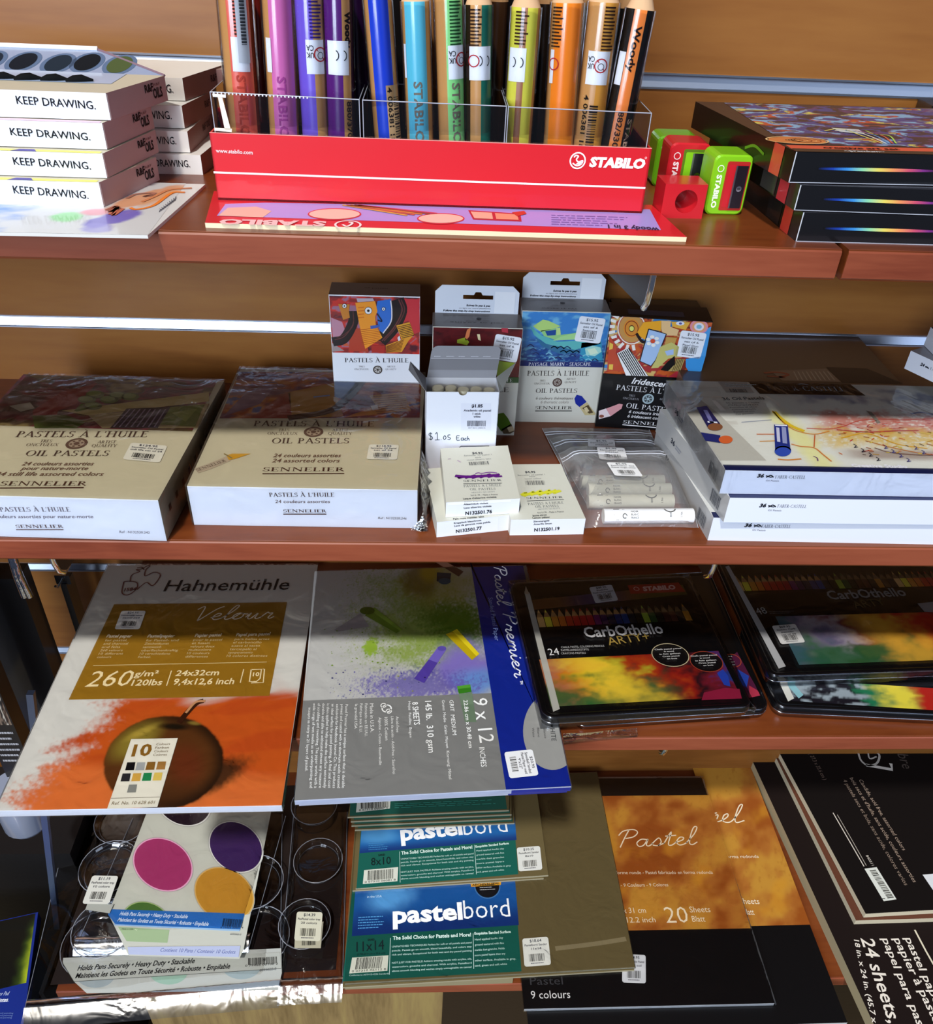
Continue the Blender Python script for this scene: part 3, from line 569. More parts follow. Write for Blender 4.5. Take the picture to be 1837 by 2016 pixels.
for i, (xt, xb, w, col, cn, (a0, a1)) in enumerate(PEN):
    Yp = Pl[1]+2.6
    b = aty(xb, 560, Yp); t = aty(xt, 0, Yp+.4); d = (t-b)/np.linalg.norm(t-b); b = b+d*((zt+.25-b[2])/d[2])
    pxw = w*.4899; r = .5*pxw/FPX*np.linalg.norm(t)*.93
    capz = {8: 28, 11: 38, 10: 8, 9: 10, 7: 18, 5: 4, 6: -14}.get(i, -60)
    e = aty(xt, capz, Yp+.4); L = np.linalg.norm(e-b); e = b+d*L
    T = thing('thick_pencil', b, 'thick round %s and natural wood pencil standing in the red tray' % cn, 'pencil', 'pencils in the red tray')
    m = M(); cy = Cyl(b, e, r, m)
    k = math.radians
    arcs = [(a0, a1, col), (a1, 180, wood), (-180, a0, wood)]
    if i == 8: arcs += [(8, 55, col)]; arcs[1] = (a1, 8, '#a0643c'); arcs += [(55, 180, wood)]
    if i == 11: arcs = [(-85, -22, '#141414'), (-22, 30, '#f0883a'), (30, 180, '#141414'), (-180, -85, '#141414')]
    if i == 3: arcs = [(a0, a1, col), (a1, 52, wood), (52, 180, '#2c0c3c'), (-180, a0, '#2c0c3c')]
    if i == 0: arcs = [(a0, a1, col), (a1, 180, '#7a1c14'), (-180, a0, wood)]  # dark red sector is shade painted along the right of the barrel
    if i == 7: arcs = [(a0, a1, col), (-38, a0, wood), (a1, 180, col), (-180, -38, '#2a1408')]
    for s0, s1_, c in arcs: cy.wrap(k(s0)*r, k(s1_)*r, 0, L, c)
    mb = m; m = M(); cone_b = [cy.p(k(q)*r, L, 0) for q in range(-180, 180, 24)]; tip = e+d*2.2; n = len(cone_b); half = [e+d*1.7+(p_-e)*.22 for p_ in cone_b]
    m.mesh(cone_b+half, [(j, (j+1) % n, (j+1) % n+n, j+n) for j in range(n)], 'matte', '#d8b088', True); m.mesh(half+[tip], [(j, (j+1) % n, n) for j in range(n)], 'matte', '#3a2a20' if i == 11 else col, True)
    mt = m; m = mb; m.mesh([cy.p(k(q)*r, 0, 0) for q in range(-180, 180, 24)], [tuple(range(n))], 'matte', wood)
    # print running down the barrel
    ink = {5: '#3a98b4', 6: '#4aa858', 4: '#0d2a90', 9: '#c86a14'}.get(i, '#2c1c18')
    def vtext(s_, u, v, ln, hh, c, bold=.02):   # reads downwards
        V, F, tw = glyphs(s_, bold); m.mesh([cy.p(u+y*hh/CAP, v-x*ln/tw, 3) for x, y in V], F, 'matte', c)
    if i in (5, 6, 0, 1): vtext('STABILO', -.28 if i != 6 else .1, 6.9, 3.6, .52, {0: '#c04a3a', 1: '#b04c98'}.get(i, '#7e7468'))
    if i in (3, 11): vtext('880/370' if i == 3 else '882/330', .42 if i == 3 else -.1, 5.6, 2.2, .34, '#2c1c18')
    if i in (3,): vtext('Woody', .42, 10.6, 2.0, .42, '#1c1010', .05)
    if i in (11,): vtext('Woody', -.1, 10.5, 2.6, .4, '#1c1010', .03); vtext('STABILO', .62, 5.2, 3.0, .4, '#d8b090')
    if i in (4, 10): 
        if i == 4: cy.wrap(.12, 1.25, 3.0, 6.6, '#c8a070', 'matte', 2)
        vtext('4 006381 188514' if i == 4 else '4 006381 183277', .2 if i == 4 else -.55, 6.5, 4.6, .3, '#1c1410')
        rr = random.Random(i); vv = 5.9
        while vv > 1.6: q = rr.choice((.04, .07, .11)); cy.wrap(.58 if i == 4 else -.12, 1.1 if i == 4 else .42, vv-q, vv, '#1c1410', 'matte', 3, 3); vv -= q+rr.choice((.06, .1))
    if i in (0, 2, 6, 7, 8, 9, 10):   # small print block wrapped round the upper barrel
        u0 = {0: -.2, 2: -.05, 6: .05, 7: -.55, 8: -.62, 9: -.98, 10: .15}[i]; rr = random.Random(i); vv = L-.2
        while vv > 9.1:
            q = .55+.3*rr.random(); cy.wrap(u0, u0+q, vv-.09, vv, {2: '#38207a', 6: '#1c4a28'}.get(i, '#3a2010'), 'matte', 3, 4); vv -= .19
    # paper safety label
    if i != 4:
        u0, u1_ = {0: (-.45, .6), 1: (-.95, -.55), 2: (-.35, .8), 3: (-.75, .6), 5: (-.95, -.75), 6: (-.1, 1.0), 7: (-.6, .85), 8: (-.95, .2), 9: (-.95, -.65), 10: (-.6, .85), 11: (-.85, -.35)}[i]
        v0, v1 = 7.1, 9.0; cy.wrap(u0, u1_, v0, v1, '#eceff6', 'paper', 4)
        mi_ = (v0+v1)/2+.15
        def ringc(u, v, rad, c='#b82c30', lay=6):
            for q in range(16):
                a_, b_ = q*math.pi/8, (q+1)*math.pi/8; m.poly([cy.p(u+rad*math.cos(a_), v+rad*math.sin(a_), lay), cy.p(u+rad*math.cos(b_), v+rad*math.sin(b_), lay), cy.p(u+rad*.82*math.cos(b_), v+rad*.82*math.sin(b_), lay), cy.p(u+rad*.82*math.cos(a_), v+rad*.82*math.sin(a_), lay)], 'matte', c)
        def utext(s_, u, v, ln, hh):
            V, F, tw = glyphs(s_, .01); m.mesh([cy.p(u+ln-x*ln/tw, v-y*hh/CAP, 6) for x, y in V], F, 'matte', '#181a20')
        if i in (2, 6, 10): utext('UK', u0+.05, mi_+.1, .42, .3); utext('CA', u0+.05, mi_+.5, .42, .3); ringc(u0+.88, mi_, .42); m.mesh([cy.p(u0+.6, mi_+.28, 6), cy.p(u0+.66, mi_+.3, 6), cy.p(u0+1.16, mi_-.28, 6), cy.p(u0+1.1, mi_-.3, 6)], [(0, 3, 2, 1)], 'matte', '#b82c30'); ringc(u0+.88, mi_-.06, .2, '#303038')
        if i in (3, 7, 8):
            for uu in (u1_-.35, u1_-.82):
                for q in range(7):
                    a_, b_ = math.radians(-80+q*23), math.radians(-57+q*23); m.poly([cy.p(uu+.22*math.cos(a_), mi_+.3*math.sin(a_), 6), cy.p(uu+.22*math.cos(b_), mi_+.3*math.sin(b_), 6), cy.p(uu+.17*math.cos(b_), mi_+.24*math.sin(b_), 6), cy.p(uu+.17*math.cos(a_), mi_+.24*math.sin(a_), 6)], 'matte', '#181a20')
        if i in (7, 9): ringc(u0+.3, mi_, .36)
        if i == 0: m2 = None; cy.wrap(-.05, .62, 7.6, 12.6, '#cfd2d8', 'paper', 8); [cy.wrap(.18, .48, 8.6+q*.09, 8.6+q*.09+.04*(1+q % 2), '#33363c', 'matte', 10, 3) for q in range(30)]
    bar = m.build('barrel', T); mt.build('sharpened_tip', bar)
    m = M(); cs = Cyl(b+d*3.4, e, r*1.13, m); Ls = cs.L
    cs.wrap(-math.pi*r*1.13, math.pi*r*1.13, 2.2 if i == 4 else .6, Ls, '#ffffff', 'sleeve', 0, 20)
    m.build('clear_sleeve', T)
# back row pencils, shade painted into their dark colours
for j, (x, col, cn) in enumerate([(218, '#7a1a14', 'dark red'), (372, '#20101c', 'black'), (612, '#2a1040', 'deep purple'), (915, '#b07a48', 'plain wood'), (1180, '#3a2414', 'dark brown'), (1372, '#1a120c', 'black brown'), (1545, '#8c9090', 'grey'), (1700, '#101010', 'black')]):
    Yp = Pl[1]+5.6; b = aty(x+(20 if x < 900 else -25), 500, Yp); t = aty(x, 60, Yp); d = (t-b)/np.linalg.norm(t-b); b = b+d*((zt+.25-b[2])/d[2]); e = b+d*11.2
    T = thing('thick_pencil', b, '%s thick pencil, coloured as in shade, in the back row of the red tray' % cn, 'pencil', 'pencils in the back row of the tray')
    m = M(); cy = Cyl(b, e, .72, m); cy.wrap(-2.26, 2.26, 0, cy.L, col, 'plastic'); m.mesh([cy.p(q*.3, cy.L, 0) for q in range(15)]+[e+d*2], [(q, (q+1) % 15, 15) for q in range(15)], 'matte', '#a07850'); m.build('barrel', T)
# ---- sharpeners
Z(1220, 0, .33587)
def rbox(m, b, w, d, h, ang, mat, col, bev=.25, z0=None, topscale=1.0):
    """rounded block, bottom centre b"""
    ca, sa = math.cos(ang), math.sin(ang); k = 4; prof = []
    for cx_, cy_, a0 in ((w/2-bev, h-bev, 0), (-w/2+bev, h-bev, 90), (-w/2+bev, bev, 180), (w/2-bev, bev, 270)):
        for i in range(k+1): a = math.radians(a0+90*i/k); prof.append((cx_+bev*math.cos(a), cy_+bev*math.sin(a)))
    n = len(prof); P = lambda x, y, z: np.array([b[0]+x*ca-y*sa, b[1]+x*sa+y*ca, b[2]+z])
    A = [P(x, -d/2+.12, z) for x, z in prof]; Bk = [P(x, d/2, z) for x, z in prof]; F0 = [P(x*(1-.2/w), -d/2, h/2+(z-h/2)*(1-.2/h)) for x, z in prof]
    m.mesh(F0+A+Bk, [tuple(range(n))]+[(i+n, (i+1) % n+n, (i+1) % n, i) for i in range(n)]+[(i+2*n, (i+1) % n+2*n, (i+1) % n+n, i+n) for i in range(n)]+[tuple(range(3*n-1, 2*n-1, -1))], mat, col)
    return Fr(P(-w/2, -d/2, 0), np.array([ca, sa, 0]), np.array([0, 0, 1.]), m)
def sharpener(bl, br, tl, label, c1, c2, blade, d=2.4, group='pencil sharpeners beside the tray', zoff=0, textc='#eef6dc', detail=True, Y=None):
    a, b = at(*bl, S1+zoff), at(*br, S1+zoff)
    if Y is not None: a, b = aty(*bl, Y), aty(*br, Y); 
    h = zof(*tl, a)-(S1+zoff); a = np.array([a[0], a[1], S1+zoff]); b = np.array([b[0], b[1], S1+zoff])
    w = np.linalg.norm((b-a)[:2]); ang = math.atan2(b[1]-a[1], b[0]-a[0]); n = np.array([-math.sin(ang), math.cos(ang), 0]); c = (a+b)/2+n*d/2
    T = thing('pencil_sharpener', c, label, 'sharpener', group); m = M(); f = rbox(m, c, w, d, h, ang, 'plastic', c1, .45)
    f.text('STABILO', .75*w*.33, h*.08, h*.58, w*.13, textc, n=3, bold=.05, d=(0, 1)) if False else None
    V, F, tw = glyphs('STABILO', .05); hh = w*.12; ln = h*.56
    m.mesh([f.p(w*.13+y*hh/CAP, h*.68-x*ln/tw, 3) for x, y in V], F, 'matte', textc); f.ring(w*.19, h*.78, w*.085, w*.02, textc, n=3)
    m.build('shell', T)
    if detail:
        m = M(); g = Fr(f.o, f.U, f.V, m); g.rrect(w*.34, h*.08, w*.93, h*.9, .12, c2, 'plastic', 2); g.rrect(w*.40, h*.14, w*.88, h*.85, .08, textc if False else blade, 'plastic', 3); INS = m.build('insert', T)
        m = M(); g = Fr(f.o, f.U, f.V, m); o_ = -n*.12; g.o = g.o+o_*.9; g.rect(w*.58, h*.13, w*.88, h*.84, '#54525e', 'metal', 4); g.rect(w*.56, h*.13, w*.6, h*.84, '#a8a8b0', 'metal', 5); g.disc(w*.74, h*.46, w*.07, '#e4e4e8', 'chrome', 6); g.rect(w*.70, h*.45, w*.78, h*.47, '#202024', 'matte', 7); m.build('blade', INS)
    return T, f, w, h
lime, redp = '#84c81c', '#c8202a'
sharpener((495, 1258), (715, 1262), (505, 905), 'green sharpener with red insert, frontmost beside the black boxes', lime, '#b82a24', redp)
T_r, f_, w, h = sharpener((240, 1215), (470, 1225), (268, 835), 'red sharpener with green insert standing behind the plain red one', redp, '#5a7a1c', lime, Y=61.8, textc='#f6dada')
sharpener((165, 1200), (400, 1210), (190, 795), 'green sharpener half hidden behind the red one', '#6cb41c', lime, lime, Y=65.2, detail=False)
# plain red sharpener with the round hole
a, b = at(237, 1278, S1), at(480, 1282, S1); h = zof(258, 1078, a)-S1; w = np.linalg.norm(b-a); ang = math.atan2(b[1]-a[1], b[0]-a[0]); c = (a+b)/2+np.array([-math.sin(ang), math.cos(ang), 0])*1.1; c[2] = S1
T = thing('pencil_sharpener', c, 'plain red block sharpener with a round hole, in front of the others', 'sharpener', 'pencil sharpeners beside the tray'); m = M()
ca, sa = math.cos(ang), math.sin(ang); P = lambda x, y, z: np.array([c[0]+x*ca-y*sa, c[1]+x*sa+y*ca, S1+z])
hx, hz, r = .16, h*.50, w*.265; k = 32; sq = []
for i in range(k):
    t = 2*math.pi*i/k; s_ = 1/max(abs(math.cos(t)), abs(math.sin(t))); sq.append((w/2*s_*math.cos(t), h/2+h/2*s_*math.sin(t)))
O = [P(x, -1.1, z) for x, z in sq]; Hh = [P(hx+r*math.cos(2*math.pi*i/k), -1.1, hz+r*math.sin(2*math.pi*i/k)) for i in range(k)]; Hb = [P(hx+r*.72*math.cos(2*math.pi*i/k), .7, hz+r*.72*math.sin(2*math.pi*i/k)) for i in range(k)]
m.mesh(O+Hh, [(i, (i+1) % k, (i+1) % k+k, i+k) for i in range(k)], 'plastic', redp); m.mesh(Hh+Hb, [(i, (i+1) % k, (i+1) % k+k, i+k) for i in range(k)], 'plastic', redp, True); m.mesh(Hb, [tuple(range(k))], 'plastic', '#8c1418')
O2 = [P(x, 1.1, z) for x, z in sq]; m.mesh(O+O2, [((i+1) % k, i, i+k, (i+1) % k+k) for i in range(k)], 'plastic', redp); m.mesh(O2, [tuple(range(k))], 'plastic', redp)
m.build('block', T)
# ---- black boxes with rainbow line
Z(1220, 0, .33587)
lv = [((1030, 1415), (1070, 1240), '#c8382c'), ((1020, 1232), (1085, 1080), '#c8202c'), ((988, 1070), (1030, 885), '#c84a34')]
names = ['bottom of the three black pencil boxes, stripe label on its side', 'middle of the three black pencil boxes by the sharpeners', 'topmost black box with colourful swirling picture on its lid']
zc = S1; fr0 = None
far = [(545, 1005), (540, 900), (512, 800)]
for i in range(3):
    bp, tpx, rc = lv[i]; fl = at(*bp, zc); h = zof(*tpx, fl)-zc; bl = at(*far[i], zc); dl = (bl-fl)/np.linalg.norm(bl-fl)
    e = at(1837, [1437, 1262, 1087][i], zc); de = (e-fl)/np.linalg.norm(e-fl); dep = min(15., (WALL-.5-fl[1])/dl[1]); wid = 24
    B = Box('pencil_box', names[i], 'box', 'black pencil boxes stacked at the right end', fl, fl+de*wid, fl+dl*dep, zc, h-.05, dict(all='#0c0c10', top='#14121a', left='#050506'), 'gloss', side='l')
    if fl[0]+wid < 200: pass
    # rainbow line
    F_ = B.front; ys = h*.47; x0 = 1.6; x1 = 9.6
    hue = ['#101014', '#1a3c9c', '#3a8ad0', '#8ad0a0', '#e0d060', '#e8905a', '#c8506a', '#7a3080', '#141018']
    for k in range(64):
        t = k/63*(len(hue)-1); j = min(int(t), len(hue)-2); c = C3(hue[j])*(1-(t-j))+C3(hue[j+1])*(t-j)
        wv = .055+.05*math.sin(math.pi*k/63); xx = x0+(x1-x0)*k/64; F_.m.poly([F_.p(xx, ys-wv, 2), F_.p(xx+(x1-x0)/64, ys-wv, 2), F_.p(xx+(x1-x0)/64, ys+wv, 2), F_.p(xx, ys+wv, 2)], 'matte', tuple(c))
    F_.rect(.0, 0, .07, h-.05, '#c8ccd4', 'gloss', 2); F_.rect(0, 0, 20, .05, '#a8acb8', 'gloss', 2)
    L_ = B.left; u = np.linalg.norm(B.q[3]-B.q[0]); L_.rect(u-2.6, 0, u-1.3, h-.06, rc, 'gloss', 2)
    if i < 2: L_.rect(u-5.2, .1, u-3.0, h-.2, '#3a3836' if i == 1 else '#141416', 'gloss', 2)
    else: L_.stroke([(u-6.2, .6), (u-5, 1.0), (u-3.6, .8)], .18, '#5a8c1c', 'gloss', 2, px=False)
    if i == 2:
        def _sw(X, Y):
            n1 = fbm(X, Y*1.2, 5, 4, 5); n2 = fbm(X+n1*.8, Y*1.6, 7, 4, 21); a = np.broadcast_to(C3('#1c1a30'), X.shape+(3,)).copy()
            for c, lo, f_ in (('#2c3c84', .55, 0), ('#54306c', .6, .8), ('#7ab0d8', .7, .1), ('#b8482c', .8, .55), ('#d0c860', .8, .3)): a = mixc(a, c, sstep(lo, lo+.06, (n2*1.0+.35*np.sin((n1*9+X*9+f_*6+Y*4)*3))*.72+.15))
            return a
        u0, v0 = .3, 2.0; B.top.art((u0, B.d-.4), (B.w-.2, B.d-.4), (u0, v0), 200, 90, _sw, 'gloss')
        B.top.rect(0, .2, B.w, 1.7, '#d8503a', 'gloss', 1); B.top.rect(0, -.02, B.w, .75, '#141216', 'gloss', 3); B.top.text('creative art set', 2.2, .95, 5, .4, '#2c1414', n=4, bold=.03); B.top.text('~premium~', 3.2, .15, 2.6, .35, '#d8d8dc', n=5, bold=.02)
        q = B.top.px(1040, 826); B.top.ring(q[0], q[1], 2.1, .12, '#e0b880', n=4, r2=1.0); B.top.disc(q[0], q[1], 1.9, '#d07a40', 'gloss', 3, r2=.9)
        for k in range(7): B.top.ring(q[0]+.2*k-.5, q[1], .3+.1*k, .06, '#e8b070' if k % 2 else '#7c3018', 'gloss', 4, r2=.2+.06*k)
        for k in range(5): B.top.stroke([(1200+k*60, 770), (1300+k*50, 760+k*8), (1420+k*40, 800), (1540+k*20, 845)], .12, ['#e8e070', '#f0f0e0', '#58a0e0', '#e06040', '#a8d860'][k], 'gloss', 4)
        B.top.pp([(1240, 752), (1400, 762), (1440, 790), (1290, 775)], '#c8d4dc', 'gloss', 3)
    B.done(); zc += h
# dark box against the wall at the far right
Z(1220, 0, .33587)
a = aty(1775, 790, 73.5); B = Box('pencil_box', 'small dark box at the right edge near the wall rail', 'box', None, (a[0], a[1]), (a[0]+8, a[1]), (a[0]+.6, a[1]+3.6), S1, zof(1790, 620, a)-S1, dict(all='#1c1614'), 'gloss', side='l'); B.front.text('OIL PASTELS', .3, (B.h)*.75, 4, .6, '#6a5a50'); B.done()
# ================================================================== SECOND SHELF
BROWN = '#4a352c'
def emblem(F, x, y, r, col='#6a5044', bg=None, n=3):
    q = F.px(x, y); rr = abs(F.px(x+r, y)[0]-q[0])
    if bg: F.disc(q[0], q[1], rr, bg, n=n-1)
    F.ring(q[0], q[1], rr, rr*.28, col, 'matte', n)
    F.disc(q[0], q[1], rr*.28, col, 'matte', n)
    for k in range(6):
        a = k*math.pi/3+.3; F.disc(q[0]+rr*.5*math.cos(a), q[1]+rr*.5*math.sin(a), rr*.13, col, 'matte', n, k=10)
def mosaic(F, a, b, c, seed, cols, n=1, nx=90, ny=60):
    """underpainting of loose brushed patches"""
    P = [C3(q) for q in cols]
    def fn(X, Y):
        n1 = fbm(X, Y, 5, 3, seed); n2 = fbm(X+n1*.4, Y, 8, 3, seed+9); i = np.clip((n2*1.25-.12+.1*n1)*len(P), 0, len(P)-1.001); k = i.astype(int); t = sstep(.75, 1, i-k)[..., None]
        PA = np.array(P); return PA[k]*(1-t)+PA[np.minimum(k+1, len(P)-1)]*t
    F.art(a, b, c, nx, ny, fn, 'gloss', n)
# ---- flat set, centre left
Z()
def flatset(label, name, top_fl, top_fr, top_br, bot_fr, wfull=None):
    # solve plan position on the shelf from the bottom corner, then height
    P = at(*bot_fr, S2); h = zof(*top_fr, P)-S2; fr = at(*top_fr, S2+h); fl = at(*top_fl, S2+h); br = at(*top_br, S2+h)
    if wfull: dr = (fl-fr)/np.linalg.norm(fl-fr); fl = fr+dr*wfull
    return Box(name, label, 'box', None, fl, fr, br, S2, h, dict(all='#e7eaf2', top='#c3bb9e', right='#a89880', left='#a89880'), 'gloss', side='r')  # side faces get a dimmer tone, shade put into the colour
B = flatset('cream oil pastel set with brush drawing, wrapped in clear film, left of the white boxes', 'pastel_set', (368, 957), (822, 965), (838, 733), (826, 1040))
B1 = B; F = B.top
Z(0, 480, .45727)
mosaic(F, F.px(1030, 552), (F.w, F.px(1800, 552)[1]) if False else (B.w, B.d), F.px(945, 752), 3, ['#38202c', '#5c2a34', '#6a3a50', '#7c3430', '#a04c28', '#b87434', '#4c5c8c'], nx=120, ny=50)
F.pp([(1240, 640), (1440, 600), (1460, 690), (1480, 745), (1260, 750), (1250, 700)], '#a87a34', 'gloss', 2); F.pp([(1440, 560), (1560, 565), (1545, 610), (1480, 670), (1440, 660)], '#3c5c94', 'gloss', 3)
F.pp([(1590, 655), (1740, 640), (1770, 720), (1480, 750), (1620, 700)], '#b88030', 'gloss', 3)
for k in range(9): F.stroke([(1590+k*4, 662+k*9), (1750, 650+k*9)], .07, '#5c2c10', 'gloss', 4, sm=0)
F.pp([(1080, 752), (1200, 660), (1250, 640), (1255, 752)], '#8c2c28', 'gloss', 2); F.pp([(960, 745), (1060, 640), (1200, 600), (1120, 690)], '#7c5a70', 'gloss', 2)
F.stroke([(1240, 752), (1420, 720), (1500, 660), (1560, 590)], .9, '#2c141c', 'gloss', 3); F.stroke([(1350, 662), (1420, 655)], .25, '#6c88b8', 'gloss', 5); F.pp([(1595, 700), (1625, 695), (1630, 715), (1605, 720)], '#d0c8b8', 'gloss', 5)
F.tp('PASTELS \u00c0 L\'HUILE', 1090, 786, 1610, 788, 23, BROWN, font='serif'); F.tp('OIL PASTELS', 1168, 860, 1503, 860, 22, BROWN, font='serif')
F.tp('TR\u00c8S'.replace('\u00c8', 'E'), 1198, 808, 1245, 808, 11, '#6a5a4c', font='serif'); F.tp('ONCTUEUX', 1150, 823, 1280, 823, 11, '#6a5a4c', font='serif'); F.tp('ARTIST', 1430, 808, 1500, 808, 11, '#6a5a4c', font='serif'); F.tp('QUALITY', 1412, 823, 1515, 823, 11, '#6a5a4c', font='serif')
emblem(F, 1350, 811, 42, '#5c4438', '#a08c74')
F.tp('24 couleurs assorties', 1175, 920, 1465, 920, 15, '#6a4c3c', shear=.2, bold=.01); F.tp('24 assorted colors', 1170, 942, 1460, 942, 15, '#6a4c3c', shear=.2, bold=.01)
F.tp('SENNELIER', 1130, 980, 1482, 980, 16, '#4a2c20', font='serif'); F.stroke([(1130, 991), (1482, 990)], .13, '#4a2c20')
F.stroke([(845, 978), (900, 960), (960, 935), (985, 925)], .8, '#b4a48c', 'gloss', 2, taper=False); F.tp('SENNELIER', 850, 982, 975, 938, 12, '#6a5a4c', n=4, font='serif')
F.pp([(975, 912), (1000, 905), (1080, 905), (1010, 928), (985, 932)], '#c8962c', 'gloss', 3); F.stroke([(965, 905), (1000, 925)], .12, '#8c7a4c', n=4)
G = B.front; G.tp("PASTELS \u00c0 L'HUILE", 1160, 1088, 1440, 1088, 17, BROWN, font='serif'); G.tp('24 couleurs assorties', 1185, 1115, 1420, 1115, 13, '#6a5248', shear=.15); G.tp('SENNELIER', 1220, 1155, 1405, 1155, 12, '#4a2c20', font='serif'); G.stroke([(1220, 1163), (1405, 1163)], .09, '#4a2c20'); G.tp('Ref : N132520.246', 1628, 1184, 1750, 1186, 9, '#5a5048', shear=.15)
B.done(); price(B.th, F, (1590, 866), (1718, 868), (1578, 930), ('$114.95', 'Sennelier Oil Pastel', 'set of 24'), col='#d9d6c6')
film(B.th, B.q, B.z0, B.z1, 'film', amp=.12, res=20)
m = M(); p0 = B.B[1]; 
for k in range(16):
    a = p0+np.array([.25+.08*math.sin(k), -.25+k*.42, 4.0-.25*abs(k-6)*.3]); b_ = a+np.array([.5+.25*math.sin(k*2.3), .42, -1.6+.6*math.sin(k*1.7)]); c_ = a+np.array([.35+.2*math.cos(k*3.), .2, -3.6+.1*math.sin(k*5)]); d_ = a+np.array([0, .42, 0])
    m.poly([a, c_, b_, d_], 'crinkle', '#ffffff')
    m.poly([p0+np.array([-.6+.05*k, -.3, .05+.2*abs(math.sin(k*2))]), p0+np.array([.2+.05*k, -.5+.05*math.sin(k*3), .05]), p0+np.array([.5, -.1+.1*k, .7+.5*math.sin(k)])], 'crinkle', '#ffffff')
for i in range(len(m.v)): v_ = m.v[i]; m.v[i] = (v_[0], v_[1], max(v_[2], S2+.04))
m.build('loose_wrap', B.th)
# ---- flat set, far left (still life set)
Z()
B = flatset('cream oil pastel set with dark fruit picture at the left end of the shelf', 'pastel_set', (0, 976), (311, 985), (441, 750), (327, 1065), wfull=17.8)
Z(0, 480, .45727); F = B.top; v0 = F.px(400, 795)[1]
mosaic(F, (0, B.d), (B.w, B.d), (0, v0), 31, ['#1c1014', '#3a1a20', '#5c2430', '#7a2434', '#54402a', '#8c7a4c'], nx=110, ny=50)
F.pp([(150, 790), (140, 720), (260, 640), (420, 600), (330, 690), (250, 720), (240, 760), (330, 792)], '#8c2028', 'gloss', 2); F.pp([(265, 720), (900, 640), (900, 680), (380, 740)], '#b8a468', 'gloss', 3); F.pp([(320, 720), (350, 690), (440, 700), (330, 725)], '#54702a', 'gloss', 4)
for x, y in ((410, 650), (470, 672), (375, 672), (510, 655), (560, 660), (400, 700)): F.discp(x, y, 40, 17, '#5c6c34', 'gloss', 4); F.discp(x-4, y-3, 30, 11, '#7c8c48', 'gloss', 5)
F.pp([(380, 740), (900, 690), (850, 795), (440, 795)], '#a89468', 'gloss', 4); F.pp([(545, 712), (735, 705), (680, 795), (475, 795)], '#241c30', 'gloss', 5)
for k in range(8): F.stroke([(560+k*22, 715), (490+k*25, 792)], .12, '#9c8ca0', 'gloss', 6, sm=0)
F.pp([(735, 705), (880, 695), (840, 790), (690, 780)], '#6c7834', 'gloss', 5); F.pp([(740, 730), (850, 712), (800, 770)], '#8c944c', 'gloss', 6); F.pp([(140, 742), (280, 738), (370, 770), (330, 795), (150, 795)], '#4c5c24', 'gloss', 5); F.pp([(40, 700), (130, 685), (150, 710), (90, 725)], '#a8a08c', 'gloss', 4)
F.tp("PASTELS \u00c0 L'HUILE", 65, 833, 632, 833, 25, BROWN, font='serif'); F.tp('OIL PASTELS', 105, 914, 465, 914, 23, BROWN, font='serif'); F.tp('TRES', 170, 856, 220, 856, 12, '#6a5a4c', font='serif'); F.tp('ONCTUEUX', 110, 872, 248, 872, 12, '#6a5a4c', font='serif'); F.tp('ARTIST', 418, 860, 496, 860, 12, '#6a5a4c', font='serif'); F.tp('QUALITY', 392, 876, 500, 876, 12, '#6a5a4c', font='serif'); emblem(F, 330, 861, 46, '#5c4438', '#a08c74')
F.tp('24 couleurs assorties', 92, 955, 398, 955, 15, '#6a4c3c', shear=.2, bold=.01); F.tp('pour nature-morte', 90, 975, 375, 975, 15, '#6a4c3c', shear=.2, bold=.01); F.tp('24 still life assorted colors', -25, 1000, 440, 1000, 16, '#6a4c3c', shear=.2, bold=.01); F.tp('SENNELIER', -5, 1042, 370, 1042, 18, '#4a2c20', font='serif'); F.stroke([(-8, 1053), (360, 1051)], .14, '#4a2c20')
G = B.front; G.tp("PASTELS \u00c0 L'HUILE", 2, 1152, 305, 1152, 19, '#7a7078', font='serif'); G.tp('24 couleurs assorties pour nature-morte', -62, 1180, 402, 1180, 14, '#7a7078', shear=.15); G.tp('SENNELIER', 70, 1222, 274, 1222, 13, '#6a5450', font='serif'); G.stroke([(70, 1230), (274, 1230)], .09, '#6a5450'); G.tp('Ref : N132520.242', 515, 1244, 645, 1247, 10, '#8a8488', shear=.15)
R = B.right
for k in range(10): R.rect(1.6+k*1.72, B.h*.5-.28, 1.6+k*1.72+.5, B.h*.5+.32, ['#3a1414', '#2c2014', '#6a2c24', '#402c5c', '#243c24'][k % 5], 'gloss', 2)
B.done(); price(B.th, F, (566, 858), (722, 872), (528, 930), ('$124.95', 'Sennelier Oil Pastel', 'still life set of 24'), col='#d9d6c6'); film(B.th, B.q, B.z0, B.z1, 'film', amp=.1, res=18)
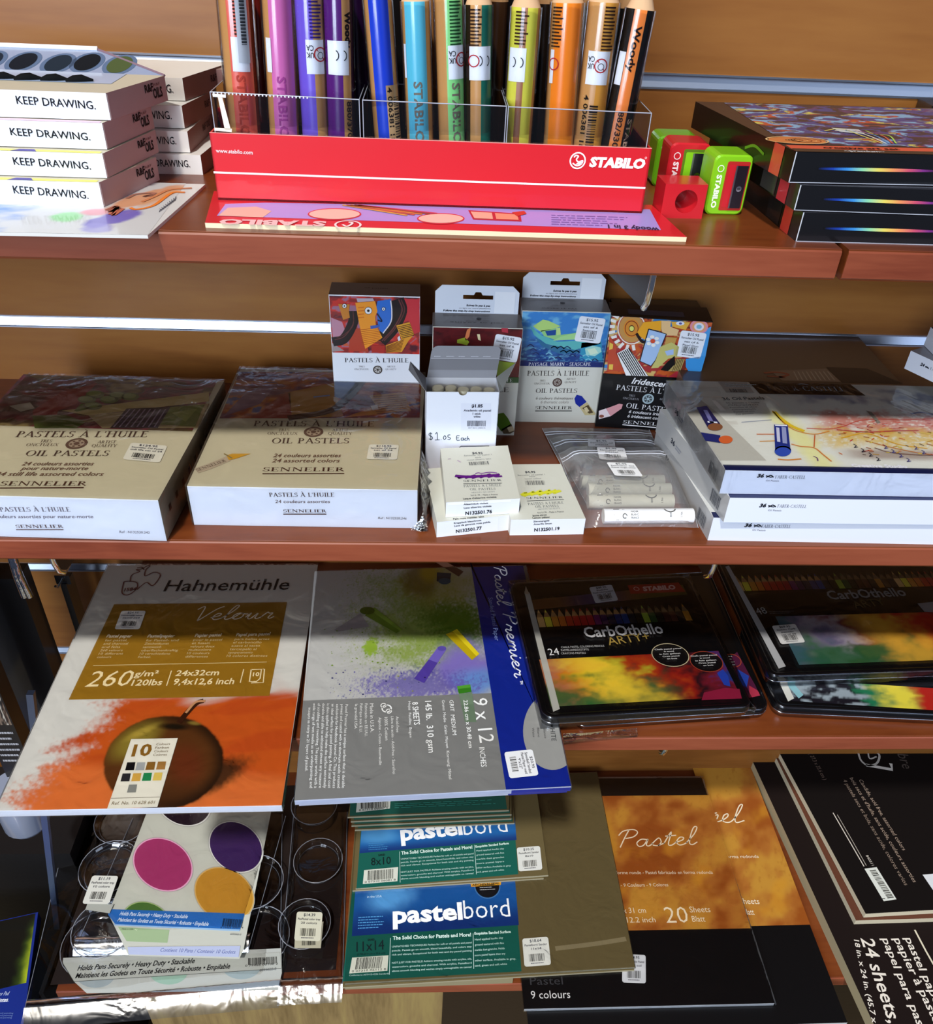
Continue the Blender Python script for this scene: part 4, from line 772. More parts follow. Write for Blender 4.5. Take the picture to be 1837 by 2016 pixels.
# ---- upright cartons
def upright(label, tl, tr, Yf, depth, cols, skew=0., name='pastel_carton', base=None, mat='gloss'):
    """front face top corners (zoomed px) at distance Yf; stands on the shelf"""
    a = aty(*tl, Yf); b = aty(*tr, Yf+skew); h = (a[2]+b[2])/2-S2; n = np.array([-(b-a)[1], (b-a)[0]]); n /= np.linalg.norm(n)
    return Box(name, label, 'box', None, a, b, b[:2]+n*depth, S2, h, cols, mat)
def hangtab(B, hh, col, slot='#0c0a0a', text=True, tc='#20202a', x0=.2):
    """card hang tab rising from the back edge; the code print next to its wording is left blank"""
    m = M(); a, b = B.T[3], B.T[2]; u = (b-a)/np.linalg.norm(b-a); n = np.array([-u[1], u[0], 0]); f = Fr(a, u, np.array([0, 0, 1.]), m); w = B.w
    P = [(x0, 0), (w-x0, 0), (w-x0, hh-.6), (w-x0-.6, hh), (x0+.6, hh), (x0, hh-.6)]
    sx0, sx1, sy = w*.34, w*.68, hh*.62
    # card with a real slot: left, right, bottom and top strips
    def q(pts): 
        k = len(pts); A = [f.p(x, y, 0) for x, y in pts]; Bq = [p_+n*.05 for p_ in A]; m.mesh(A+Bq, [tuple(range(k)), tuple(range(2*k-1, k-1, -1))]+[((i+1) % k, i, i+k, (i+1) % k+k) for i in range(k)], 'paper', col)
    q([(x0, 0), (sx0, 0), (sx0, hh), (x0+.6, hh), (x0, hh-.6)]); q([(sx1, 0), (w-x0, 0), (w-x0, hh-.6), (w-x0-.6, hh), (sx1, hh)]); q([(sx0, 0), (sx1, 0), (sx1, sy-.28), (sx0, sy-.28)]); q([(sx0, sy+.1), (w*.46, sy+.1), (w*.48, sy+.38), (w*.54, sy+.38), (w*.56, sy+.1), (sx1, sy+.1), (sx1, hh), (sx0, hh)])
    if text:
        f.text('Suivez le pas \u00e0 pas', w*.38, hh*.26, w*.27, .17, tc, bold=.03, shear=.1); f.text('en ligne sur notre plateforme', w*.30, hh*.17, w*.36, .1, '#6a6a74'); f.text('Follow the step-by-step instructions', w*.12, hh*.06, w*.53, .16, tc, bold=.03, shear=.1)
        f.rect(w*.70, .06, w*.93, hh*.8, '#f4f5f9', n=2)
    m.build('hang_tab', B.th)
CARD = dict(all='#c8c8c0', top='#55443e', right='#e8e6e2')
# carton with the fragmented picture
Z(630, 540, .21775)
B = upright('carton with bright orange, blue and red angular picture, against the wall', (78, 190), (905, 195), 71.5, 2.9, dict(all='#e9ecf3', top='#5c4a44'), base=None)
F = B.front; vb = F.px(300, 710)[1]
mosaic(F, (.05, B.h-.1), (B.w-.02, B.h-.1), (.05, vb), 8, ['#24141c', '#54202c', '#8c2c2c', '#c8342c', '#9c6c84', '#c85a34'], nx=70, ny=55)
def P_(pts, c, n=2): F.pp(pts, c, 'gloss', n)
P_([(740, 220), (900, 225), (905, 520), (850, 540), (800, 420), (700, 450)], '#c8323c'); P_([(270, 500), (400, 480), (440, 700), (260, 690)], '#b4402c'); P_([(100, 390), (200, 430), (240, 540), (120, 600)], '#c0889c'); P_([(110, 620), (220, 690), (110, 700)], '#a09090')
for k, (c, w) in enumerate((('#1c1014', 1.5), ('#6a3434', .12), ('#5c2c2c', .12))):
    F.stroke([(115+k*18, 610-k*20), (220, 580-k*20), (300, 430+k*15), (300, 330)], w*.6, c, 'gloss', 3+k)
    F.stroke([(690+k*22, 225), (720+k*22, 330), (650+k*18, 480), (540+k*20, 600)], w*.9, c, 'gloss', 3+k)
P_([(640, 222), (650, 330), (640, 430), (570, 530), (530, 500), (510, 300), (520, 240)], '#2c6cc8', 5); P_([(330, 215), (480, 215), (490, 240), (340, 250)], '#b8a8b4', 4)
P_([(320, 255), (500, 240), (520, 330), (500, 380), (505, 450), (565, 570), (410, 672), (380, 560), (350, 420)], '#f0962a', 6); P_([(165, 265), (270, 270), (262, 330), (270, 390), (210, 410), (185, 330)], '#c87c2c', 5)
for k in range(9): F.stroke([(355+k*3, 500+k*17), (540+k*1, 480+k*15)], .05, '#b85a14', 'gloss', 7, sm=0)
for k in range(4): F.stroke([(345, 300+k*30), (400, 295+k*30)], .1, '#d87018', 'gloss', 7)
P_([(595, 640), (850, 545), (800, 600), (740, 700), (600, 705)], '#e0982c', 6); P_([(690, 460), (810, 430), (850, 540), (740, 590)], '#e0a02c', 6)
for k in range(8): F.stroke([(700+k*6, 475+k*14), (815+k*5, 448+k*14)], .07, '#4c2410', 'gloss', 7, sm=0); F.stroke([(600, 650+k*7), (760-k*4, 590+k*14)], .06, '#6c3010', 'gloss', 7, sm=0)
for x, y, r in ((438, 325, 30), (222, 282, 18), (575, 310, 14)): F.discp(x, y, r+4, r+4, '#1c1c24', 'gloss', 8); F.discp(x, y, r, r, '#e8e8ec', 'gloss', 9); F.discp(x, y, r*.4, r*.4, '#141418', 'gloss', 10)
F.stroke([(515, 350), (560, 420), (520, 410)], .12, '#101c3c', 'gloss', 8); P_([(455, 462), (540, 452), (535, 475), (460, 492)], '#3a5cb0', 8); F.stroke([(640, 235), (650, 330), (640, 430), (570, 530)], .1, '#e0dce0', 'gloss', 8); P_([(700, 570), (720, 550), (730, 590), (710, 600)], '#e0dce4', 8); P_([(465, 640), (590, 640), (585, 705), (470, 705)], '#b03028', 7)
F.tp("PASTELS \u00c0 L'HUILE", 225, 793, 800, 796, 38, '#2c2428', font='serif'); emblem(F, 522, 862, 42, '#4c4440', '#c8c4c0'); F.tp('TRES', 352, 840, 405, 840, 15, '#8a8488', font='serif'); F.tp('ONCTUEUX', 310, 865, 440, 865, 15, '#8a8488', font='serif'); F.tp('ARTIST', 605, 840, 682, 840, 15, '#8a8488', font='serif'); F.tp('QUALITY', 590, 865, 692, 865, 15, '#8a8488', font='serif')
B.right.rect(0, B.h*.42, B.d, B.h, '#c05060', 'gloss', 1) ; B.top.text('oil pastels', B.w*.38, B.d*.55, B.w*.26, .16, '#2c201c'); B.done()
# carton with the dark red picture (behind the open white box)
B = upright('carton with dark red picture and white hang tab, behind the open white box', (1020, 485), (1837, 475), 68.6, 3.0, dict(all='#d9d6c8', top='#6c625c', left='#e6e6ea'))
F = B.front
mosaic(F, (.05, B.h-.08), (B.w-.02, B.h-.08), (.05, F.px(1700, 940)[1]), 44, ['#2c0c10', '#4c1014', '#5c1418', '#6a1a1c'], nx=40, ny=40)
P_([(1310, 570), (1330, 500), (1365, 480), (1350, 560), (1320, 600)], '#d87c4c', 3); P_([(1240, 590), (1310, 570), (1350, 610), (1330, 640), (1240, 620)], '#9cac30', 3); P_([(1420, 540), (1445, 540), (1455, 600), (1430, 590)], '#e8d8a8', 3); P_([(1640, 478), (1700, 478), (1700, 530), (1645, 520)], '#b83040', 3)
P_([(1600, 780), (1760, 800), (1700, 930), (1600, 940)], '#98b030', 3); P_([(1600, 925), (1837, 930), (1830, 980), (1600, 980)], '#2c5024', 4); F.tp('DECOUVERTE', 1400, 968, 1740, 972, 30, '#e8e8e0', font='serif', n=5)
F.tp("L'HUILE", 1380, 1062, 1705, 1062, 40, '#3c3230', font='serif'); P_([(1610, 1260), (1660, 1250), (1700, 1300), (1730, 1360), (1640, 1420), (1600, 1360)], '#4c7018', 3); P_([(1640, 1400), (1730, 1350), (1780, 1420), (1720, 1440), (1660, 1440)], '#5c4c34', 3); P_([(1690, 1385), (1740, 1370), (1760, 1410), (1710, 1425)], '#c8b490', 4)
hangtab(B, 2.6, '#e3e7f0'); B.top.text('Suivez le pas', 1.5, .9, 4.8, .16, '#3c3430'); B.top.disc(B.w*.52, B.d*.6, .22, '#241c1c', n=3)
B.done(); price(B.th, F, (1590, 535), (1826, 572), (1545, 762), ('$15.95', 'Sennelier Oil Pastel', 'set of 6', 'Discovery'))
# seascape carton
Z(1010, 520, .21775)
B = upright('carton with blue and green painted boat picture and white hang tab', (85, 425), (888, 432), 71.2, 3.0, dict(all='#d6d4c8', top='#777270', left='#e6e6ea'))
F = B.front
def _sea(X, Y):
    n = fbm(X*1.4, Y*2, 6, 4, 71); a = np.broadcast_to(C3('#3c84cc'), X.shape+(3,)).copy(); a = mixc(a, '#70b4dc', sstep(.5, .7, n)*(Y < .45)); a = mixc(a, '#123c80', sstep(.45, .9, Y+.5*(n-.5))); a = mixc(a, '#6cb0d0', sstep(.6, .68, fbm(X*3, Y*5, 6, 3, 5))*(Y > .5)*.7); return a
v0, v1 = F.px(400, 880)[1], F.px(400, 925)[1]
F.art((.03, B.h-.08), (B.w-.03, B.h-.08), (.03, v0), 90, 60, _sea, 'gloss')
P_([(150, 550), (250, 640), (400, 700), (600, 690), (800, 640), (790, 720), (610, 760), (560, 790), (440, 780), (300, 720), (190, 640)], '#5cb8b8', 2); P_([(200, 660), (300, 720), (560, 775), (600, 760), (600, 800), (420, 810), (260, 740)], '#2c6c94', 3)
P_([(180, 560), (270, 500), (320, 510), (430, 560), (380, 580), (250, 610)], '#b8dc7c', 3); P_([(250, 600), (400, 580), (420, 600), (420, 640), (570, 620), (400, 690), (280, 650)], '#98d084', 3); P_([(290, 605), (390, 590), (385, 640), (310, 645)], '#1c4a94', 4); P_([(390, 575), (425, 570), (432, 635), (395, 640)], '#c0e08c', 5); P_([(430, 655), (600, 610), (620, 630), (560, 680), (360, 690)], '#a8dc90', 4)
P_([(650, 760), (720, 735), (790, 750), (800, 790), (740, 830), (660, 820)], '#a8dcd0', 4); P_([(620, 710), (800, 700), (810, 870), (600, 870)], '#2c94b8', 2); P_([(670, 770), (740, 755), (770, 800), (700, 820)], '#d8ecd0', 5)
for k in range(22): x = 130+ (k*83) % 640; y = 740+(k*37) % 130; F.stroke([(x, y), (x+30, y-14), (x+60, y+6)], .1, ['#0c2460', '#1c4c9c', '#80c4d8', '#0a1c4c'][k % 4], 'gloss', 3)
F.rect(.03, v1, B.w-.03, v0, '#1a2a6c', 'gloss', 2); F.tp('PAYSAGE MARIN - SEASCAPE', 140, 917, 700, 917, 30, '#eef0f6', font='serif', n=4)
F.tp("PASTELS \u00c0 L'HUILE", 128, 1008, 685, 1008, 45, '#3c3230', font='serif'); F.tp('OIL PASTELS', 205, 1163, 578, 1163, 40, '#3c3230', font='serif'); F.tp('TRES', 240, 1060, 292, 1060, 16, '#6a6058', font='serif'); F.tp('ONCTUEUX', 190, 1086, 330, 1086, 16, '#6a6058', font='serif'); F.tp('ARTIST', 482, 1045, 566, 1045, 16, '#6a6058', font='serif'); F.tp('QUALITY', 466, 1073, 572, 1073, 16, '#6a6058', font='serif'); emblem(F, 400, 1068, 43, '#54403a', '#a49a90')
F.tp('6 couleurs th\u00e9matiques', 205, 1222, 540, 1222, 24, '#5c5048', shear=.2); F.tp('6 thematic colors', 248, 1257, 500, 1257, 24, '#8a8078', shear=.2); F.tp('SENNELIER', 200, 1310, 532, 1310, 26, '#2c2424', font='serif'); F.stroke([(200, 1326), (532, 1326)], .09, '#2c2424')
P_([(555, 1215), (575, 1180), (620, 1190), (665, 1245), (600, 1290), (565, 1260)], '#1c2c94', 3); P_([(600, 1290), (668, 1248), (745, 1350), (740, 1362), (650, 1364)], '#c8b888', 3); P_([(625, 1300), (680, 1270), (725, 1340), (690, 1350)], '#54442c', 4); P_([(640, 1300), (665, 1288), (690, 1325), (660, 1340)], '#d8c8a0', 5)
hangtab(B, 2.5, '#dfe2ea'); B.top.disc(B.w*.48, B.d*.62, .22, '#2c2424', n=3); B.top.text('SUIVEZ LE PAS', 1.8, .5, 3.2, .18, '#4c403c')
B.done(); price(B.th, F, (605, 465), (840, 492), (553, 692), ('$15.95', 'Sennelier Oil Pastel', 'set of 6', 'Seascape'))
# black iridescent carton
B = upright('black carton with a colourful patchwork picture, beside the white boxes', (892, 455), (1806, 532), 70.6, 3.2, dict(all='#0e0d10', top='#0c0b0e'), skew=-.8)
F = B.front; vb = F.px(1300, 1015)[1]
mosaic(F, (.05, B.h-.08), (B.w-.03, B.h-.08), (.05, vb), 91, ['#16100e', '#7c2c1c', '#c85a24', '#a83030', '#d8b46c', '#3c84c8'], nx=90, ny=60)
for k in range(9): a = math.radians(140+k*17); F.stroke([(1070+150*math.cos(a), 580-150*math.sin(a)), (1070+240*math.cos(a), 580-200*math.sin(a))], .28, '#f0ece4', 'gloss', 2, sm=0)
for r, c in ((128, '#f0e8d8'), (118, '#b4504c'), (112, '#c8924c'), (72, '#e08c2c'), (62, '#8c3418'), (55, '#d88a30'), (26, '#4c2410'), (20, '#e0e070')): F.discp(1072, 578, r, r*1.15, c, 'gloss', 3+[128, 118, 112, 72, 62, 55, 26, 20].index(r))
P_([(1180, 520), (1340, 505), (1335, 600), (1230, 580), (1190, 680), (1115, 620)], '#f0a824', 11); F.stroke([(1115, 620), (1160, 690), (1200, 700)], .25, '#201010', 'gloss', 12); P_([(1340, 505), (1430, 510), (1420, 560), (1500, 590), (1480, 640), (1360, 640), (1340, 590)], '#e8c088', 11); P_([(1430, 515), (1600, 520), (1560, 590), (1440, 560)], '#e8b040', 11); F.discp(1510, 530, 38, 18, '#e8e8f0', 'gloss', 12); F.discp(1512, 530, 14, 10, '#5c5ca0', 'gloss', 13)
for r, c in ((82, '#e090a0'), (62, '#e8a06c'), (44, '#e8e0e8'), (24, '#7cb8d0')): F.discp(1680, 560, r, r*.8, c, 'gloss', 11+[82, 62, 44, 24].index(r))
P_([(1225, 580), (1385, 625), (1290, 860), (1245, 915), (1145, 870)], '#a8c4e8', 12); F.stroke([(1225, 580), (1385, 625), (1290, 860), (1245, 915), (1145, 870), (1225, 580)], .1, '#1c1820', 'gloss', 13, sm=0)
for k in range(6): a = k*math.pi/3+.4; F.discp(1262+44*math.cos(a), 688+38*math.sin(a), 20, 15, '#f0f0e8', 'gloss', 14)
F.discp(1262, 688, 22, 20, '#d85030', 'gloss', 15); P_([(1385, 650), (1480, 660), (1460, 720), (1370, 720)], '#c89c50', 13)
P_([(1330, 740), (1430, 700), (1500, 740), (1480, 830), (1400, 850), (1310, 930), (1245, 935), (1290, 860)], '#c8c070', 14); P_([(1370, 780), (1450, 760), (1450, 810), (1390, 820)], '#a8c0e8', 15); P_([(1390, 880), (1460, 820), (1460, 900), (1400, 960), (1330, 950)], '#141010', 15); P_([(1470, 850), (1550, 850), (1510, 960), (1390, 960), (1460, 900)], '#b8a060', 15)
for k in range(5): F.stroke([(1480+k*14, 850), (1440+k*15, 955)], .06, '#3c2c14', 'gloss', 16, sm=0)
P_([(940, 800), (1040, 745), (1220, 1005), (1020, 1000)], '#f0f0f0', 14)
for k in range(7): F.stroke([(952+k*15, 800-k*8), (1075+k*20, 1000)], .09, '#181818', 'gloss', 15, sm=0)
P_([(870, 640), (940, 740), (930, 800), (1000, 960), (850, 960), (860, 800)], '#c0482c', 10); P_([(872, 700), (905, 720), (900, 760), (868, 770)], '#e8c04c', 11); P_([(868, 900), (905, 900), (900, 950), (865, 945)], '#e8c04c', 11); P_([(1560, 850), (1740, 820), (1700, 960), (1600, 990), (1560, 920)], '#3c94d8', 14); P_([(1700, 600), (1790, 560), (1750, 830), (1690, 840)], '#4c9cdc', 10); P_([(1480, 960), (1600, 1000), (1590, 1020), (1400, 1015)], '#c83444', 14)
F.rect(0, 0, B.w, vb, '#0e0d10', 'gloss', 9)
F.tp('Iridescent', 1068, 1072, 1420, 1112, 52, '#f0f0f2', font='sans', shear=.3, n=12, bold=.02); F.tp("PASTELS \u00c0 L'HUILE", 930, 1128, 1560, 1185, 46, '#e8e8ec', font='serif', n=12); F.tp('OIL PASTELS', 1018, 1290, 1440, 1338, 44, '#e8e8ec', font='serif', n=12)
F.tp('TRES', 1045, 1188, 1100, 1194, 18, '#a8a8b0', font='serif', n=12); F.tp('ONCTUEUX', 992, 1212, 1135, 1225, 18, '#a8a8b0', font='serif', n=12); F.tp('ARTIST', 1320, 1222, 1400, 1228, 18, '#a8a8b0', font='serif', n=12); emblem(F, 1220, 1212, 52, '#a8bcc4', '#3c4448', n=12)
F.tp('6 couleurs iris\u00e9es', 1042, 1338, 1380, 1368, 26, '#d8d8dc', shear=.2, n=12, bold=.02); F.tp('6 iridescent colors', 1030, 1378, 1370, 1405, 26, '#d8d8dc', shear=.2, n=12, bold=.02); F.tp('SENNELIER', 992, 1432, 1420, 1462, 28, '#f0f0f4', font='serif', n=12); F.stroke([(988, 1445), (1400, 1480)], .1, '#f0f0f4', n=12)
P_([(840, 1300), (960, 1255), (992, 1262), (980, 1300), (880, 1370)], '#d89aa0', 12); P_([(775, 1320), (840, 1298), (880, 1368), (775, 1395)], '#e8d8dc', 12); F.discp(800, 1368, 22, 14, '#8c5040', 'gloss', 13)
B.top.rect(1.6, .6, B.w-2.4, .62+1.1, '#2c3040', 'gloss', 1); F.stroke([(895, 450), (1000, 460)], .08, '#9c9ca4', n=12)
B.done(); price(B.th, F, (1520, 590), (1752, 620), (1460, 822), ('$15.95', 'Sennelier Oil Pastel', 'set of 6', 'Pearl Duo'), n=14)
BI = B
B = upright('black hang tab carton behind the black patchwork carton, only its dark top showing', (905, 375), (1700, 385), 75.2, 1.6, dict(all='#100e10', top='#0c0b0c')); B.front.greek(.3, B.h-.5, B.w-.6, .35, 1, '#b8a890', n=2); B.done()
# ---- open white box with sticks
Z(630, 540, .21775)
p_bl = at(840, 928, 0) if False else None
Z(); bl = at(836.5, 925, S2); Z(630, 540, .21775)
tl, tr = aty(960, 1045, bl[1]), aty(1622, 1082, bl[1]+.2); h = (tl[2]+tr[2])/2-S2; n = np.array([-(tr-tl)[1], (tr-tl)[0]]); n /= np.linalg.norm(n); D = 2.6
th_ = thing('pastel_dispenser_box', ((tl+tr)[0]/2, tl[1]+D/2, S2), 'open white card box of pale pastel sticks, price written on the front', 'box')
m = M(); a, b = np.array([tl[0], tl[1], S2]), np.array([tr[0], tr[1], S2]); nn = np.array([n[0], n[1], 0]); up = np.array([0, 0, 1.]); u = (b-a)/np.linalg.norm(b-a); w = np.linalg.norm(b-a); t_ = .05
F = Fr(a, u, up, m)
cxn, rn = w*.5, .36
prof = [(0, 0), (w, 0), (w, h)]+[(cxn+rn*math.cos(math.radians(q)), h+rn*.95*math.sin(math.radians(q))) for q in range(0, -181, -18)]+[(0, h)]
F.poly(prof, '#e6eaf4', 'paper', 0); m.poly([p+nn*t_ for p in [F.p(x, y, 0) for x, y in prof]][::-1], 'paper', '#b8b4a8')
m.hexa([a, a+u*t_, a+u*t_+nn*D, a+nn*D], [p+up*h for p in (a, a+u*t_, a+u*t_+nn*D, a+nn*D)], 'paper', '#e6eaf4'); m.hexa([b-u*t_, b, b+nn*D, b-u*t_+nn*D], [p+up*h for p in (b-u*t_, b, b+nn*D, b-u*t_+nn*D)], 'paper', '#d8dce6'); m.hexa([a+nn*(D-t_), b+nn*(D-t_), b+nn*D, a+nn*D], [p+up*h for p in (a+nn*(D-t_), b+nn*(D-t_), b+nn*D, a+nn*D)], 'paper', '#c8c8cc'); m.hexa([a, b, b+nn*D, a+nn*D], [p+up*.05 for p in (a, b, b+nn*D, a+nn*D)], 'paper', '#c8c8cc')
F.pp([(1275, 1165), (1548, 1165), (1548, 1410), (1275, 1410)], '#dfe3f0', n=1); F.tp('$1.05', 1370, 1202, 1470, 1202, 26, '#2c2c3a', bold=.04); F.tp('Academic oil pastel', 1298, 1238, 1545, 1240, 18, '#3a3a4a', bold=.02); F.tp('1 stick', 1380, 1268, 1455, 1268, 18, '#3a3a4a', bold=.02); F.tp('white', 1388, 1294, 1450, 1294, 18, '#3a3a4a', bold=.02)
q0, q1 = F.px(1330, 1372), F.px(1498, 1322); F.bars(q0[0], q0[1], q1[0]-q0[0], q1[1]-q0[1], '#3c3e4c', k=24); F.tp('007 8412 008412', 1340, 1392, 1495, 1392, 9, '#4a4a58')
ink = '#2c3c44'
for s_ in ([(1015, 1440), (990, 1435), (988, 1455), (1015, 1470), (1010, 1490), (985, 1485)], [(1000, 1428), (1002, 1498)], [(1042, 1445), (1058, 1430), (1060, 1495)], [(1038, 1496), (1082, 1494)], [(1094, 1492), (1098, 1494)], [(1128, 1455), (1115, 1475), (1125, 1493), (1140, 1475), (1128, 1455)], [(1178, 1450), (1158, 1452), (1158, 1470), (1178, 1478), (1172, 1492), (1152, 1490)],
           [(1262, 1458), (1236, 1460), (1238, 1498), (1264, 1497)], [(1238, 1478), (1258, 1477)], [(1295, 1478), (1278, 1480), (1278, 1498), (1295, 1495), (1297, 1478), (1300, 1500)], [(1325, 1480), (1310, 1484), (1310, 1498), (1328, 1498)], [(1334, 1462), (1334, 1500)], [(1334, 1488), (1345, 1482), (1348, 1502)]):
    F.stroke(s_, .055, ink, n=3, sm=4)
F.stroke([(1260, 1565), (1275, 1552), (1530, 1550)], .06, '#1c1c1c', n=3, sm=0)
m.build('carton', th_)
# lid with tuck flap, leaning back, grey inside
m = M(); hb0, hb1 = a+nn*D+up*h+u*.15, b+nn*D+up*h-u*.05; t0 = aty(1020, 660, a[1]+D+1.1); t1 = aty(1630, 690, a[1]+D+1.3)
V_ = ((t0+t1)/2-(hb0+hb1)/2); f = Fr(hb0, (hb1-hb0)/np.linalg.norm(hb1-hb0), V_/np.linalg.norm(V_), m); Lh = np.linalg.norm(V_)+.25; lw = np.linalg.norm(hb1-hb0)
rr = [(0, 0), (lw, 0), (lw, Lh-.5)]+[(lw-.5+.5*math.cos(math.radians(q)), Lh-.5+.5*math.sin(math.radians(q))) for q in (30, 60, 90)]+[(.5-.5*math.sin(math.radians(q)), Lh-.5+.5*math.cos(math.radians(q))) for q in (0, 30, 60, 90)]
k = len(rr); A_ = [f.p(x, y, 0) for x, y in rr]; Bk = [p-f.N*.05 for p in A_]; m.mesh(A_+Bk, [tuple(range(k)), tuple(range(2*k-1, k-1, -1))]+[((i+1) % k, i, i+k, (i+1) % k+k) for i in range(k)], 'paper', '#8d8d92')
f.rect(.02, Lh*.24, lw-.02, Lh*.6, '#77777c', n=1); f.stroke([(.05, Lh*.6), (lw-.05, Lh*.6)], .05, '#b8b8be', px=False, n=2)
for q in range(5): f.greek(.3+q*1.05, Lh*.63, .7, .22, 1, '#c0c0c8', n=2, seed=q)
f.rect(.0, 0, lw, Lh*.22, '#8f9096', n=1); m.build('lid', th_)
for s_, p0, p1, o1, o2, nm in ((-1, a+up*h, a+nn*D+up*h, aty(815, 790, a[1]+.6), aty(800, 865, a[1]+.1), 'side_flap'), (1, b+nn*D+up*h, b+up*h, aty(1772, 800, b[1]+1.2), aty(1640, 1040, b[1]+.3), 'side_flap')):
    m = M(); pts = [p0, p1, o1, o2] if s_ < 0 else [p0, p1, o2+u*.1, o1]; nf = np.cross(pts[1]-pts[0], pts[2]-pts[0]); nf /= np.linalg.norm(nf); q = [p+nf*.04 for p in pts]; m.mesh(pts+q, [(0, 1, 2, 3), (7, 6, 5, 4), (1, 0, 4, 5), (2, 1, 5, 6), (3, 2, 6, 7), (0, 3, 7, 4)], 'paper', '#7c7a7c' if s_ < 0 else '#8a8c88'); m.build(nm, th_)
for i, (x, y) in enumerate(((1068, 1028), (1186, 1030), (1296, 1046), (1413, 1043), (1530, 1052))):
    yy = a[1]+[1.55, 1.7, 1.0, 1.2, 1.05][i]; tpt = aty(x, y-8, yy); r = .49
    m = M(); bot = np.array([tpt[0], yy, S2+.06]); top = np.array([tpt[0], yy, min(tpt[2], S2+h+.4)]); m.tube([bot, top-up*.04, top], [r, r, r*.96], 'paper', '#c9c2a8', 18, smooth=True); m.tube([top, top+up*.012], r*.82, 'paper', '#d8d1b4', 18, smooth=False)
    tag(m.build('pastel_stick', base=bot), 'pale pastel stick standing in the open white box, %s' % ['first from the left', 'second from the left', 'in the middle', 'second from the right', 'first from the right'][i], 'pastel stick', 'sticks in the open white box')
# ---- three small reference boxes
Z(820, 840, .19597)
W_ = '#e2e6ee'; TOPC = '#cfd0c4'
def small(label, tfl, tfr, tbr, tbl, bfl, z0, side, gt):
    P = at(*bfl, z0); h = zof(*tfl, P)-z0; z1 = z0+h; fl, fr = at(*tfl, z1), at(*tfr, z1); bk = at(*(tbr if side == 'r' else tbl), z1)
    return Box('single_pastel_box', label, 'box', 'small white pastel boxes with swatches', fl, fr, bk, z0, h, dict(all='#e4e8f2', top=TOPC, left='#d0cec4'), 'paper', side=side)
def refprint(B, swc, code, cx, ys, sl, lines):
    F, G = B.top, B.front
B77 = small('small white box ending 77 lying under the box with the purple scribble', (205, 960), (935, 890), (900, 330), (80, 425), (208, 1112), S2, 'l', None)
G = B77.front; G.tp('N132501.77', 395, 1065, 655, 1030, 30, '#14161c', bold=.03); G.tp('Laca de garanza rosa palida', 378, 1003, 742, 962, 16, '#3c4048', bold=.02); G.tp('Krapplack blauchrosa', 375, 975, 650, 945, 16, '#3c4048', bold=.02); B77.top.tp('Pale rose madder lake', 370, 938, 680, 912, 15, '#3c4048', bold=.02); G.rect(.1, .05, B77.w-.9, B77.h-.08, '#e9edf6', n=1); B77.done()
B19 = small('small white box with a yellow scribble and the number ending 19', (950, 935), (1700, 925), (1450, 375), (1000, 385), (965, 1092), S2, 'r', None)
F, G = B19.top, B19.front
F.tp('$4.95', 1092, 468, 1195, 468, 20, '#55585c', bold=.02); F.tp('Sennelier oil pastel 1', 1018, 497, 1290, 488, 12, '#8a8c8c'); F.tp('stick', 1135, 508, 1195, 508, 12, '#8a8c8c'); F.tp('lemon yellow', 1090, 533, 1255, 528, 12, '#8a8c8c')
q0, q1 = F.px(1100, 590), F.px(1280, 545); F.bars(q0[0], q0[1], q1[0]-q0[0], q1[1]-q0[1], '#4c4e54')
sc = [(1050, 690), (1100, 665), (1080, 700), (1180, 655), (1150, 690), (1250, 645), (1230, 690), (1340, 640), (1310, 680), (1400, 640), (1380, 670), (1450, 645)]
F.stroke(sc, .26, '#d8d83c', n=3); F.stroke([(1050, 690), (1200, 675), (1330, 662), (1440, 650)], .34, '#d4d432', n=4)
F.tp('SENNELIER', 1105, 730, 1470, 720, 18, '#3c4044', font='serif'); F.stroke([(1110, 750), (1480, 735)], .06, '#2c3034'); F.tp("PASTELS A L'HUILE", 1122, 790, 1480, 775, 22, '#6a7074', font='serif'); F.tp('OIL PASTELS', 1195, 818, 1430, 808, 22, '#6a7074', font='serif'); F.tp('ARTISTS QUALITY', 1218, 840, 1445, 828, 12, '#8a9094', font='serif'); F.tp('5ml 0.17fl. - Made in France', 1218, 875, 1478, 862, 14, '#3c4044'); F.tp('Jaune citron', 1165, 905, 1310, 895, 15, '#3c4044', bold=.02); F.tp('Lemon yellow', 1168, 928, 1340, 918, 15, '#3c4044', bold=.02)
G.tp('Zitronengelb', 1172, 958, 1335, 948, 14, '#3c4044', bold=.02); G.tp('Amarillo limon', 1175, 985, 1358, 976, 15, '#3c4044', bold=.02); G.tp('N132501.19', 1182, 1050, 1436, 1035, 30, '#14161c', bold=.03); B19.done()
B76 = small('small white box with a purple scribble resting on another, number ending 76', (298, 762), (1040, 722), (918, 188), (245, 222), (300, 910), S2+B77.h+.03, 'r', None)
F, G = B76.top, B76.front
F.tp('$4.95', 560, 278, 665, 278, 20, '#55585c', bold=.02); F.tp('Sennelier oil pastel 1', 478, 300, 755, 288, 12, '#8a8c8c'); F.tp('stick', 590, 318, 650, 316, 12, '#8a8c8c'); F.tp('violet alizarin lake', 505, 345, 750, 330, 12, '#8a8c8c')
q0, q1 = F.px(532, 392), F.px(722, 350); F.bars(q0[0], q0[1], q1[0]-q0[0], q1[1]-q0[1], '#4c4e54')
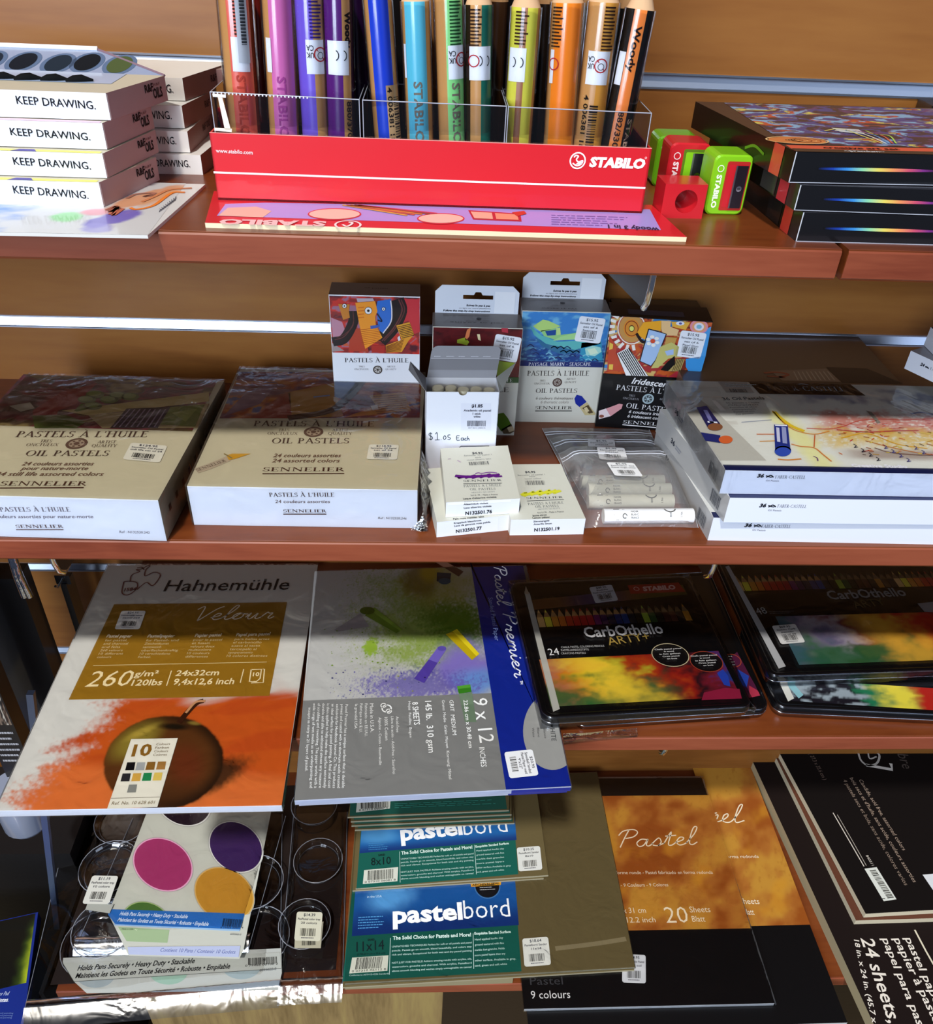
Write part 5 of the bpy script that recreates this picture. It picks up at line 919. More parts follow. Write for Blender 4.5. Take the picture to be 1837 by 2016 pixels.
F.stroke([(385, 500), (440, 510), (420, 520), (520, 500), (490, 520), (590, 490), (560, 520), (660, 490), (640, 515), (740, 480), (720, 510), (830, 480), (790, 505), (860, 500)], .22, '#5c1478', n=3); F.stroke([(390, 498), (520, 508), (680, 498), (830, 492)], .36, '#5a1276', n=4); F.stroke([(590, 475), (620, 468), (660, 472), (740, 462), (810, 470)], .1, '#7a3494', n=4); F.stroke([(315, 330), (345, 325)], .06, '#a88cac'); F.stroke([(410, 340), (445, 360)], .1, '#b8a4bc')
F.tp('SENNELIER', 472, 558, 855, 548, 18, '#3c4044', font='serif'); F.stroke([(470, 578), (858, 570)], .06, '#2c3034'); F.tp("PASTELS A L'HUILE", 475, 612, 852, 600, 22, '#6a7074', font='serif'); F.tp('OIL PASTELS', 538, 642, 795, 636, 20, '#6a7074', font='serif'); F.tp('ARTISTS QUALITY', 550, 672, 790, 662, 12, '#8a9094', font='serif'); F.tp('5ml 0.17fl. - Made in France', 545, 700, 815, 690, 14, '#3c4044'); F.tp('Laque d\'alizarine violette', 470, 735, 805, 716, 15, '#3c4044', bold=.02)
G.tp('Violet alizarin lake', 475, 755, 715, 742, 14, '#3c4044', bold=.02); G.tp('Alizarinlack violett', 472, 785, 718, 772, 15, '#3c4044', bold=.02); G.tp('Laca alizarina violeta', 475, 822, 752, 802, 16, '#3c4044', bold=.02); G.tp('N132501.76', 490, 885, 757, 865, 32, '#14161c', bold=.03); G.rect(.15, B76.h-.28, B76.w-.7, B76.h-.02, '#eef1f8', n=1); B76.done()
# ---- zip bags and round sticks
Z(1060, 830, .18508)
def stick(x0, y0, x1, y1, rz, label, lift=0., col='#dcdccd'):
    a, b = at(x0, y0, S2+rz+lift), at(x1, y1, S2+rz+lift); m = M(); cy = Cyl(a, b, rz, m); L = cy.L
    cy.wrap(-math.pi*rz, math.pi*rz, 0, L, col, 'paper', 0, 20); m.mesh([cy.p(2*math.pi*rz*q/20, 0, 0) for q in range(20)], [tuple(range(20))], 'paper', '#eeeee4'); m.mesh([cy.p(2*math.pi*rz*q/20, L, 0) for q in range(20)], [tuple(range(19, -1, -1))], 'paper', '#eeeee4')
    sg = 1 if cy.g[1] > 0 else -1    # u>0 away from the viewer?
    P = lambda u, v: cy.p(u*sg, v, 2)
    m.poly([P(.05, L*.1), P(rz*1.1, L*.1), P(rz*1.1, L*.17)][::sg], 'matte', '#3c3c3a')
    for off in (0, .12): m.poly([P(-.35, L*.13+off), P(rz*1.0, L*.2+off), P(rz*1.0, L*.2+off+.05), P(-.35, L*.13+off+.05)], 'matte', '#4a4a48')
    for q in range(10): t0, t1 = q*.55, q*.55+.5; c = L*.22; m.poly([P(.22*math.sin(t0), c+.2*math.cos(t0)), P(.22*math.sin(t1), c+.2*math.cos(t1)), P(.14*math.sin(t1), c+.13*math.cos(t1)), P(.14*math.sin(t0), c+.13*math.cos(t0))], 'matte', '#5c5c58')
    for q, s_ in enumerate(('NOIR', 'BLANC', 'FRANCE')):
        V, F_, tw = glyphs(s_, .01); m.mesh([P(.3-q*.26+y*.15/CAP, L*.29+x*.62/tw) for x, y in V], F_, 'matte', '#6a6a66')
    for c, s_ in ((.74, '800'), (.86, '1 No.')):
        V, F_, tw = glyphs(s_, .01); m.mesh([P(-.1+x*.45/tw, L*c-y*.16/CAP) for x, y in V], F_, 'matte', '#6a6a66')
    for q in range(10): t0, t1 = math.pi*(1+q/10), math.pi*(1+(q+1)/10); c = L*.73; m.poly([P(rz*1.1+.4*math.sin(t0), c+.5*math.cos(t0)), P(rz*1.1+.4*math.sin(t1), c+.5*math.cos(t1)), P(rz*1.1+.3*math.sin(t1), c+.4*math.cos(t1)), P(rz*1.1+.3*math.sin(t0), c+.4*math.cos(t0))], 'matte', '#5a5a58')
    return tag(m.build('pastel_stick', base=(*((a+b)/2)[:2], S2+lift)), label, 'pastel stick', 'pale sticks in clear bags')
stick(690, 1005, 1640, 1000, .62, 'white paper sleeved pastel stick, frontmost and brightest in the clear bags', 0, '#eceef2')
stick(525, 850, 1430, 848, .6, 'cream pastel stick in clear bag, just behind the frontmost white one', .02)
stick(525, 730, 1402, 728, .6, 'cream pastel stick in clear bag, third from the front', .05)
stick(450, 640, 1330, 636, .58, 'clouded pastel stick in the rearmost clear bag', .05, '#c0c0b4')
def zipbag(pts, zs, label, stick_pts, zipy=None):
    """thin flexible bag: near-flat quad of film following a height profile from back to front"""
    tl, tr, br, bl = [at(*p, S2+.1) for p in pts]; c = (tl+tr+br+bl)/4; T = thing('zip_bag', (c[0], c[1], S2), label, 'bag', 'clear zip bags'); n = 22
    X, Y = np.meshgrid(np.linspace(0, 1, n), np.linspace(0, 1, n)); P = (bl*(1-X[..., None])+br*X[..., None])*(1-Y[..., None])+(tl*(1-X[..., None])+tr*X[..., None])*Y[..., None]
    prof = np.interp(Y, [0, .06, .16, .3, .42, .6, 1], zs)*np.clip(np.minimum(X, 1-X)*9, .12, 1); P[..., 2] = S2+.05+prof+.16*(fbm(X, Y, 6, 3, len(label))-.3).clip(0)
    m = M(); m.grid(P, np.ones((n, n, 3)), 'bag', True); m.build('film', T)
    m = M(); k = n-3; 
    for kk, rr_ in ((k, .05), (k-1, .05)): m.tube([P[kk, j]+np.array([0, 0, .05]) for j in range(n)], rr_, 'plastic', '#c9ccd6', 5)
    for s_ in (0, -1): m.tube([P[j, s_] for j in range(n)], .025, 'plastic', '#c0c4cc', 4)
    m.build('zip_strip', T); return T, Fr(P[0, 0], (br-bl)/np.linalg.norm(br-bl), np.array([0, 1., 0]), None), P
T1, _, _ = zipbag([(40, 75), (1180, 85), (1420, 640), (330, 640)], [.1, 1.0, 1.15, .7, .45, .25, .12], 'clear zip bag rearmost of the three on the shelf', None)
Ftmp = lambda z: Fr(np.array([0, 0, z]), np.array([1., 0, 0]), np.array([0, 1., 0]), None)
price(T1, Ftmp(S2+1.0), (525, 190), (810, 195), (535, 330), ('$5.95', 'Sennelier oil', 'pastel'), n=0, col='#c4c6cc', bar=True)
T2, _, _ = zipbag([(120, 185), (1260, 195), (1640, 900), (520, 900)], [.3, 1.25, 1.33, 1.35, 1.35, .95, .5], 'clear zip bag in the middle of the three on the shelf', None)
price(T2, Ftmp(S2+1.3), (620, 268), (915, 280), (650, 400), ('$5.95', 'Sennelier Oil', 'pastel'), n=0, col='#dcdee2')
T3, _, _ = zipbag([(215, 350), (1420, 360), (1700, 1130), (500, 1130)], [.1, .9, 1.42, 1.55, 1.6, 1.6, .9], 'clear zip bag frontmost of the three, with a white label', None)
price(T3, Ftmp(S2+1.75), (722, 432), (1015, 440), (815, 575), ('$5.95', 'Sennelier Oil', 'Pastel single white'), n=0, col='#eceef0')
# ---- white flat boxes with the yellow and red sketch
Z(1150, 600, .37398)
lv = [((650, 1240), (668, 1118), (575, 1050)), ((733, 1145), (750, 1013), (400, 560)), ((712, 993), (737, 868), (425, 490))]
nm = ['bottom white flat pastel box, lowest of the pile at the right', 'white flat pastel box in the middle of the right hand pile', 'top white flat pastel box with a sketch of a red and yellow landscape']
zc = S2; Bs = []
for i in range(3):
    bp, tpx, sd = lv[i]; fl = at(*bp, zc); h = zof(*tpx, fl)-zc
    e = at(1837, [1262, 1158, 1012][i], zc); de = (e-fl)/np.linalg.norm(e-fl)
    if i == 2: bl = at(435, 397, zc+h)
    elif i == 1: bl = at(400, 545, zc+h)
    else: bl = fl+(Bs_dir)*13.5 if False else at(385, 640, zc+h)
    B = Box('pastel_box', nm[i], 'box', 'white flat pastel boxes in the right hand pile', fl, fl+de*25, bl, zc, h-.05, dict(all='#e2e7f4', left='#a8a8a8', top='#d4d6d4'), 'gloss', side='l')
    G = B.front; o_ = [((842, 1168), (880, 1168), (932, 1172), (1085, 1174), 1168), ((920, 1064), (955, 1064), (1015, 1066), (1168, 1068), 1064), ((908, 908), (943, 908), (1003, 913), (1163, 915), 908)][i]
    G.tp('36', *o_[0], *o_[1], 17, '#1c1e28', bold=.05, shear=.2); G.tp('FABER-CASTELL', *o_[2], *o_[3], 16, '#5c6070', font='serif'); x_ = o_[1][0]+14; y_ = o_[4]-6; G.stroke([(x_, y_+6), (x_+12, y_), (x_+24, y_-5), (x_+36, y_+2), (x_+38, y_+6)], .1, '#1c1e28'); G.stroke([(x_, y_-4), (x_+14, y_+2), (x_+30, y_+6)], .08, '#1c1e28'); G.tp('Oil Pastels', o_[2][0]-48, y_+26, o_[2][0]+22, y_+28, 8, '#5c6070')
    L_ = B.left; dd = B.d; L_.bars(dd-2.6, .35, 1.6, B.h*.5, '#4a4c54', k=18); L_.text('36', 3.2, B.h*.35, .8, .45, '#303440', bold=.03); L_.greek(4.2, B.h*.3, 1.2, .5, 2, '#7c8090')
    B.top.rect(0, 0, B.w, .75, '#141c4c', 'gloss', 1)
    Bs.append(B); zc += h
    if i < 2: B.done()
F = B.top
Z(1290, 720, .29777)
def _pic(X, Y):
    X = X*24.4/15.2
    n = fbm(X*2, Y*1.5, 8, 4, 13); a = np.broadcast_to(C3('#dfe2dc'), X.shape+(3,)).copy(); a = mixc(a, '#c6c4bc', sstep(.55, .7, fbm(X*.6, Y*4, 8, 3, 4))*.5*(X < .2)); a = mixc(a, '#5c6c98', sstep(.05, -.1, np.abs(Y-.18)-.05-(n-.5)*.3)*sstep(.5, .8, X)*.7)
    r = sstep(.55, .75, X-.02)*sstep(.17, .05, np.abs(Y-.5)-(n-.5)*.2); a = mixc(a, '#c46c5c', r*.8*sstep(.35, .6, fbm(X*5, Y*9, 9, 2, 6)+.15)); yl = sstep(.5, .8, X+.05)*sstep(.18, .03, np.abs(Y-.68)-(n-.5)*.2); a = mixc(a, '#d8b840', yl*.75*sstep(.3, .55, fbm(X*6, Y*8, 9, 2, 16)+.1)); a = mixc(a, '#8c6a58', sstep(.08, .02, np.abs(Y-.86))*sstep(.6, .8, X)*.6)
    a = mixc(a, '#e8e88c', sstep(.09, .0, np.abs(X-.42-.1*Y)-.02-(n-.5)*.1)*sstep(.3, .5, Y)*.6); return a
F.art((0, B.d-.02), (24.4, B.d-.02), (0, .76), 200, 90, _pic, 'gloss')
F.pp([(612, 105), (1285, 122), (1390, 200), (690, 188)], '#0e0c12', 'gloss', 3); F.tp('FABER-CASTELL', 750, 166, 1265, 174, 30, '#5c5c62', font='serif', n=5); F.stroke([(930, 128), (970, 124), (1010, 130)], .12, '#5c5c62', n=5)
F.pp([(412, 105), (602, 110), (655, 182), (470, 180)], '#b8b8b4', 'gloss', 3); q0, q1 = F.px(500, 178), F.px(600, 158); F.bars(q0[0], q0[1], q1[0]-q0[0], q1[1]-q0[1], '#2c2c30', n=5, k=20); F.greek(*F.px(470, 145), 3, .8, 2, '#6a6a6a', n=5)
F.tp('36 Oil Pastels', 450, 232, 725, 226, 19, '#2c2c30', n=5, bold=.01)
for k in range(6): F.tp(['36 pastels a l huile', 'Olkreiden', 'Pasteles al oleo', 'Oliepastels', 'Pastelli ad olio', 'Oil pastels'][k], 470+k*13, 254+k*15, 690-k*8, 251+k*14, 8, '#4a4a4c', n=5)
for c, w, pts in (('#e0c430', .5, [(785, 305), (830, 350), (900, 400), (985, 435)]), ('#d89030', .15, [(775, 300), (850, 380), (930, 430), (1050, 455), (1150, 435)]), ('#d87c3c', .16, [(670, 455), (800, 455)]), ('#d8a050', .16, [(690, 502), (820, 498)]), ('#d8843c', .16, [(900, 520), (960, 535), (1050, 545), (1110, 590), (1165, 635)]), ('#c87040', .12, [(1050, 540), (1055, 460)]), ('#d8903c', .2, [(810, 620), (880, 625), (965, 618)]), ('#6c3c7c', .12, [(1045, 600), (1070, 612), (1075, 632)]), ('#c85c50', .14, [(1000, 415), (1150, 420), (1250, 400), (1350, 365), (1480, 355), (1650, 360), (1837, 350)]), ('#b84c48', .2, [(1200, 425), (1400, 440), (1600, 432), (1740, 430)]), ('#8a96b0', .1, [(570, 376), (700, 365), (770, 360)]), ('#e0b02c', .16, [(1230, 480), (1400, 450), (1600, 520), (1800, 550)]), ('#c87c28', .14, [(1400, 500), (1550, 540), (1750, 580), (1837, 590)]), ('#7c5c50', .16, [(1450, 545), (1550, 575), (1700, 590), (1837, 595)]), ('#48488c', .22, [(1690, 320), (1760, 310), (1837, 325)])):
    F.stroke(pts, w*.8, c, 'gloss', 3)
r_ = random.Random(5)
for k in range(60): x = r_.uniform(1200, 1830); y = r_.uniform(360, 590); F.stroke([(x, y), (x+r_.uniform(15, 45), y+r_.uniform(-12, 14))], .09, r_.choice(['#b83c38', '#d8702c', '#a85c30', '#c89c2c', '#5c4838', '#e0d060']) if y > 440 else r_.choice(['#a83c40', '#c85850', '#d87060']), 'gloss', 4, sm=0)
for k in range(10): x = 1310+k*50; y = 520+(k*29) % 110; F.stroke([(x, y), (x+18, y+12), (x+6, y+24), (x+30, y+20)], .08, '#54508c' if k > 3 else '#3c3c48', 'gloss', 4)
F.pp([(1395, 300), (1430, 310), (1490, 378), (1470, 385)], '#8c867c', 'gloss', 4); F.pp([(285, 215), (420, 320), (735, 628), (430, 628), (430, 628), (200, 300)], '#c0c0b8', 'gloss', 2); F.pp([(372, 232), (400, 232), (470, 300), (430, 300)], '#f0f0ec', 'gloss', 4)
for (c0, c1, pts, tip) in (('#1c1c4c', '#7c4c30', [(272, 280), (340, 270), (445, 410), (350, 420)], (395, 410, 50, 24)), ('#1c2464', '#c85c2c', [(300, 445), (430, 465), (430, 515), (330, 500)], (465, 494, 46, 26)), ('#1c2c7c', '#3454c0', [(785, 392), (875, 395), (895, 575), (792, 560)], (843, 568, 55, 36))):
    F.pp(pts, c0, 'gloss', 6); F.discp(*tip, c1, 'gloss', 7)
    a_, b_ = pts[0], pts[1]; 
F.discp(843, 562, 52, 28, '#4c74d8', 'gloss', 7); F.discp(843, 574, 50, 28, '#2c48a8', 'gloss', 8); F.stroke([(808, 415), (815, 510)], .25, '#c0c4dc', 'gloss', 8); F.stroke([(848, 412), (856, 520)], .35, '#8c94c0', 'gloss', 8); F.stroke([(790, 400), (870, 402)], .2, '#e0e4f0', 'gloss', 8); F.stroke([(330, 300), (375, 385)], .35, '#6c6ca0', 'gloss', 8); F.stroke([(345, 378), (410, 382)], .25, '#d8dcec', 'gloss', 8)
F.tp('Creative Studio', 1302, 672, 1672, 680, 19, '#e8eaf2', n=4, bold=.05)
B.done(); film(B.th, B.q, B.z0+.05, B.z1, 'film', amp=.03, res=8, off=.06)
# box behind the pile, its shade painted into dark brown colours
Z(1290, 720, .29777)
zz = S2+5.2; fl = at(150, 95, zz); fl = np.array([fl[0], Bs[2].T[3][1]+.6, 0]); 
B = Box('pastel_box', 'flat pastel box with painted-in shade behind the right hand pile against the wall', 'box', None, fl+np.array([-.4, 0, 0]), fl+np.array([20, -.5, 0]), fl+np.array([-.2, 11, 0]), S2, Bs[2].z1-S2-.35, dict(all='#8c7460', top='#54402f'), 'gloss', side='l')
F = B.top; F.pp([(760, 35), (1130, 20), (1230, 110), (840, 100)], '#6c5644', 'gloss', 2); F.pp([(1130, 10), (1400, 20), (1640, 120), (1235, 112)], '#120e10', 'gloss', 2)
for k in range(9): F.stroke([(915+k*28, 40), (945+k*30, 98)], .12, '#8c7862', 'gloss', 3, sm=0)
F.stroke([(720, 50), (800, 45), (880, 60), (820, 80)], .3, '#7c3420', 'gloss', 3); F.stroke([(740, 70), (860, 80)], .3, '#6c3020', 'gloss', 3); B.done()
# 24-count boxes at the right edge
Z(1150, 600, .37398)
zz = S2+8.2
base_ = at(1690, 335, zz)
for i, (bl_, tl_, lab) in enumerate((((1685, 335), (1712, 240), 'white 24 count box at the right edge, lower one, number on its side'), ((1788, 212), (1800, 120), 'white box at the right edge resting on top of the 24 count box'))):
    zz = [S2+8.0, None][i] if i == 0 else zz+h
    fl = at(*bl_, zz); h = max(1.8, zof(*tl_, fl)-zz)
    e = at(1837, [408, 262][i], zz); de = (e-fl)/np.linalg.norm(e-fl); n = np.array([-de[1], de[0], 0])
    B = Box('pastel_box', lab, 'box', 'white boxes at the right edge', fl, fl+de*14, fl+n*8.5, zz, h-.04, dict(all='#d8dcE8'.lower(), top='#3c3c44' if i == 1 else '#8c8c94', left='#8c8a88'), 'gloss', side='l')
    if i == 0: B.front.tp('24', 1770, 318, 1790, 326, 15, '#1c1e28', bold=.05, shear=.2); B.front.tp('FABER-CASTELL', 1822, 342, 1960, 392, 14, '#5c6070', font='serif'); q = B.front.px(1800, 330); B.front.stroke([(1797, 326), (1806, 328), (1816, 336)], .12, '#1c1e28')
    B.done()
    if i == 0: B24 = B
# what they rest on: a plain dark box reaching down to the shelf
c_ = B24.q; n_ = c_[3]-c_[0]
Bd = Box('pastel_box', 'dark closed box carrying the white boxes at the right edge', 'box', None, c_[0]+n_*.25+(c_[1]-c_[0])*.22, c_[1]+n_*.25, c_[3]+(c_[1]-c_[0])*.22-n_*.02, Bs[2].z1+.1, S2+8.0-Bs[2].z1-.15, dict(all='#14110f'), 'paper', side='l'); Bd.done()
# ================================================================== THIRD SHELF
def topz(P):
    z = P@FW; return (CX+FPX*(P@RT)/z-_Z[0])/_Z[2], (CY-FPX*(P@UP)/z-_Z[1])/_Z[2]
def artpx(F, a, b, c, nx, ny, fn, mat='gloss', n=1):
    """picture whose colours are worked out in the zoomed photo frame"""
    a, b, c = map(np.array, (a, b, c)); X, Y = np.meshgrid(np.linspace(0, 1, nx), np.linspace(0, 1, ny)); uv = a+(b-a)*X[..., None]+(c-a)*Y[..., None]
    P = F.o+F.U*uv[..., :1]+F.V*uv[..., 1:]+F.N*(LAY*n); x, y = topz(P); F.m.grid(P[::-1], fn(x, y, X, Y)[::-1], mat)
def ell(x, y, cx, cy, rx, ry, ang=0):
    ca, sa = math.cos(ang), math.sin(ang); dx, dy = x-cx, y-cy; return np.sqrt(((dx*ca+dy*sa)/rx)**2+((-dx*sa+dy*ca)/ry)**2)
# ---- velour pad with the apple
Z(0, 1070, .3484)
zt_ = S3+.95
fr = at(1592, 1480, zt_); l_ = at(0, 1510, zt_); br = at(1800, 97, zt_); dr = (l_-fr)/np.linalg.norm(l_-fr); dn = (br-fr)/np.linalg.norm(br-fr)
B = Box('paper_pad', 'pastel paper pad with a brown apple picture on orange ground and ochre panel', 'pad', None, fr+dr*24, fr, fr+dn*32.3, S3+.1, .85, dict(all='#e8ebf4', top='#d2d2cc', left='#c8c8c0', right='#3a2c24'), 'gloss', side='r'); F = B.top
NO = lambda x, y, f, s=1: fbm(x/1000., y/1000., f, 4, s)
def _ap(x, y, X, Y):
    n = NO(x*.4+y*.9, y*1.1, 9, 5); n2 = NO(x, y, 60, 8); a = np.broadcast_to(C3('#d3d3cd'), x.shape+(3,)).copy()
    edge = (y-870)*.0+(x-(640-(y-870)*.86))  # diagonal left margin of the orange field
    k = sstep(-90, 120, edge+(n-.5)*330+(n2-.5)*180)*sstep(820, 900, y+(n-.5)*120); k2 = sstep(560, 880, y-(x-1500)*.9*(x > 1500)+(n-.5)*260)*sstep(1480, 1600, x+(n-.5)*120)
    a = mixc(a, '#c4591c', np.maximum(k, k2*.75)); a = mixc(a, '#b8481a', sstep(.45, .7, n)*k*.6); a = mixc(a, '#dc7c3c', sstep(1230, 1330, y+(x-900)*-.06+(n-.5)*60)*k*.75)
    e = ell(x, y, 925, 1240, 338, 262, -.15); sh = ell(x, y, 1130, 1350, 330, 90, -.42); a = mixc(a, '#3a2412', sstep(1.15, .55, sh+(n2-.5)*.25)*.95)
    t = sstep(1.03, .985, e+(n2-.5)*.03); 
    body = np.broadcast_to(C3('#5c3414'), x.shape+(3,)).copy(); body = mixc(body, '#8c7a2c', sstep(1.0, .25, ell(x, y, 770, 1110, 240, 110, -.6))); body = mixc(body, '#b8a040', sstep(.9, .2, ell(x, y, 800, 1065, 170, 32, -.45))*.8); body = mixc(body, '#6c2c14', sstep(1, .2, ell(x, y, 1050, 1250, 150, 170))*.7); body = mixc(body, '#1c1208', sstep(.72, 1.02, e)*sstep(640, 1100, x)*.9); body = mixc(body, '#1c1408', sstep(1.1, .3, ell(x, y, 985, 1035, 110, 26, .05))); body = mixc(body, '#9c8438', sstep(.9, .2, ell(x, y, 1100, 1015, 60, 18, .1))*.7); body = mixc(body, '#241004', sstep(1300, 1480, y)*.5)
    return a*(1-t[..., None])+body*t[..., None]
vt = F.px(900, 868)[1]; artpx(F, (0, vt+8), (B.w, vt+8), (0, 0), 250, 200, _ap, 'gloss', 1)
F.pp([(645, 345), (1622, 333), (1522, 862), (388, 884)], '#98701c', 'gloss', 3)
F.stroke([(1010, 1015), (1060, 955), (1110, 905), (1150, 890)], .55, '#3a1c0c', 'gloss', 4); F.stroke([(1050, 960), (1105, 900), (1160, 892)], .25, '#c89468', 'gloss', 5)
F.tp('Hahnem\u00fchle', 922, 272, 1628, 262, 62, '#1c1a20', n=4, shear=.12, bold=.004)
for s_ in ([(700, 218), (690, 280), (725, 292), (770, 260), (775, 225), (735, 215), (700, 218)], [(735, 218), (745, 180), (790, 160), (770, 150), (800, 145), (830, 130), (848, 128), (825, 150), (820, 185), (870, 165), (905, 175), (895, 205), (862, 240), (830, 222), (800, 240), (775, 262)], [(775, 140), (800, 135), (815, 150)]): F.stroke(s_, .13, '#7c4c48', n=4)
F.tp('1584', 700, 272, 768, 268, 18, '#7c4c48', n=4, bold=.03)
WH = '#e9dcc0'
cursive(F, 'Velour', 1072, 436, 1540, 424, 74, .13, '#f0e6d4')
for c, (t, x0, y0, x1, y1) in enumerate((('Pastel paper', 600, 533, 742, 533), ('Pastellpapier', 832, 533, 985, 532), ('Papier pastel', 1100, 530, 1248, 526), ('Papel para pastel', 1333, 526, 1525, 520))):
    F.tp(t, x0, y0, x1, y1, 17, WH, n=5, bold=.03, shear=.15)
    rows = [('for pastel,', 'and charcoal', 'and felts', '260 velours', '10 different', 'colours'), ('fur Pastell- und', 'Zeichenkunst', 'samtweich', 'oberflachenkraftig', '10 verschiedene', 'Farben'), ('pour le pastel', 'et fusain', 'velours doux', 'multicolore', '10 couleurs', 'differentes'), ('para bellas artes', 'el carboncillo', 'suave al tacto', 'terciopelo al', 'temperamento', '10 colores distintos')][c]
    for k, r_ in enumerate(rows): L = len(r_)*11.5; F.tp(r_, x0-8-k*9, y0+22+k*19, x0-8-k*9+L, y0+22+k*19-1, 12, '#d8c490', n=5, shear=.1)
F.stroke([(527, 692), (1508, 672)], .08, '#dcc890', n=5); F.tp('260', 478, 812, 725, 806, 86, '#ecdcae', n=5, shear=.18); F.tp('g/m\u00b2', 757, 754, 890, 750, 30, '#ecdcae', n=5, shear=.1, bold=.02); F.tp('120lbs', 740, 805, 912, 802, 32, '#ecdcae', n=5, shear=.1, bold=.02)
F.stroke([(970, 720), (942, 806)], .1, '#ecdcae', n=5); F.tp('24x32cm', 990, 750, 1235, 746, 30, '#ecdcae', n=5, shear=.1, bold=.02); F.tp('9,4x12,6 inch', 975, 800, 1320, 796, 33, '#ecdcae', n=5, shear=.1, bold=.02); F.stroke([(1378, 712), (1358, 790)], .1, '#ecdcae', n=5)
F.stroke([(1420, 715), (1478, 713), (1470, 765), (1450, 782), (1410, 782), (1420, 715)], .13, '#ecdcae', n=5, sm=0); F.stroke([(1485, 712), (1495, 712), (1488, 788), (1420, 790)], .12, '#ecdcae', n=5, sm=0); F.tp('10', 1428, 752, 1465, 751, 20, '#ecdcae', n=6, bold=.03)
F.pp([(742, 1108), (1006, 1102), (890, 1492), (606, 1502)], '#e4e2d4', 'gloss', 6); F.tp('10', 742, 1205, 850, 1200, 62, '#8c6420', n=7, bold=.03)
for k, t in enumerate(('Colours', 'Farben', 'Couleurs', 'Colores')): F.tp(t, 882-k*6, 1144+k*20, 960-k*6, 1142+k*20, 13, '#7c6a4c', n=7, shear=.1)
for (x, y, c) in ((738, 1262, '#101014'), (795, 1262, '#a8acac'), (852, 1260, '#8c6428'), (912, 1258, '#a87c40'), (712, 1325, '#2c2c30'), (772, 1324, '#d0a84c'), (832, 1322, '#248c54'), (892, 1320, '#dcc464'), (748, 1388, '#8c8e88')): F.pp([(x-18, y-22), (x+28, y-23), (x+20, y+22), (x-30, y+23)], c, 'gloss', 7)
F.stroke([(628, 1443), (905, 1436)], .05, '#8a8474', n=7); F.tp('Ref. No. 10 628 601', 630, 1480, 872, 1474, 18, '#7c6a48', n=7, shear=.1)
B.done(); price(B.th, F, (688, 384), (826, 384), (648, 488), ('$24.95', 'Hahnemuhle velour', 'pastel pad'), n=8, col='#e9e9e6')
film(B.th, B.q, B.z0, B.z1, 'film', amp=.06, res=18, off=.1)
# ---- sanded pads
Z(560, 1070, .3484)
zt_ = S3+1.35
q0 = B.q
def pad_pos(zt_, fl_, fr_, bl_):
    return at(*fl_, zt_), at(*fr_, zt_), at(*bl_, zt_)
fl, fr, bl = pad_pos(zt_, (57, 1452), (1620, 1372), (195, 98)); dn = (bl-fl)/np.linalg.norm(bl-fl)
C_ = dict(all='#c8cfe4', top='#8c8e8c')
lo = Box('paper_pad', 'lower of two sanded paper pads, only its front edge showing under the twin', 'pad', None, fl+np.array([.25, .35, 0]), fr+np.array([-.2, .3, 0]), fl+np.array([.25, .35, 0])+dn*30, S3+.05, .6, C_, 'gloss', side='l'); lo.front.rect(lo.w*.775, 0, lo.w, .6, '#152c98', 'gloss', 1); lo.done()
B = Box('paper_pad', 'upper sanded paper pad with blue side band and chalk sticks in green dust', 'pad', None, fl, fr, fl+dn*30.5, S3+.7, .65, C_, 'gloss', side='l'); F = B.top
def _ch(x, y, X, Y):
    n = NO(x, y, 14, 3); n2 = NO(x, y, 110, 9); a = np.broadcast_to(C3('#c2c4c2'), x.shape+(3,)).copy()
    g = sstep(1.25, .35, ell(x, y, 830, 480, 420, 300, .35)+(n-.5)*.9+(n2-.5)*1.1); a = mixc(a, '#8ca43c', g*.9); a = mixc(a, '#58801c', sstep(1.1, .3, ell(x, y, 960, 440, 260, 150, .2)+(n2-.5)*.8)); a = mixc(a, '#a8a048', sstep(1.1, .4, ell(x, y, 880, 230, 260, 150)+(n-.5)*.5)*.7); a = mixc(a, '#7a6a10', sstep(1.1, .5, ell(x, y, 770, 200, 120, 130, .4)+(n-.5)*.4)*.8); a = mixc(a, '#c0a818', sstep(1.1, .3, ell(x, y, 820, 160, 80, 80))*.7)
    a = mixc(a, '#8a7cc8', sstep(1.2, .35, ell(x, y, 1020, 700, 210, 180)+(n-.5)*.7)); a = mixc(a, '#6a9cd8', sstep(1.2, .3, ell(x, y, 1090, 780, 170, 90)+(n-.5)*.4)*.85); a = mixc(a, '#6c60b4', sstep(1.15, .5, ell(x, y, 760, 800, 330, 90)+(n2-.5)*1.6)*.8); a = mixc(a, '#98b840', sstep(.9, .6, ell(x, y, 490, 585, 55, 60)+(n2-.5)*.8)); a = mixc(a, '#9cac50', sstep(.66, .74, n2)*(x < 700)*sstep(200, 420, x)*sstep(880, 500, y)*.8); a = mixc(a, '#4c4c98', sstep(.7, .76, n2)*(x < 720)*(x > 260)*sstep(720, 800, y)*.8)
    return a
gr = F.px(200, 880); vline = F.px(700, 865)[1]; ub = F.px(1160, 700)[0]
artpx(F, (0, B.d), (ub+.2, B.d), (0, vline), 220, 200, _ch, 'gloss', 1)
F.rect(0, 0, ub+.2, vline, '#898b8a', 'gloss', 2)
F.pp([(1052, 105), (1260, 105), (1640, 105), (1640, 1372), (1250, 1388), (1168, 838), (1118, 520)], '#10288e', 'gloss', 3) if False else F.poly([tuple(F.px(1050, 100)), tuple(F.px(1168, 838)), tuple(F.px(1252, 1392)), (B.w, 0), (B.w, B.d), (F.px(1050, 100)[0], B.d)], '#122a96', 'gloss', 3)
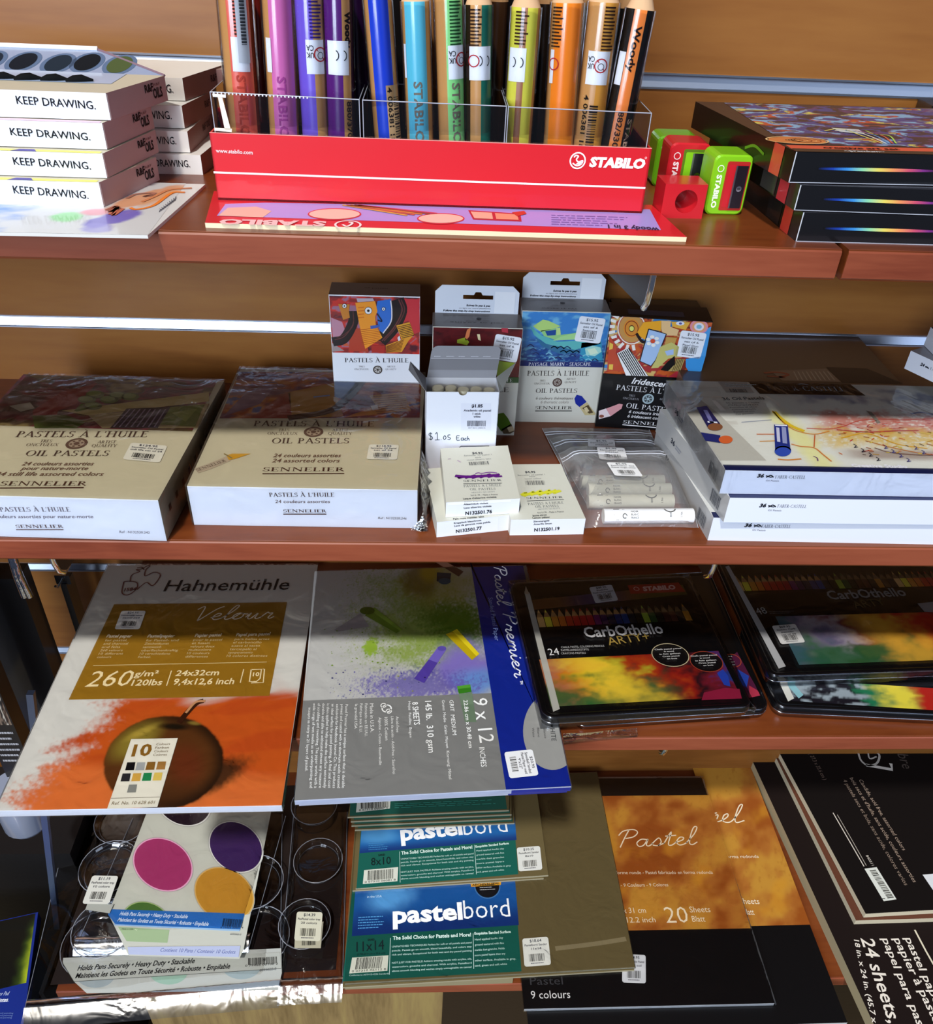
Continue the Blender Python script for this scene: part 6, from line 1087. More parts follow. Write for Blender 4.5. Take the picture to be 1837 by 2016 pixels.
def chalk(pts, c1, c2, end=None, ec='#404040', n=3):
    F.pp(pts, c1, 'gloss', n); a, b, c, d = [np.array(p, float) for p in pts]; F.pp([a, b, b*.6+c*.4, a*.6+d*.4], c2, 'gloss', n+1)
    if end: F.discp(*end, ec, 'gloss', n+2)
F.pp([(430, 395), (480, 470), (300, 500), (280, 490)], '#a4a0a4', 'gloss', 2)
chalk([(508, 362), (668, 488), (632, 508), (455, 408)], '#6a8c28', '#86a83c', (468, 382, 42, 22), '#4c6818'); chalk([(975, 485), (1102, 625), (1060, 660), (912, 515)], '#c8b414', '#e8d828'); chalk([(870, 585), (915, 600), (790, 790), (732, 765)], '#5844a8', '#7c6cc8', (890, 595, 24, 14), '#6458b4'); chalk([(975, 808), (1050, 798), (1058, 840), (985, 850)], '#3c8c24', '#5cac3c'); chalk([(985, 850), (1060, 842), (1085, 1010), (1020, 1010)], '#748c74', '#7c947c')
chalk([(850, 105), (920, 108), (1012, 160), (985, 188)], '#5c3c30', '#7c5444'); chalk([(862, 165), (942, 170), (935, 225), (860, 215)], '#1c2c3c', '#20384c', (905, 215, 34, 18), '#2c5468')
for k in range(80):
    r_ = random.Random(k); x = r_.uniform(220, 900); y = r_.uniform(440, 860); s_ = r_.uniform(2, 6); F.discp(x, y, s_, s_*.7, '#7c9c34' if y < 700 else r_.choice(['#5c54a8', '#3c3c78', '#98a050']), 'gloss', 3)
# vertical lettering: frame turned a quarter so that lines run towards the viewer
def vt_(t, x1, y1, x2, y2, h, col, **k): F.tp(t, x1, y1, x2, y2, h, col, n=6, **k)
GW = '#eef0ee'
vt_('9 x 12', 1065, 880, 1105, 1130, 78, GW) ; vt_('INCHES', 1100, 1155, 1112, 1265, 30, GW); vt_('22.86 cm x 30.48 cm', 1012, 888, 1042, 1158, 22, GW, bold=.01); vt_('GRIT  MEDIUM', 932, 888, 950, 1085, 22, GW); vt_('Grano: Medio  Grain: Moyen  Kornung: Mittel', 890, 888, 930, 1335, 15, GW); vt_('145 lb.  310 gsm', 795, 893, 815, 1185, 34, GW, bold=.01); vt_('8 SHEETS', 722, 900, 733, 1028, 32, GW, bold=.01); vt_('Hojas  Feuilles  Bogen', 700, 895, 708, 1100, 14, GW)
vt_('Acid-free', 630, 980, 633, 1070, 16, GW); vt_('Libre de acido - Acid-free - Saurefrei', 602, 980, 612, 1305, 15, GW); vt_('100% Cotton', 565, 985, 570, 1115, 18, GW); vt_('Algodon - Coton - Baumwolle', 533, 985, 535, 1255, 15, GW); vt_('Made in U.S.A.', 483, 908, 487, 1070, 20, GW); vt_('Fabricado en EE.UU.', 455, 908, 455, 1092, 15, GW); vt_('Fabrique aux E.U.', 428, 908, 424, 1070, 15, GW); vt_('la grandid USA', 400, 910, 396, 1050, 15, GW)
for k, t in enumerate(('Pastel Premier has a unique surface that is durable', 'primed and coated with an aluminum oxide created', 'exclusively for Handbook Journal Co. This produces', 'an ideal surface for pastel painting. A final seal coat', 'is then applied to help make the surface extremely', 'durable and able to withstand almost any measure', 'of scrubbing and reworking. The paper works with a', 'wide range of wet media as an underpainting and', 'accepts as many as 21 layers of pastel.')):
    x = 345-k*26; vt_(t, x, 912-k*1 if k < 8 else 930, x-20, 1385 if k != 8 else 1290, 15, GW)
F.ring(*F.px(578, 935), .5, .13, GW, n=6); F.ring(*F.px(560, 918), .3, .1, GW, n=6); F.ring(*F.px(590, 950), .3, .1, GW, n=6)
vt_('Sanded Pastel Paper', 1152, 308, 1190, 552, 24, '#8ca0e0')
Z(900, 1100, .2381)
SC = '#e4e8f6'
cursive(F, 'Pastel', 300, 60, 335, 385, 100, .15, SC, n=6, shear=.1); cursive(F, 'Premier', 372, 440, 478, 985, 104, .15, SC, n=6, shear=.1)
F.tp('TM', 520, 1012, 524, 1042, 20, SC, n=6, bold=.04)
F.poly([(min(B.w, F.px(790+245*math.cos(t), 1430+320*math.sin(t))[0]), F.px(790+245*math.cos(t), 1430+320*math.sin(t))[1]) for t in np.linspace(math.pi*.3, math.pi*1.5, 30)]+[(B.w, F.px(790, 1110)[1])], '#a6a8a6', 'gloss', 5)
F.tp('WHITE', 760, 1350, 782, 1512, 38, '#2c2c30', n=6); F.tp('Blanco', 712, 1410, 722, 1488, 18, '#4c4c50', n=6); F.tp('Blanc', 660, 1402, 668, 1480, 18, '#4c4c50', n=6); F.tp('Weiss', 618, 1402, 626, 1478, 18, '#4c4c50', n=6)
for (x, y) in ((660, 720), (690, 860), (700, 930), (640, 1100)): F.discp(x, y, 3, 3, '#c8ccd8', n=6)
B.front.rect(B.w*.78, 0, B.w, B.h, '#1630a4', 'gloss', 1); B.front.rect(0, B.h-.12, B.w, B.h, '#dfe4f2', 'gloss', 2)
B.done(); m = M(); f = F.subuv(F.px(622, 1580), F.px(674, 1795), F.px(388, 1605), m); f.rrect(0, 0, 1, 1, .09, '#e6e8ea', 'paper', 8)
for k, (t, w) in enumerate((('$33.95', .45), ('Speedball Sanded', .8), ('Pastel Paper med', .8), ('9"x12"', .4))): f.text(t, .5-w/2, .84-.14*k, w, .09, '#3a3c48', n=10, bold=.01)
f.bars(.22, .14, .56, .22, n=10, k=18); m.build('price_sticker', B.th)
film(B.th, B.q, B.z0, B.z1, 'film', amp=.03, res=12, off=.08)
# ---- flat black tins
def tin(label, fl, fr, bl, z0, h, group='flat black pencil tins', rc=1.1):
    fl, fr, bl = [np.array(p[:2]) for p in (fl, fr, bl)]; br = fr+bl-fl; c = (fl+br)/2; T = thing('pencil_tin', (c[0], c[1], z0), label, 'tin', group)
    u = (fr-fl); w = np.linalg.norm(u); u = u/w; v = (bl-fl); d = np.linalg.norm(v); v = v/d
    def loop(inset, z):
        P = []
        for cx_, cy_, a0 in ((w-rc, rc, -90), (w-rc, d-rc, 0), (rc, d-rc, 90), (rc, rc, 180)):
            for k in range(7): a = math.radians(a0+15*k); x = cx_+(rc-inset)*math.cos(a); y = cy_+(rc-inset)*math.sin(a); p = fl+u*x+v*y; P.append((p[0], p[1], z))
        return P
    L = [(0, z0), (0, z0+h*.42), (-.06, z0+h*.45), (-.06, z0+h*.88), (.12, z0+h), (.34, z0+h+.02), (.55, z0+h-.05)]; m = M(); n = 28; V = []
    for i_, z in L: V += loop(i_, z)
    m.mesh(V[n*2:], [(k*n+j, k*n+(j+1) % n, (k+1)*n+(j+1) % n, (k+1)*n+j) for k in range(len(L)-3) for j in range(n)], 'plastic', '#0b0b0d', True)
    m.mesh(V[-n:], [tuple(range(n))], 'plastic', '#0b0b0d'); F = Fr((fl[0], fl[1], z0+h-.05), (u[0], u[1], 0), (v[0], v[1], 0), m)
    m2 = M(); m2.mesh(V[:n*2], [(j, (j+1) % n, (j+1) % n+n, j+n) for j in range(n)]+[tuple(range(n-1, -1, -1))], 'chrome', '#b8bac0', True); m2.tube(loop(-.04, z0+h*.43)+loop(-.04, z0+h*.43)[:2], .07, 'chrome', '#d0d2d8', 5); m2.build('base', T)
    for i_, zz_ in ((.05, z0+h*.97),): m.tube([p for p in loop(i_, zz_)][:1]+[p for p in loop(i_, zz_)][1:]+loop(i_, zz_)[:2], .05, 'chrome', '#8c8e96', 5)
    return T, F, m, w, d, [fl, fr, br, bl], z0+h
def lidprint(F, w, d, seed, band, pencils, nmix, half=None):
    """colourful chalk print strip"""
    def fn(X, Y):
        n = fbm(X*2.2, Y, 5, 4, seed); pal = ['#b06c4c', '#c87820', '#d8b820', '#8c9c20', '#a83c14', '#8c1c14', '#1c1018', '#701828', '#24347c'] if nmix == 0 else ['#3c5c68', '#6c6480', '#9c94a0', '#6c2430', '#a87838', '#a8441c', '#b82c1c', '#8c1c14', '#a03414']
        t = np.clip(X*.95+(n-.5)*.5, 0, .999)*(len(pal)-1); k = t.astype(int); f = (t-k)[..., None]; PA = np.array([C3(c) for c in pal]); a = PA[k]*(1-f)+PA[np.minimum(k+1, len(pal)-1)]*f
        a = mixc(a, '#1c5c34', sstep(.35, .85, Y+(n-.5)*1.2)*sstep(.55, .35, np.abs(X-(.22 if nmix == 0 else .5)))*.9); a = mixc(a, '#e8c83c' if nmix == 0 else '#d8a838', sstep(.25, .0, np.abs(X-(.36 if nmix == 0 else .62)-.2*(Y-.5))+(n-.5)*.35)*.8)
        return a
    u0, u1, v0, v1 = band; F.art((u0, v1), (u1, v1), (u0, v0), 130, 50, fn, 'gloss', 2)
    pu0, pu1, pv, n = pencils; cs = ['#d8b070', '#d8d040', '#c88830', '#c87028', '#b83c20', '#b02820', '#a81c20', '#a01828', '#6c1c5c', '#3c1c48', '#1c1c38', '#1c2c68', '#1c3c7c', '#101c28', '#201c14', '#90a838', '#2c4c28', '#1c1c14', '#3c1c18', '#4c2820', '#181418', '#b07828', '#3c2818', '#18181c']
    for k in range(n):
        c = cs[k % len(cs)]; x = pu0+(pu1-pu0)*k/n; ww = (pu1-pu0)/n*.9; F.rect(x, pv, x+ww, pv+1.5, c, 'gloss', 3); F.poly([(x, pv+1.5), (x+ww, pv+1.5), (x+ww*.6, pv+2.5), (x+ww*.4, pv+2.5)], '#a88050' if k < 13 else '#6c5438', 'gloss', 3); F.poly([(x+ww*.35, pv+2.2), (x+ww*.65, pv+2.2), (x+ww*.5, pv+2.7)], c, 'gloss', 4)
Z(980, 1070, .46652)
def tin_at(label, z0, h, fl_, fr_, bl_, **k): zt_ = z0+h; return tin(label, at(*fl_, zt_), at(*fr_, zt_), at(*bl_, zt_), z0, h, **k)
T, F, m, w, d, q_, z1 = tin_at('lower black 24 pencil tin peeking out right from under its twin', S3+.05, 1.25, (335, 752), (1150, 697), (215, 150))
F.pp([(1010, 458), (1070, 570), (1110, 640), (1050, 655), (960, 500)], '#4c1838', 'gloss', 2); F.pp([(1010, 530), (1060, 560), (1050, 610), (1020, 590)], '#2440a0', 'gloss', 3); F.ring(*F.px(990, 495), .95, .09, '#a0402c', n=4); F.pp([(1060, 600), (1095, 620), (1110, 642), (1062, 652)], '#a83048', 'gloss', 3); F.greek(*F.px(975, 520), .8, 1.6, 4, '#d0d0d0', n=5); m.build('lid', T)
T, F, m, w, d, q_, z1 = tin_at('upper black 24 pencil tin with white pencil along its left side', S3+1.42, 1.3, (192, 738), (1080, 688), (52, 165))
a0, a1_, b0 = F.px(215, 690), F.px(1030, 655), F.px(215, 488)
def _q(p): return tuple(F.px(*p))
lidprint(F, w, d, 12, (a0[0]+.25, a1_[0], a0[1], F.px(600, 470)[1]), (F.px(175, 350)[0], F.px(825, 325)[0], F.px(500, 340)[1], 22), 0)
F.pp([(925, 548), (950, 532), (972, 560), (982, 605), (955, 598)], '#2440a8', 'gloss', 4); F.pp([(870, 630), (960, 610), (1020, 615), (1030, 655), (860, 662)], '#8c1c3c', 'gloss', 3); F.pp([(760, 500), (930, 520), (950, 640), (760, 620)], '#140a10', 'gloss', 3) if False else None
F.art(_q((130, 240)), _q((780, 175)), _q((170, 275)) if False else tuple(F.px(130, 240)+np.array([0, -1.6])), 50, 8, lambda X, Y: mixc(mixc(np.broadcast_to(C3('#6a4426'), X.shape+(3,)).copy(), '#3c3058', sstep(.15, .4, X)*sstep(.7, .4, X)), '#54481c', sstep(.6, .8, X)), 'gloss', 2)
F.pp([(548, 178), (762, 166), (792, 205), (560, 214)], '#a0281c', 'gloss', 5); F.tp('STABILO', 615, 202, 752, 194, 17, '#d8b0a8', n=6, bold=.05, shear=.1); F.ring(*F.px(585, 193), .33, .08, '#d8b0a8', n=6)
F.tp('CarbOthello', 370, 398, 702, 380, 42, '#f0f0f0', n=6, bold=.02); F.tp('ARTY+', 470, 432, 645, 408, 34, '#b09448', n=7, shear=.05); F.tp('24', 218, 474, 262, 470, 28, '#f0f0f0', n=6)
for k, t in enumerate(('CHALK PASTEL COLORING PENCILS', 'PASTELLKREIDESTIFTE', 'CRAYONS PASTELS')): F.tp(t, 268, 444+k*13, [450, 385, 372][k], 438+k*13+[0, 2, 3][k], 8, '#c8c8c8', n=6)
F.pp([(112, 205), (122, 198), (135, 212), (262, 700), (234, 712)], '#b8b8b0', 'gloss', 5); F.pp([(112, 215), (118, 182), (133, 215)], '#b0a088', 'gloss', 6)
for (cx_, cy_, r_, c) in ((728, 472, 1.95, '#c8bc98'), (880, 500, 1.72, '#a0402c')): q = F.px(cx_, cy_); F.disc(q[0], q[1], r_, '#0c0a0c', 'gloss', 5, r2=r_*.85); F.ring(q[0], q[1], r_, .09, c, n=6, r2=r_*.85); [F.text(t, q[0]-len(t)*.075, q[1]+.75-.34*k, len(t)*.15, .17, '#d8d8d8', n=7, bold=.02) for k, t in enumerate(('Chalk pastel pencil', 'in wood', 'in fein gefasst', 'Craie pastel', 'en bois')[:5])]
m.build('lid', T); price(T, F, (385, 188), (480, 176), (412, 255), ('$49.95', 'Stabilo', 'Pastel coloring pencil', 'set of 24'), n=8, col='#c4c6cc')
film(T, q_, S3+1.45, z1, 'film', amp=.08, res=16, off=.2); film(T, [q_[0]+np.array([2.2, -.75]), q_[0]*.55+q_[1]*.45+np.array([0, -.75]), q_[0]*.55+q_[1]*.45+np.array([0, -.1]), q_[0]+np.array([2.2, -.1])], S3+.05, S3+.35, 'crinkle', name='loose_wrap', amp=.3, res=10, off=.05)
T, F, m, w, d, q_, z1 = tin_at('lower black 48 pencil tin under its twin at the right', S3+.05, 1.4, (1180, 690), (1837+500, 745), (1020, 350), rc=1.0)
d_ = F.px(1240, 665); F.art((d_[0], d_[1]+3), (d_[0]+17, d_[1]+2.6), (d_[0], d_[1]), 80, 14, lambda X, Y: (lambda n: mixc(mixc(mixc(mixc(np.broadcast_to(C3('#8c98a0'), X.shape+(3,)).copy(), '#17141c', sstep(.4, .55, n)), '#1c6c48', sstep(.42, .5, X+(n-.5)*.2)), '#d8c840', sstep(.2, .02, np.abs(X-.68)+(n-.5)*.2)), '#a82018', sstep(.72, .82, X+(n-.5)*.1)))(fbm(X*3, Y, 5, 4, 6)), 'gloss', 2)
F.pp([(1185, 582), (1215, 580), (1250, 655), (1225, 668)], '#c8c8c0', 'gloss', 4); F.pp([(1215, 590), (1245, 588), (1290, 640), (1270, 655)], '#80b0b8', 'gloss', 3); m.build('lid', T)
T, F, m, w, d, q_, z1 = tin_at('upper black 48 pencil tin with grey, red and yellow chalk print', S3+1.6, 1.4, (1150, 560), (1837+450, 520), (925, 60), rc=1.0)
p0 = F.px(1200, 515); p1 = F.px(1140, 315); lidprint(F, w, d, 5, (p1[0]+.9, p1[0]+21, p0[1], p1[1]+.2), (F.px(1010, 185)[0], w-1.2, F.px(1100, 200)[1], 34), 1)
F.tp('CarbOthello', 1400, 238, 1728, 222, 36, '#8c8c8c', n=6, bold=.02); F.tp('ARTY', 1510, 276, 1640, 262, 32, '#54482c', n=7); F.tp('48', 1098, 302, 1140, 296, 28, '#a8a8a8', n=6); F.greek(*F.px(1148, 300), 3, .5, 2, '#54545a', n=6)
F.pp([(960, 100), (975, 95), (1215, 520), (1185, 530)], '#b4b6b8', 'gloss', 6); F.pp([(1770, 255), (1837, 248), (1837, 292), (1800, 290)], '#8c8c90', 'gloss', 6)
F.pp([(1165, 380), (1240, 370), (1290, 470), (1260, 520), (1215, 460)], '#7ca8b4', 'gloss', 4) if False else None
m.build('lid', T); price(T, F, (1155, 350), (1255, 342), (1195, 428), ('$69.95', 'Stabilo Carb', 'pencils', 'set of 48'), n=8, col='#dcdcda'); film(T, q_, S3+1.62, z1, 'film', amp=.06, res=16, off=.2)
# ---- hanging goods at the far left
Z()
def pack(px0, py0, px1, py1, Y, d, label, col='#0c0c0f', art=None, name='hanging_pack'):
    a, b = aty(px0, py0, Y), aty(px1, py1, Y); x0, x1 = min(a[0], b[0]), max(a[0], b[0]); z1, z0 = a[2], b[2]
    B = Box(name, label, 'package', 'dark packages hanging at the far left', (x0, Y), (x1, Y), (x1, Y+d), z0, z1-z0, dict(all=col), 'gloss')
    if art: art(B)
    m = M(); m.tube([((x0+x1)/2, WALL, z1+.6), ((x0+x1)/2, Y-1.2, z1+.6), ((x0+x1)/2, Y-1.6, z1+1.1)], .14, 'chrome', '#c8ccd4', 8); m.build('hook', B.th); m = M(); m.box((x0+x1)/2-.8, (x0+x1)/2+.8, Y+.2, Y+.3, z1-.2, z1+1.0, 'plastic', '#16161a'); m.build('hang_tab', B.th); B.done(); return B
pack(36, 1140, 98, 1560, 66, 2.5, 'tall narrow black package hanging left of the apple pad, second from the frame edge')
pack(118, 1150, 188, 1330, 71, 2.0, 'short black package hanging behind the left edge of the apple pad')
pack(-70, 1200, 14, 1530, 60, 2.0, 'black package with grey brown print, hanging at the very left frame edge', art=lambda B: (mosaic(B.front, (.3, B.h-.6), (B.w-.15, B.h-.6), (.3, B.h*.35), 3, ['#0c0c10', '#28221e', '#6c5c50', '#2c1c16', '#14141a', '#b0a89c'], nx=30, ny=40), B.front.greek(.4, B.h*.1, B.w-.7, B.h*.22, 6, '#9a9aa0', n=3)))
m = M(); a = aty(26, 1108, 63); 
for k in range(2): m.tube([(a[0]+.2*k, 63, a[2]+.8), (a[0]+.3*k, 62.8, a[2]-1.5), (a[0]+.5*k, 62.9, a[2]-4.2)], .34, 'foil', '#aeb4c0', 8)
m.tube([(a[0], 63, a[2]+.8), (a[0], WALL, a[2]+.8)], .2, 'chrome', '#aeb4c0', 6); tag(m.build('display_hook'), 'shiny metal hook at the left end just below the second shelf', 'hook')
m = M(); a, b = aty(58, 1368, 58), aty(112, 1830, 58); m.hexa([(b[0]-.35, 58, b[2]), (b[0]+.35, 58, b[2]), (b[0]+.35, 58.6, b[2]), (b[0]-.35, 58.6, b[2])], [(a[0]-.35, 58, a[2]), (a[0]+.35, 58, a[2]), (a[0]+.35, 58.6, a[2]), (a[0]-.35, 58.6, a[2])], 'metal', '#7c90bc'); tag(m.build('display_strip'), 'slim bluish metal strip standing at the left, partly behind the apple pad', 'strip')
# ================================================================== LOWEST SHELF
# ---- boards with teal and blue labels
Z(560, 1520, .38106)
OL = '#645838'
def board(label, z0, h, fl_, fr_, bkpx, depth, group='sanded art boards', side='r', cols=None, name='art_board'):
    zt_ = z0+h; fl, fr, b = at(*fl_, zt_), at(*fr_, zt_), at(*bkpx, zt_); o = fr if side == 'r' else fl; dn = (b-o)/np.linalg.norm(b-o)
    return Box(name, label, 'board', group, fl, fr, o+dn*depth, z0, h, cols or dict(all='#9c957c', top=OL, left='#5a513a', right='#7a7050'), 'paper', side=side)
def blabel(F, quad, size, tag_, full=True, yb=None):
    tl, tr, br, bl = quad
    F.pp([tl, tr, br, bl], '#186858', 'gloss', 1)
B = board('bottom bare board under the large teal labelled board', S4+1.2, .3, (300, 1112), (1808, 1022), (1625, 60), 27.9); B.done()
sb = Box('art_board', 'bare boards under the left half of the teal labelled boards', 'board', None, B.q[0]+np.array([.2, .4]), B.q[0]+np.array([20.2, .8]), B.q[0]+np.array([20, 27]), S4+.02, 1.14, dict(all='#8c8468', left='#5a513a'), 'paper'); sb.done()
B = board('large olive board labelled 11x14, frontmost on the lowest shelf', S4+1.53, .34, (312, 1092), (1812, 1008), (1625, 55), 27.9); F = B.top
def bp(F, TL, TR, BR, BL, split, sz):
    """printed band: blue above, teal below"""
    pass
F.pp([(355, 560), (1185, 530), (1225, 1030), (300, 1082)], '#145c50', 'gloss', 1)
artpx(F, F.px(368, 590), F.px(1190, 540), F.px(348, 848), 70, 24, lambda x, y, X, Y: (lambda n: mixc(mixc(np.broadcast_to(C3('#1a5ca4'), x.shape+(3,)).copy(), '#5ca4dc', sstep(.8, .1, ell(x, y, 520, 660, 240, 120, -.2)+(n-.5)*.5)), '#123478', sstep(.4, .95, Y+(n-.5)*.2)))(NO(x, y, 8, 4)), 'gloss', 2)
F.tp('pastel', 560, 782, 922, 760, 84, '#f4f6f8', n=6, bold=.035); F.tp('bord', 928, 760, 1168, 748, 96, '#f0f4f8', n=6, bold=-.006)
q = F.px(1048, 590); F.disc(q[0], q[1], 1.55, '#14161c', 'gloss', 4); F.ring(q[0], q[1], 1.7, .12, '#4c80b4', n=4); F.pp([(962, 578), (1120, 566), (1118, 584), (965, 594)], '#d8a028', 'gloss', 5); F.tp('ARCHIVALSEAL', 970, 590, 1112, 580, 9, '#2c1c10', n=6, bold=.03); F.greek(q[0]-1, q[1]-.6, 2, .9, 3, '#c0c4c8', n=5)
F.tp('The Solid Choice for Pastels and More!', 560, 868, 965, 850, 18, '#d0e8e0', n=6, bold=.03); F.tp('Exquisite Sanded Surface', 982, 842, 1170, 832, 13, '#d0e8e0', n=6, bold=.03)
F.stroke([(548, 858), (542, 1048)], .06, '#c0dcd4', n=6); F.stroke([(975, 835), (978, 1018)], .06, '#c0dcd4', n=6); F.tp('11x14', 372, 930, 515, 918, 50, '#101c20', n=6); F.tp('SAND', 430, 874, 465, 872, 10, '#101c20', n=6, bold=.03); F.tp('(2794.27.9 cm x 35.6 cm)', 375, 948, 520, 940, 9, '#101c20', n=6)
for k, t in enumerate(('UNMATCHED TECHNIQUES Perfect for soft or oil pastels and pastel', 'pencils. Pastels go on smooth, blend beautifully, and colors stay', 'rich and vibrant. Exceptional for both wet and dry pastel painting', '', 'NOT JUST FOR PASTELS! Achieve amazing results with acrylics, oils,', 'watercolors, gouache and charcoal. With acrylics, Pastelbord', 'allows smooth blending and washes simply unimaginable on canvas!')):
    if t: F.tp(t, 556, 908+k*21, 968, 886+k*21, 9, '#b4d4cc', n=6, bold=.01)
for k, t in enumerate(('Hand applied kaolin clay', 'ground textured with fine', 'marble dust granules. Holds', 'more pastel layers than any', 'other surface. Available in gray,', 'sand, green and soft white')): F.tp(t, 984, 872+k*27, 1130+(k == 4)*50+k*4, 862+k*27, 10, '#b4d4cc', n=6, bold=.01)
F.pp([(350, 960), (538, 948), (532, 1028), (335, 1042)], '#d4d8cc', 'gloss', 5); s_ = F.subuv(F.px(375, 962), F.px(508, 954), F.px(365, 1022)); s_.bars(0, 0, 1, 1, n=7, k=34); F.tp('0 07310 06112 8', 348, 1036, 525, 1024, 10, '#202424', n=7); F.tp('Conforms to ASTM D-4236 Standards', 335, 1056, 540, 1046, 8, '#b0ccc4', n=6)
F.tp('in the USA', 428, 652, 503, 648, 12, '#c0dcf0', n=6); F.greek(*F.px(380, 815), 3.2, 1.7, 5, '#4c90c8', n=6); F.stroke([(1400, 912), (1600, 888), (1765, 862)], .55, '#857a5c', 'gloss', 1)
B.done(); price(B.th, F, (1228, 862), (1362, 852), (1240, 1008), ('$18.64', 'Pastelbord Sander', '11x14'), n=6, col='#d8dad4'); film(B.th, B.q, B.z0, B.z1, 'film', amp=.05, res=14, off=.06)
zc = B.z1+.06
B = board('plain board edge between the large and middle olive boards', zc, .3, (352, 612), (1340, 548), (1290, 150), 20.3, name='art_board'); B.done(); zc = B.z1+.03
B = board('middle olive board labelled 8x10 with blue top band', zc, .34, (368, 600), (1364, 532), (1310, 140), 20.3); F = B.top
F.pp([(395, 300), (1185, 240), (1208, 528), (372, 602)], '#145c50', 'gloss', 1); artpx(F, F.px(398, 300), F.px(1190, 235), F.px(388, 420), 60, 14, lambda x, y, X, Y: mixc(mixc(np.broadcast_to(C3('#1c64a8'), x.shape+(3,)).copy(), '#4c94cc', sstep(1, .2, ell(x, y, 480, 330, 160, 60))), '#123474', sstep(.5, 1, Y)), 'gloss', 2)
F.tp('pastel', 602, 355, 922, 322, 74, '#f4f6f8', n=6, bold=.035); F.tp('bord', 928, 328, 1155, 310, 84, '#f0f4f8', n=6, bold=-.006)
F.tp('The Solid Choice for Pastels and More!', 604, 428, 972, 396, 16, '#d0e8e0', n=6, bold=.03); F.tp('Exquisite Sanded Surface', 988, 392, 1160, 374, 11, '#d0e8e0', n=6, bold=.03); F.tp('8x10', 448, 484, 550, 476, 38, '#101c20', n=6); F.stroke([(596, 412), (598, 572)], .06, '#c0dcd4', n=6); F.stroke([(982, 378), (992, 530)], .06, '#c0dcd4', n=6); F.tp('SAND', 485, 436, 520, 433, 9, '#101c20', n=6, bold=.03)
for k, t in enumerate(('UNMATCHED TECHNIQUES Perfect for soft or oil pastels and pastel', 'pencils. Pastels go on smooth, blend beautifully, and colors stay', 'rich and vibrant. Exceptional for both wet and dry painting', '', 'NOT JUST FOR PASTELS! Achieve amazing results with acrylics,', 'watercolors, gouache and charcoal. With acrylics, Pastelbord', 'allows smooth blending and washes unimaginable on canvas!')):
    if t: F.tp(t, 602, 455+k*17, 978, 426+k*17, 8, '#b4d4cc', n=6, bold=.01)
for k, t in enumerate(('Hand applied kaolin clay', 'ground textured with fine', 'marble dust granules', 'more pastel layers', 'other surface Available in gray', 'sand, green and soft white')): F.tp(t, 992, 412+k*22, 1135+(k == 4)*35, 400+k*22, 8, '#b4d4cc', n=6, bold=.01)
F.pp([(412, 508), (588, 492), (584, 565), (405, 580)], '#d4d8cc', 'gloss', 5); s_ = F.subuv(F.px(432, 512), F.px(562, 502), F.px(430, 562)); s_.bars(0, 0, 1, 1, n=7, k=34); F.tp('0 07310 06081 8', 415, 575, 575, 562, 9, '#202424', n=7); F.greek(*F.px(435, 408), 2.6, 1.2, 4, '#3c80b8', n=6)
B.done(); price(B.th, F, (1200, 392), (1320, 383), (1210, 515), ('$10.25', 'Pastelbord Sander', '8x10'), n=6, col='#d8dad4'); zc = B.z1+.03
for i in range(4):
    dx = [14, 4, 9, 0][i]; B = board('small teal labelled board in the short stack behind, %s' % ['bottom one', 'second from the bottom', 'second from the top', 'top one with a bar code'][i], zc, .32, (350+dx-8*i, 298-22*i), (1175-5*i+dx, 262-22*i), (1168, -60), 14.5, 'small boards stacked behind'); 
    if i < 3: B.top.rect(.4, .2, B.w-.2, B.d, '#14584c', 'gloss', 1)
    else:
        F = B.top; F.rect(.3, .15, B.w-.25, B.d-.1, '#14584c', 'gloss', 1); F.pp([(375, 160), (548, 150), (545, 190), (370, 210)], '#d4d8cc', 'gloss', 5); s_ = F.subuv(F.px(395, 150), F.px(535, 142), F.px(395, 192)); s_.bars(0, 0, 1, 1, n=7, k=34); F.tp('0 07310 06047 5', 385, 204, 535, 190, 9, '#202424', n=7); F.greek(*F.px(570, 190), 14, .9, 3, '#3c8c7c', n=5)
    B.done(); zc = B.z1+.02
# ---- orange and black pads
Z(1137, 1450, .38106)
def opad(label, z0, h, fl_, fr_, br_, dep, n0):
    zt_ = z0+h; fl, fr, br = at(*fl_, zt_), at(*fr_, zt_), at(*br_, zt_); dn = (br-fr)/np.linalg.norm(br-fr)
    return Box('paper_pad', label, 'pad', 'orange and black pastel pads', fl, fr, fr+dn*dep, z0, h, dict(all='#c8ccd0', top='#09090b', left='#101012'), 'gloss', side='r')
def oart(x, y, X, Y):
    n = NO(x, y, 7, 3); n2 = NO(x, y, 60, 12); a = np.broadcast_to(C3('#a8682a'), x.shape+(3,)).copy(); a = mixc(a, '#bc8834', sstep(.45, .7, n)); a = mixc(a, '#8c4414', sstep(.5, .3, n)*.8); a = mixc(a, '#8c4c18', sstep(.6, .8, n2)*.3); a = mixc(a, '#c88c28', sstep(.6, .8, NO(x, y, 5, 77))*.6); return a
B2 = opad('lower orange and black pad, sticking out right of the upper one', S4+.02, .52, (-250, 1530), (1395, 1478), (850, 60), 31.3, 0); F = B2.top
a_, b_, c_ = F.px(600, 240), F.px(908, 234), F.px(890, 985); vT, vB = F.px(880, 160)[1], F.px(1200, 972)[1]; artpx(F, (B2.w-9.0, vT), (B2.w-.05, vT), (B2.w-9.0, vB), 110, 90, oart, 'gloss', 1)
cr = '#e8dcc0'
for s_ in ([(685, 375), (695, 365), (700, 385), (690, 400), (720, 395)], [(700, 440), (720, 425), (725, 405), (705, 415), (712, 440), (745, 435), (775, 415), (775, 400), (755, 410), (752, 438), (790, 442), (830, 400), (852, 355), (835, 360), (815, 415), (820, 445), (862, 435)]): F.stroke(s_, .16, cr, n=4)
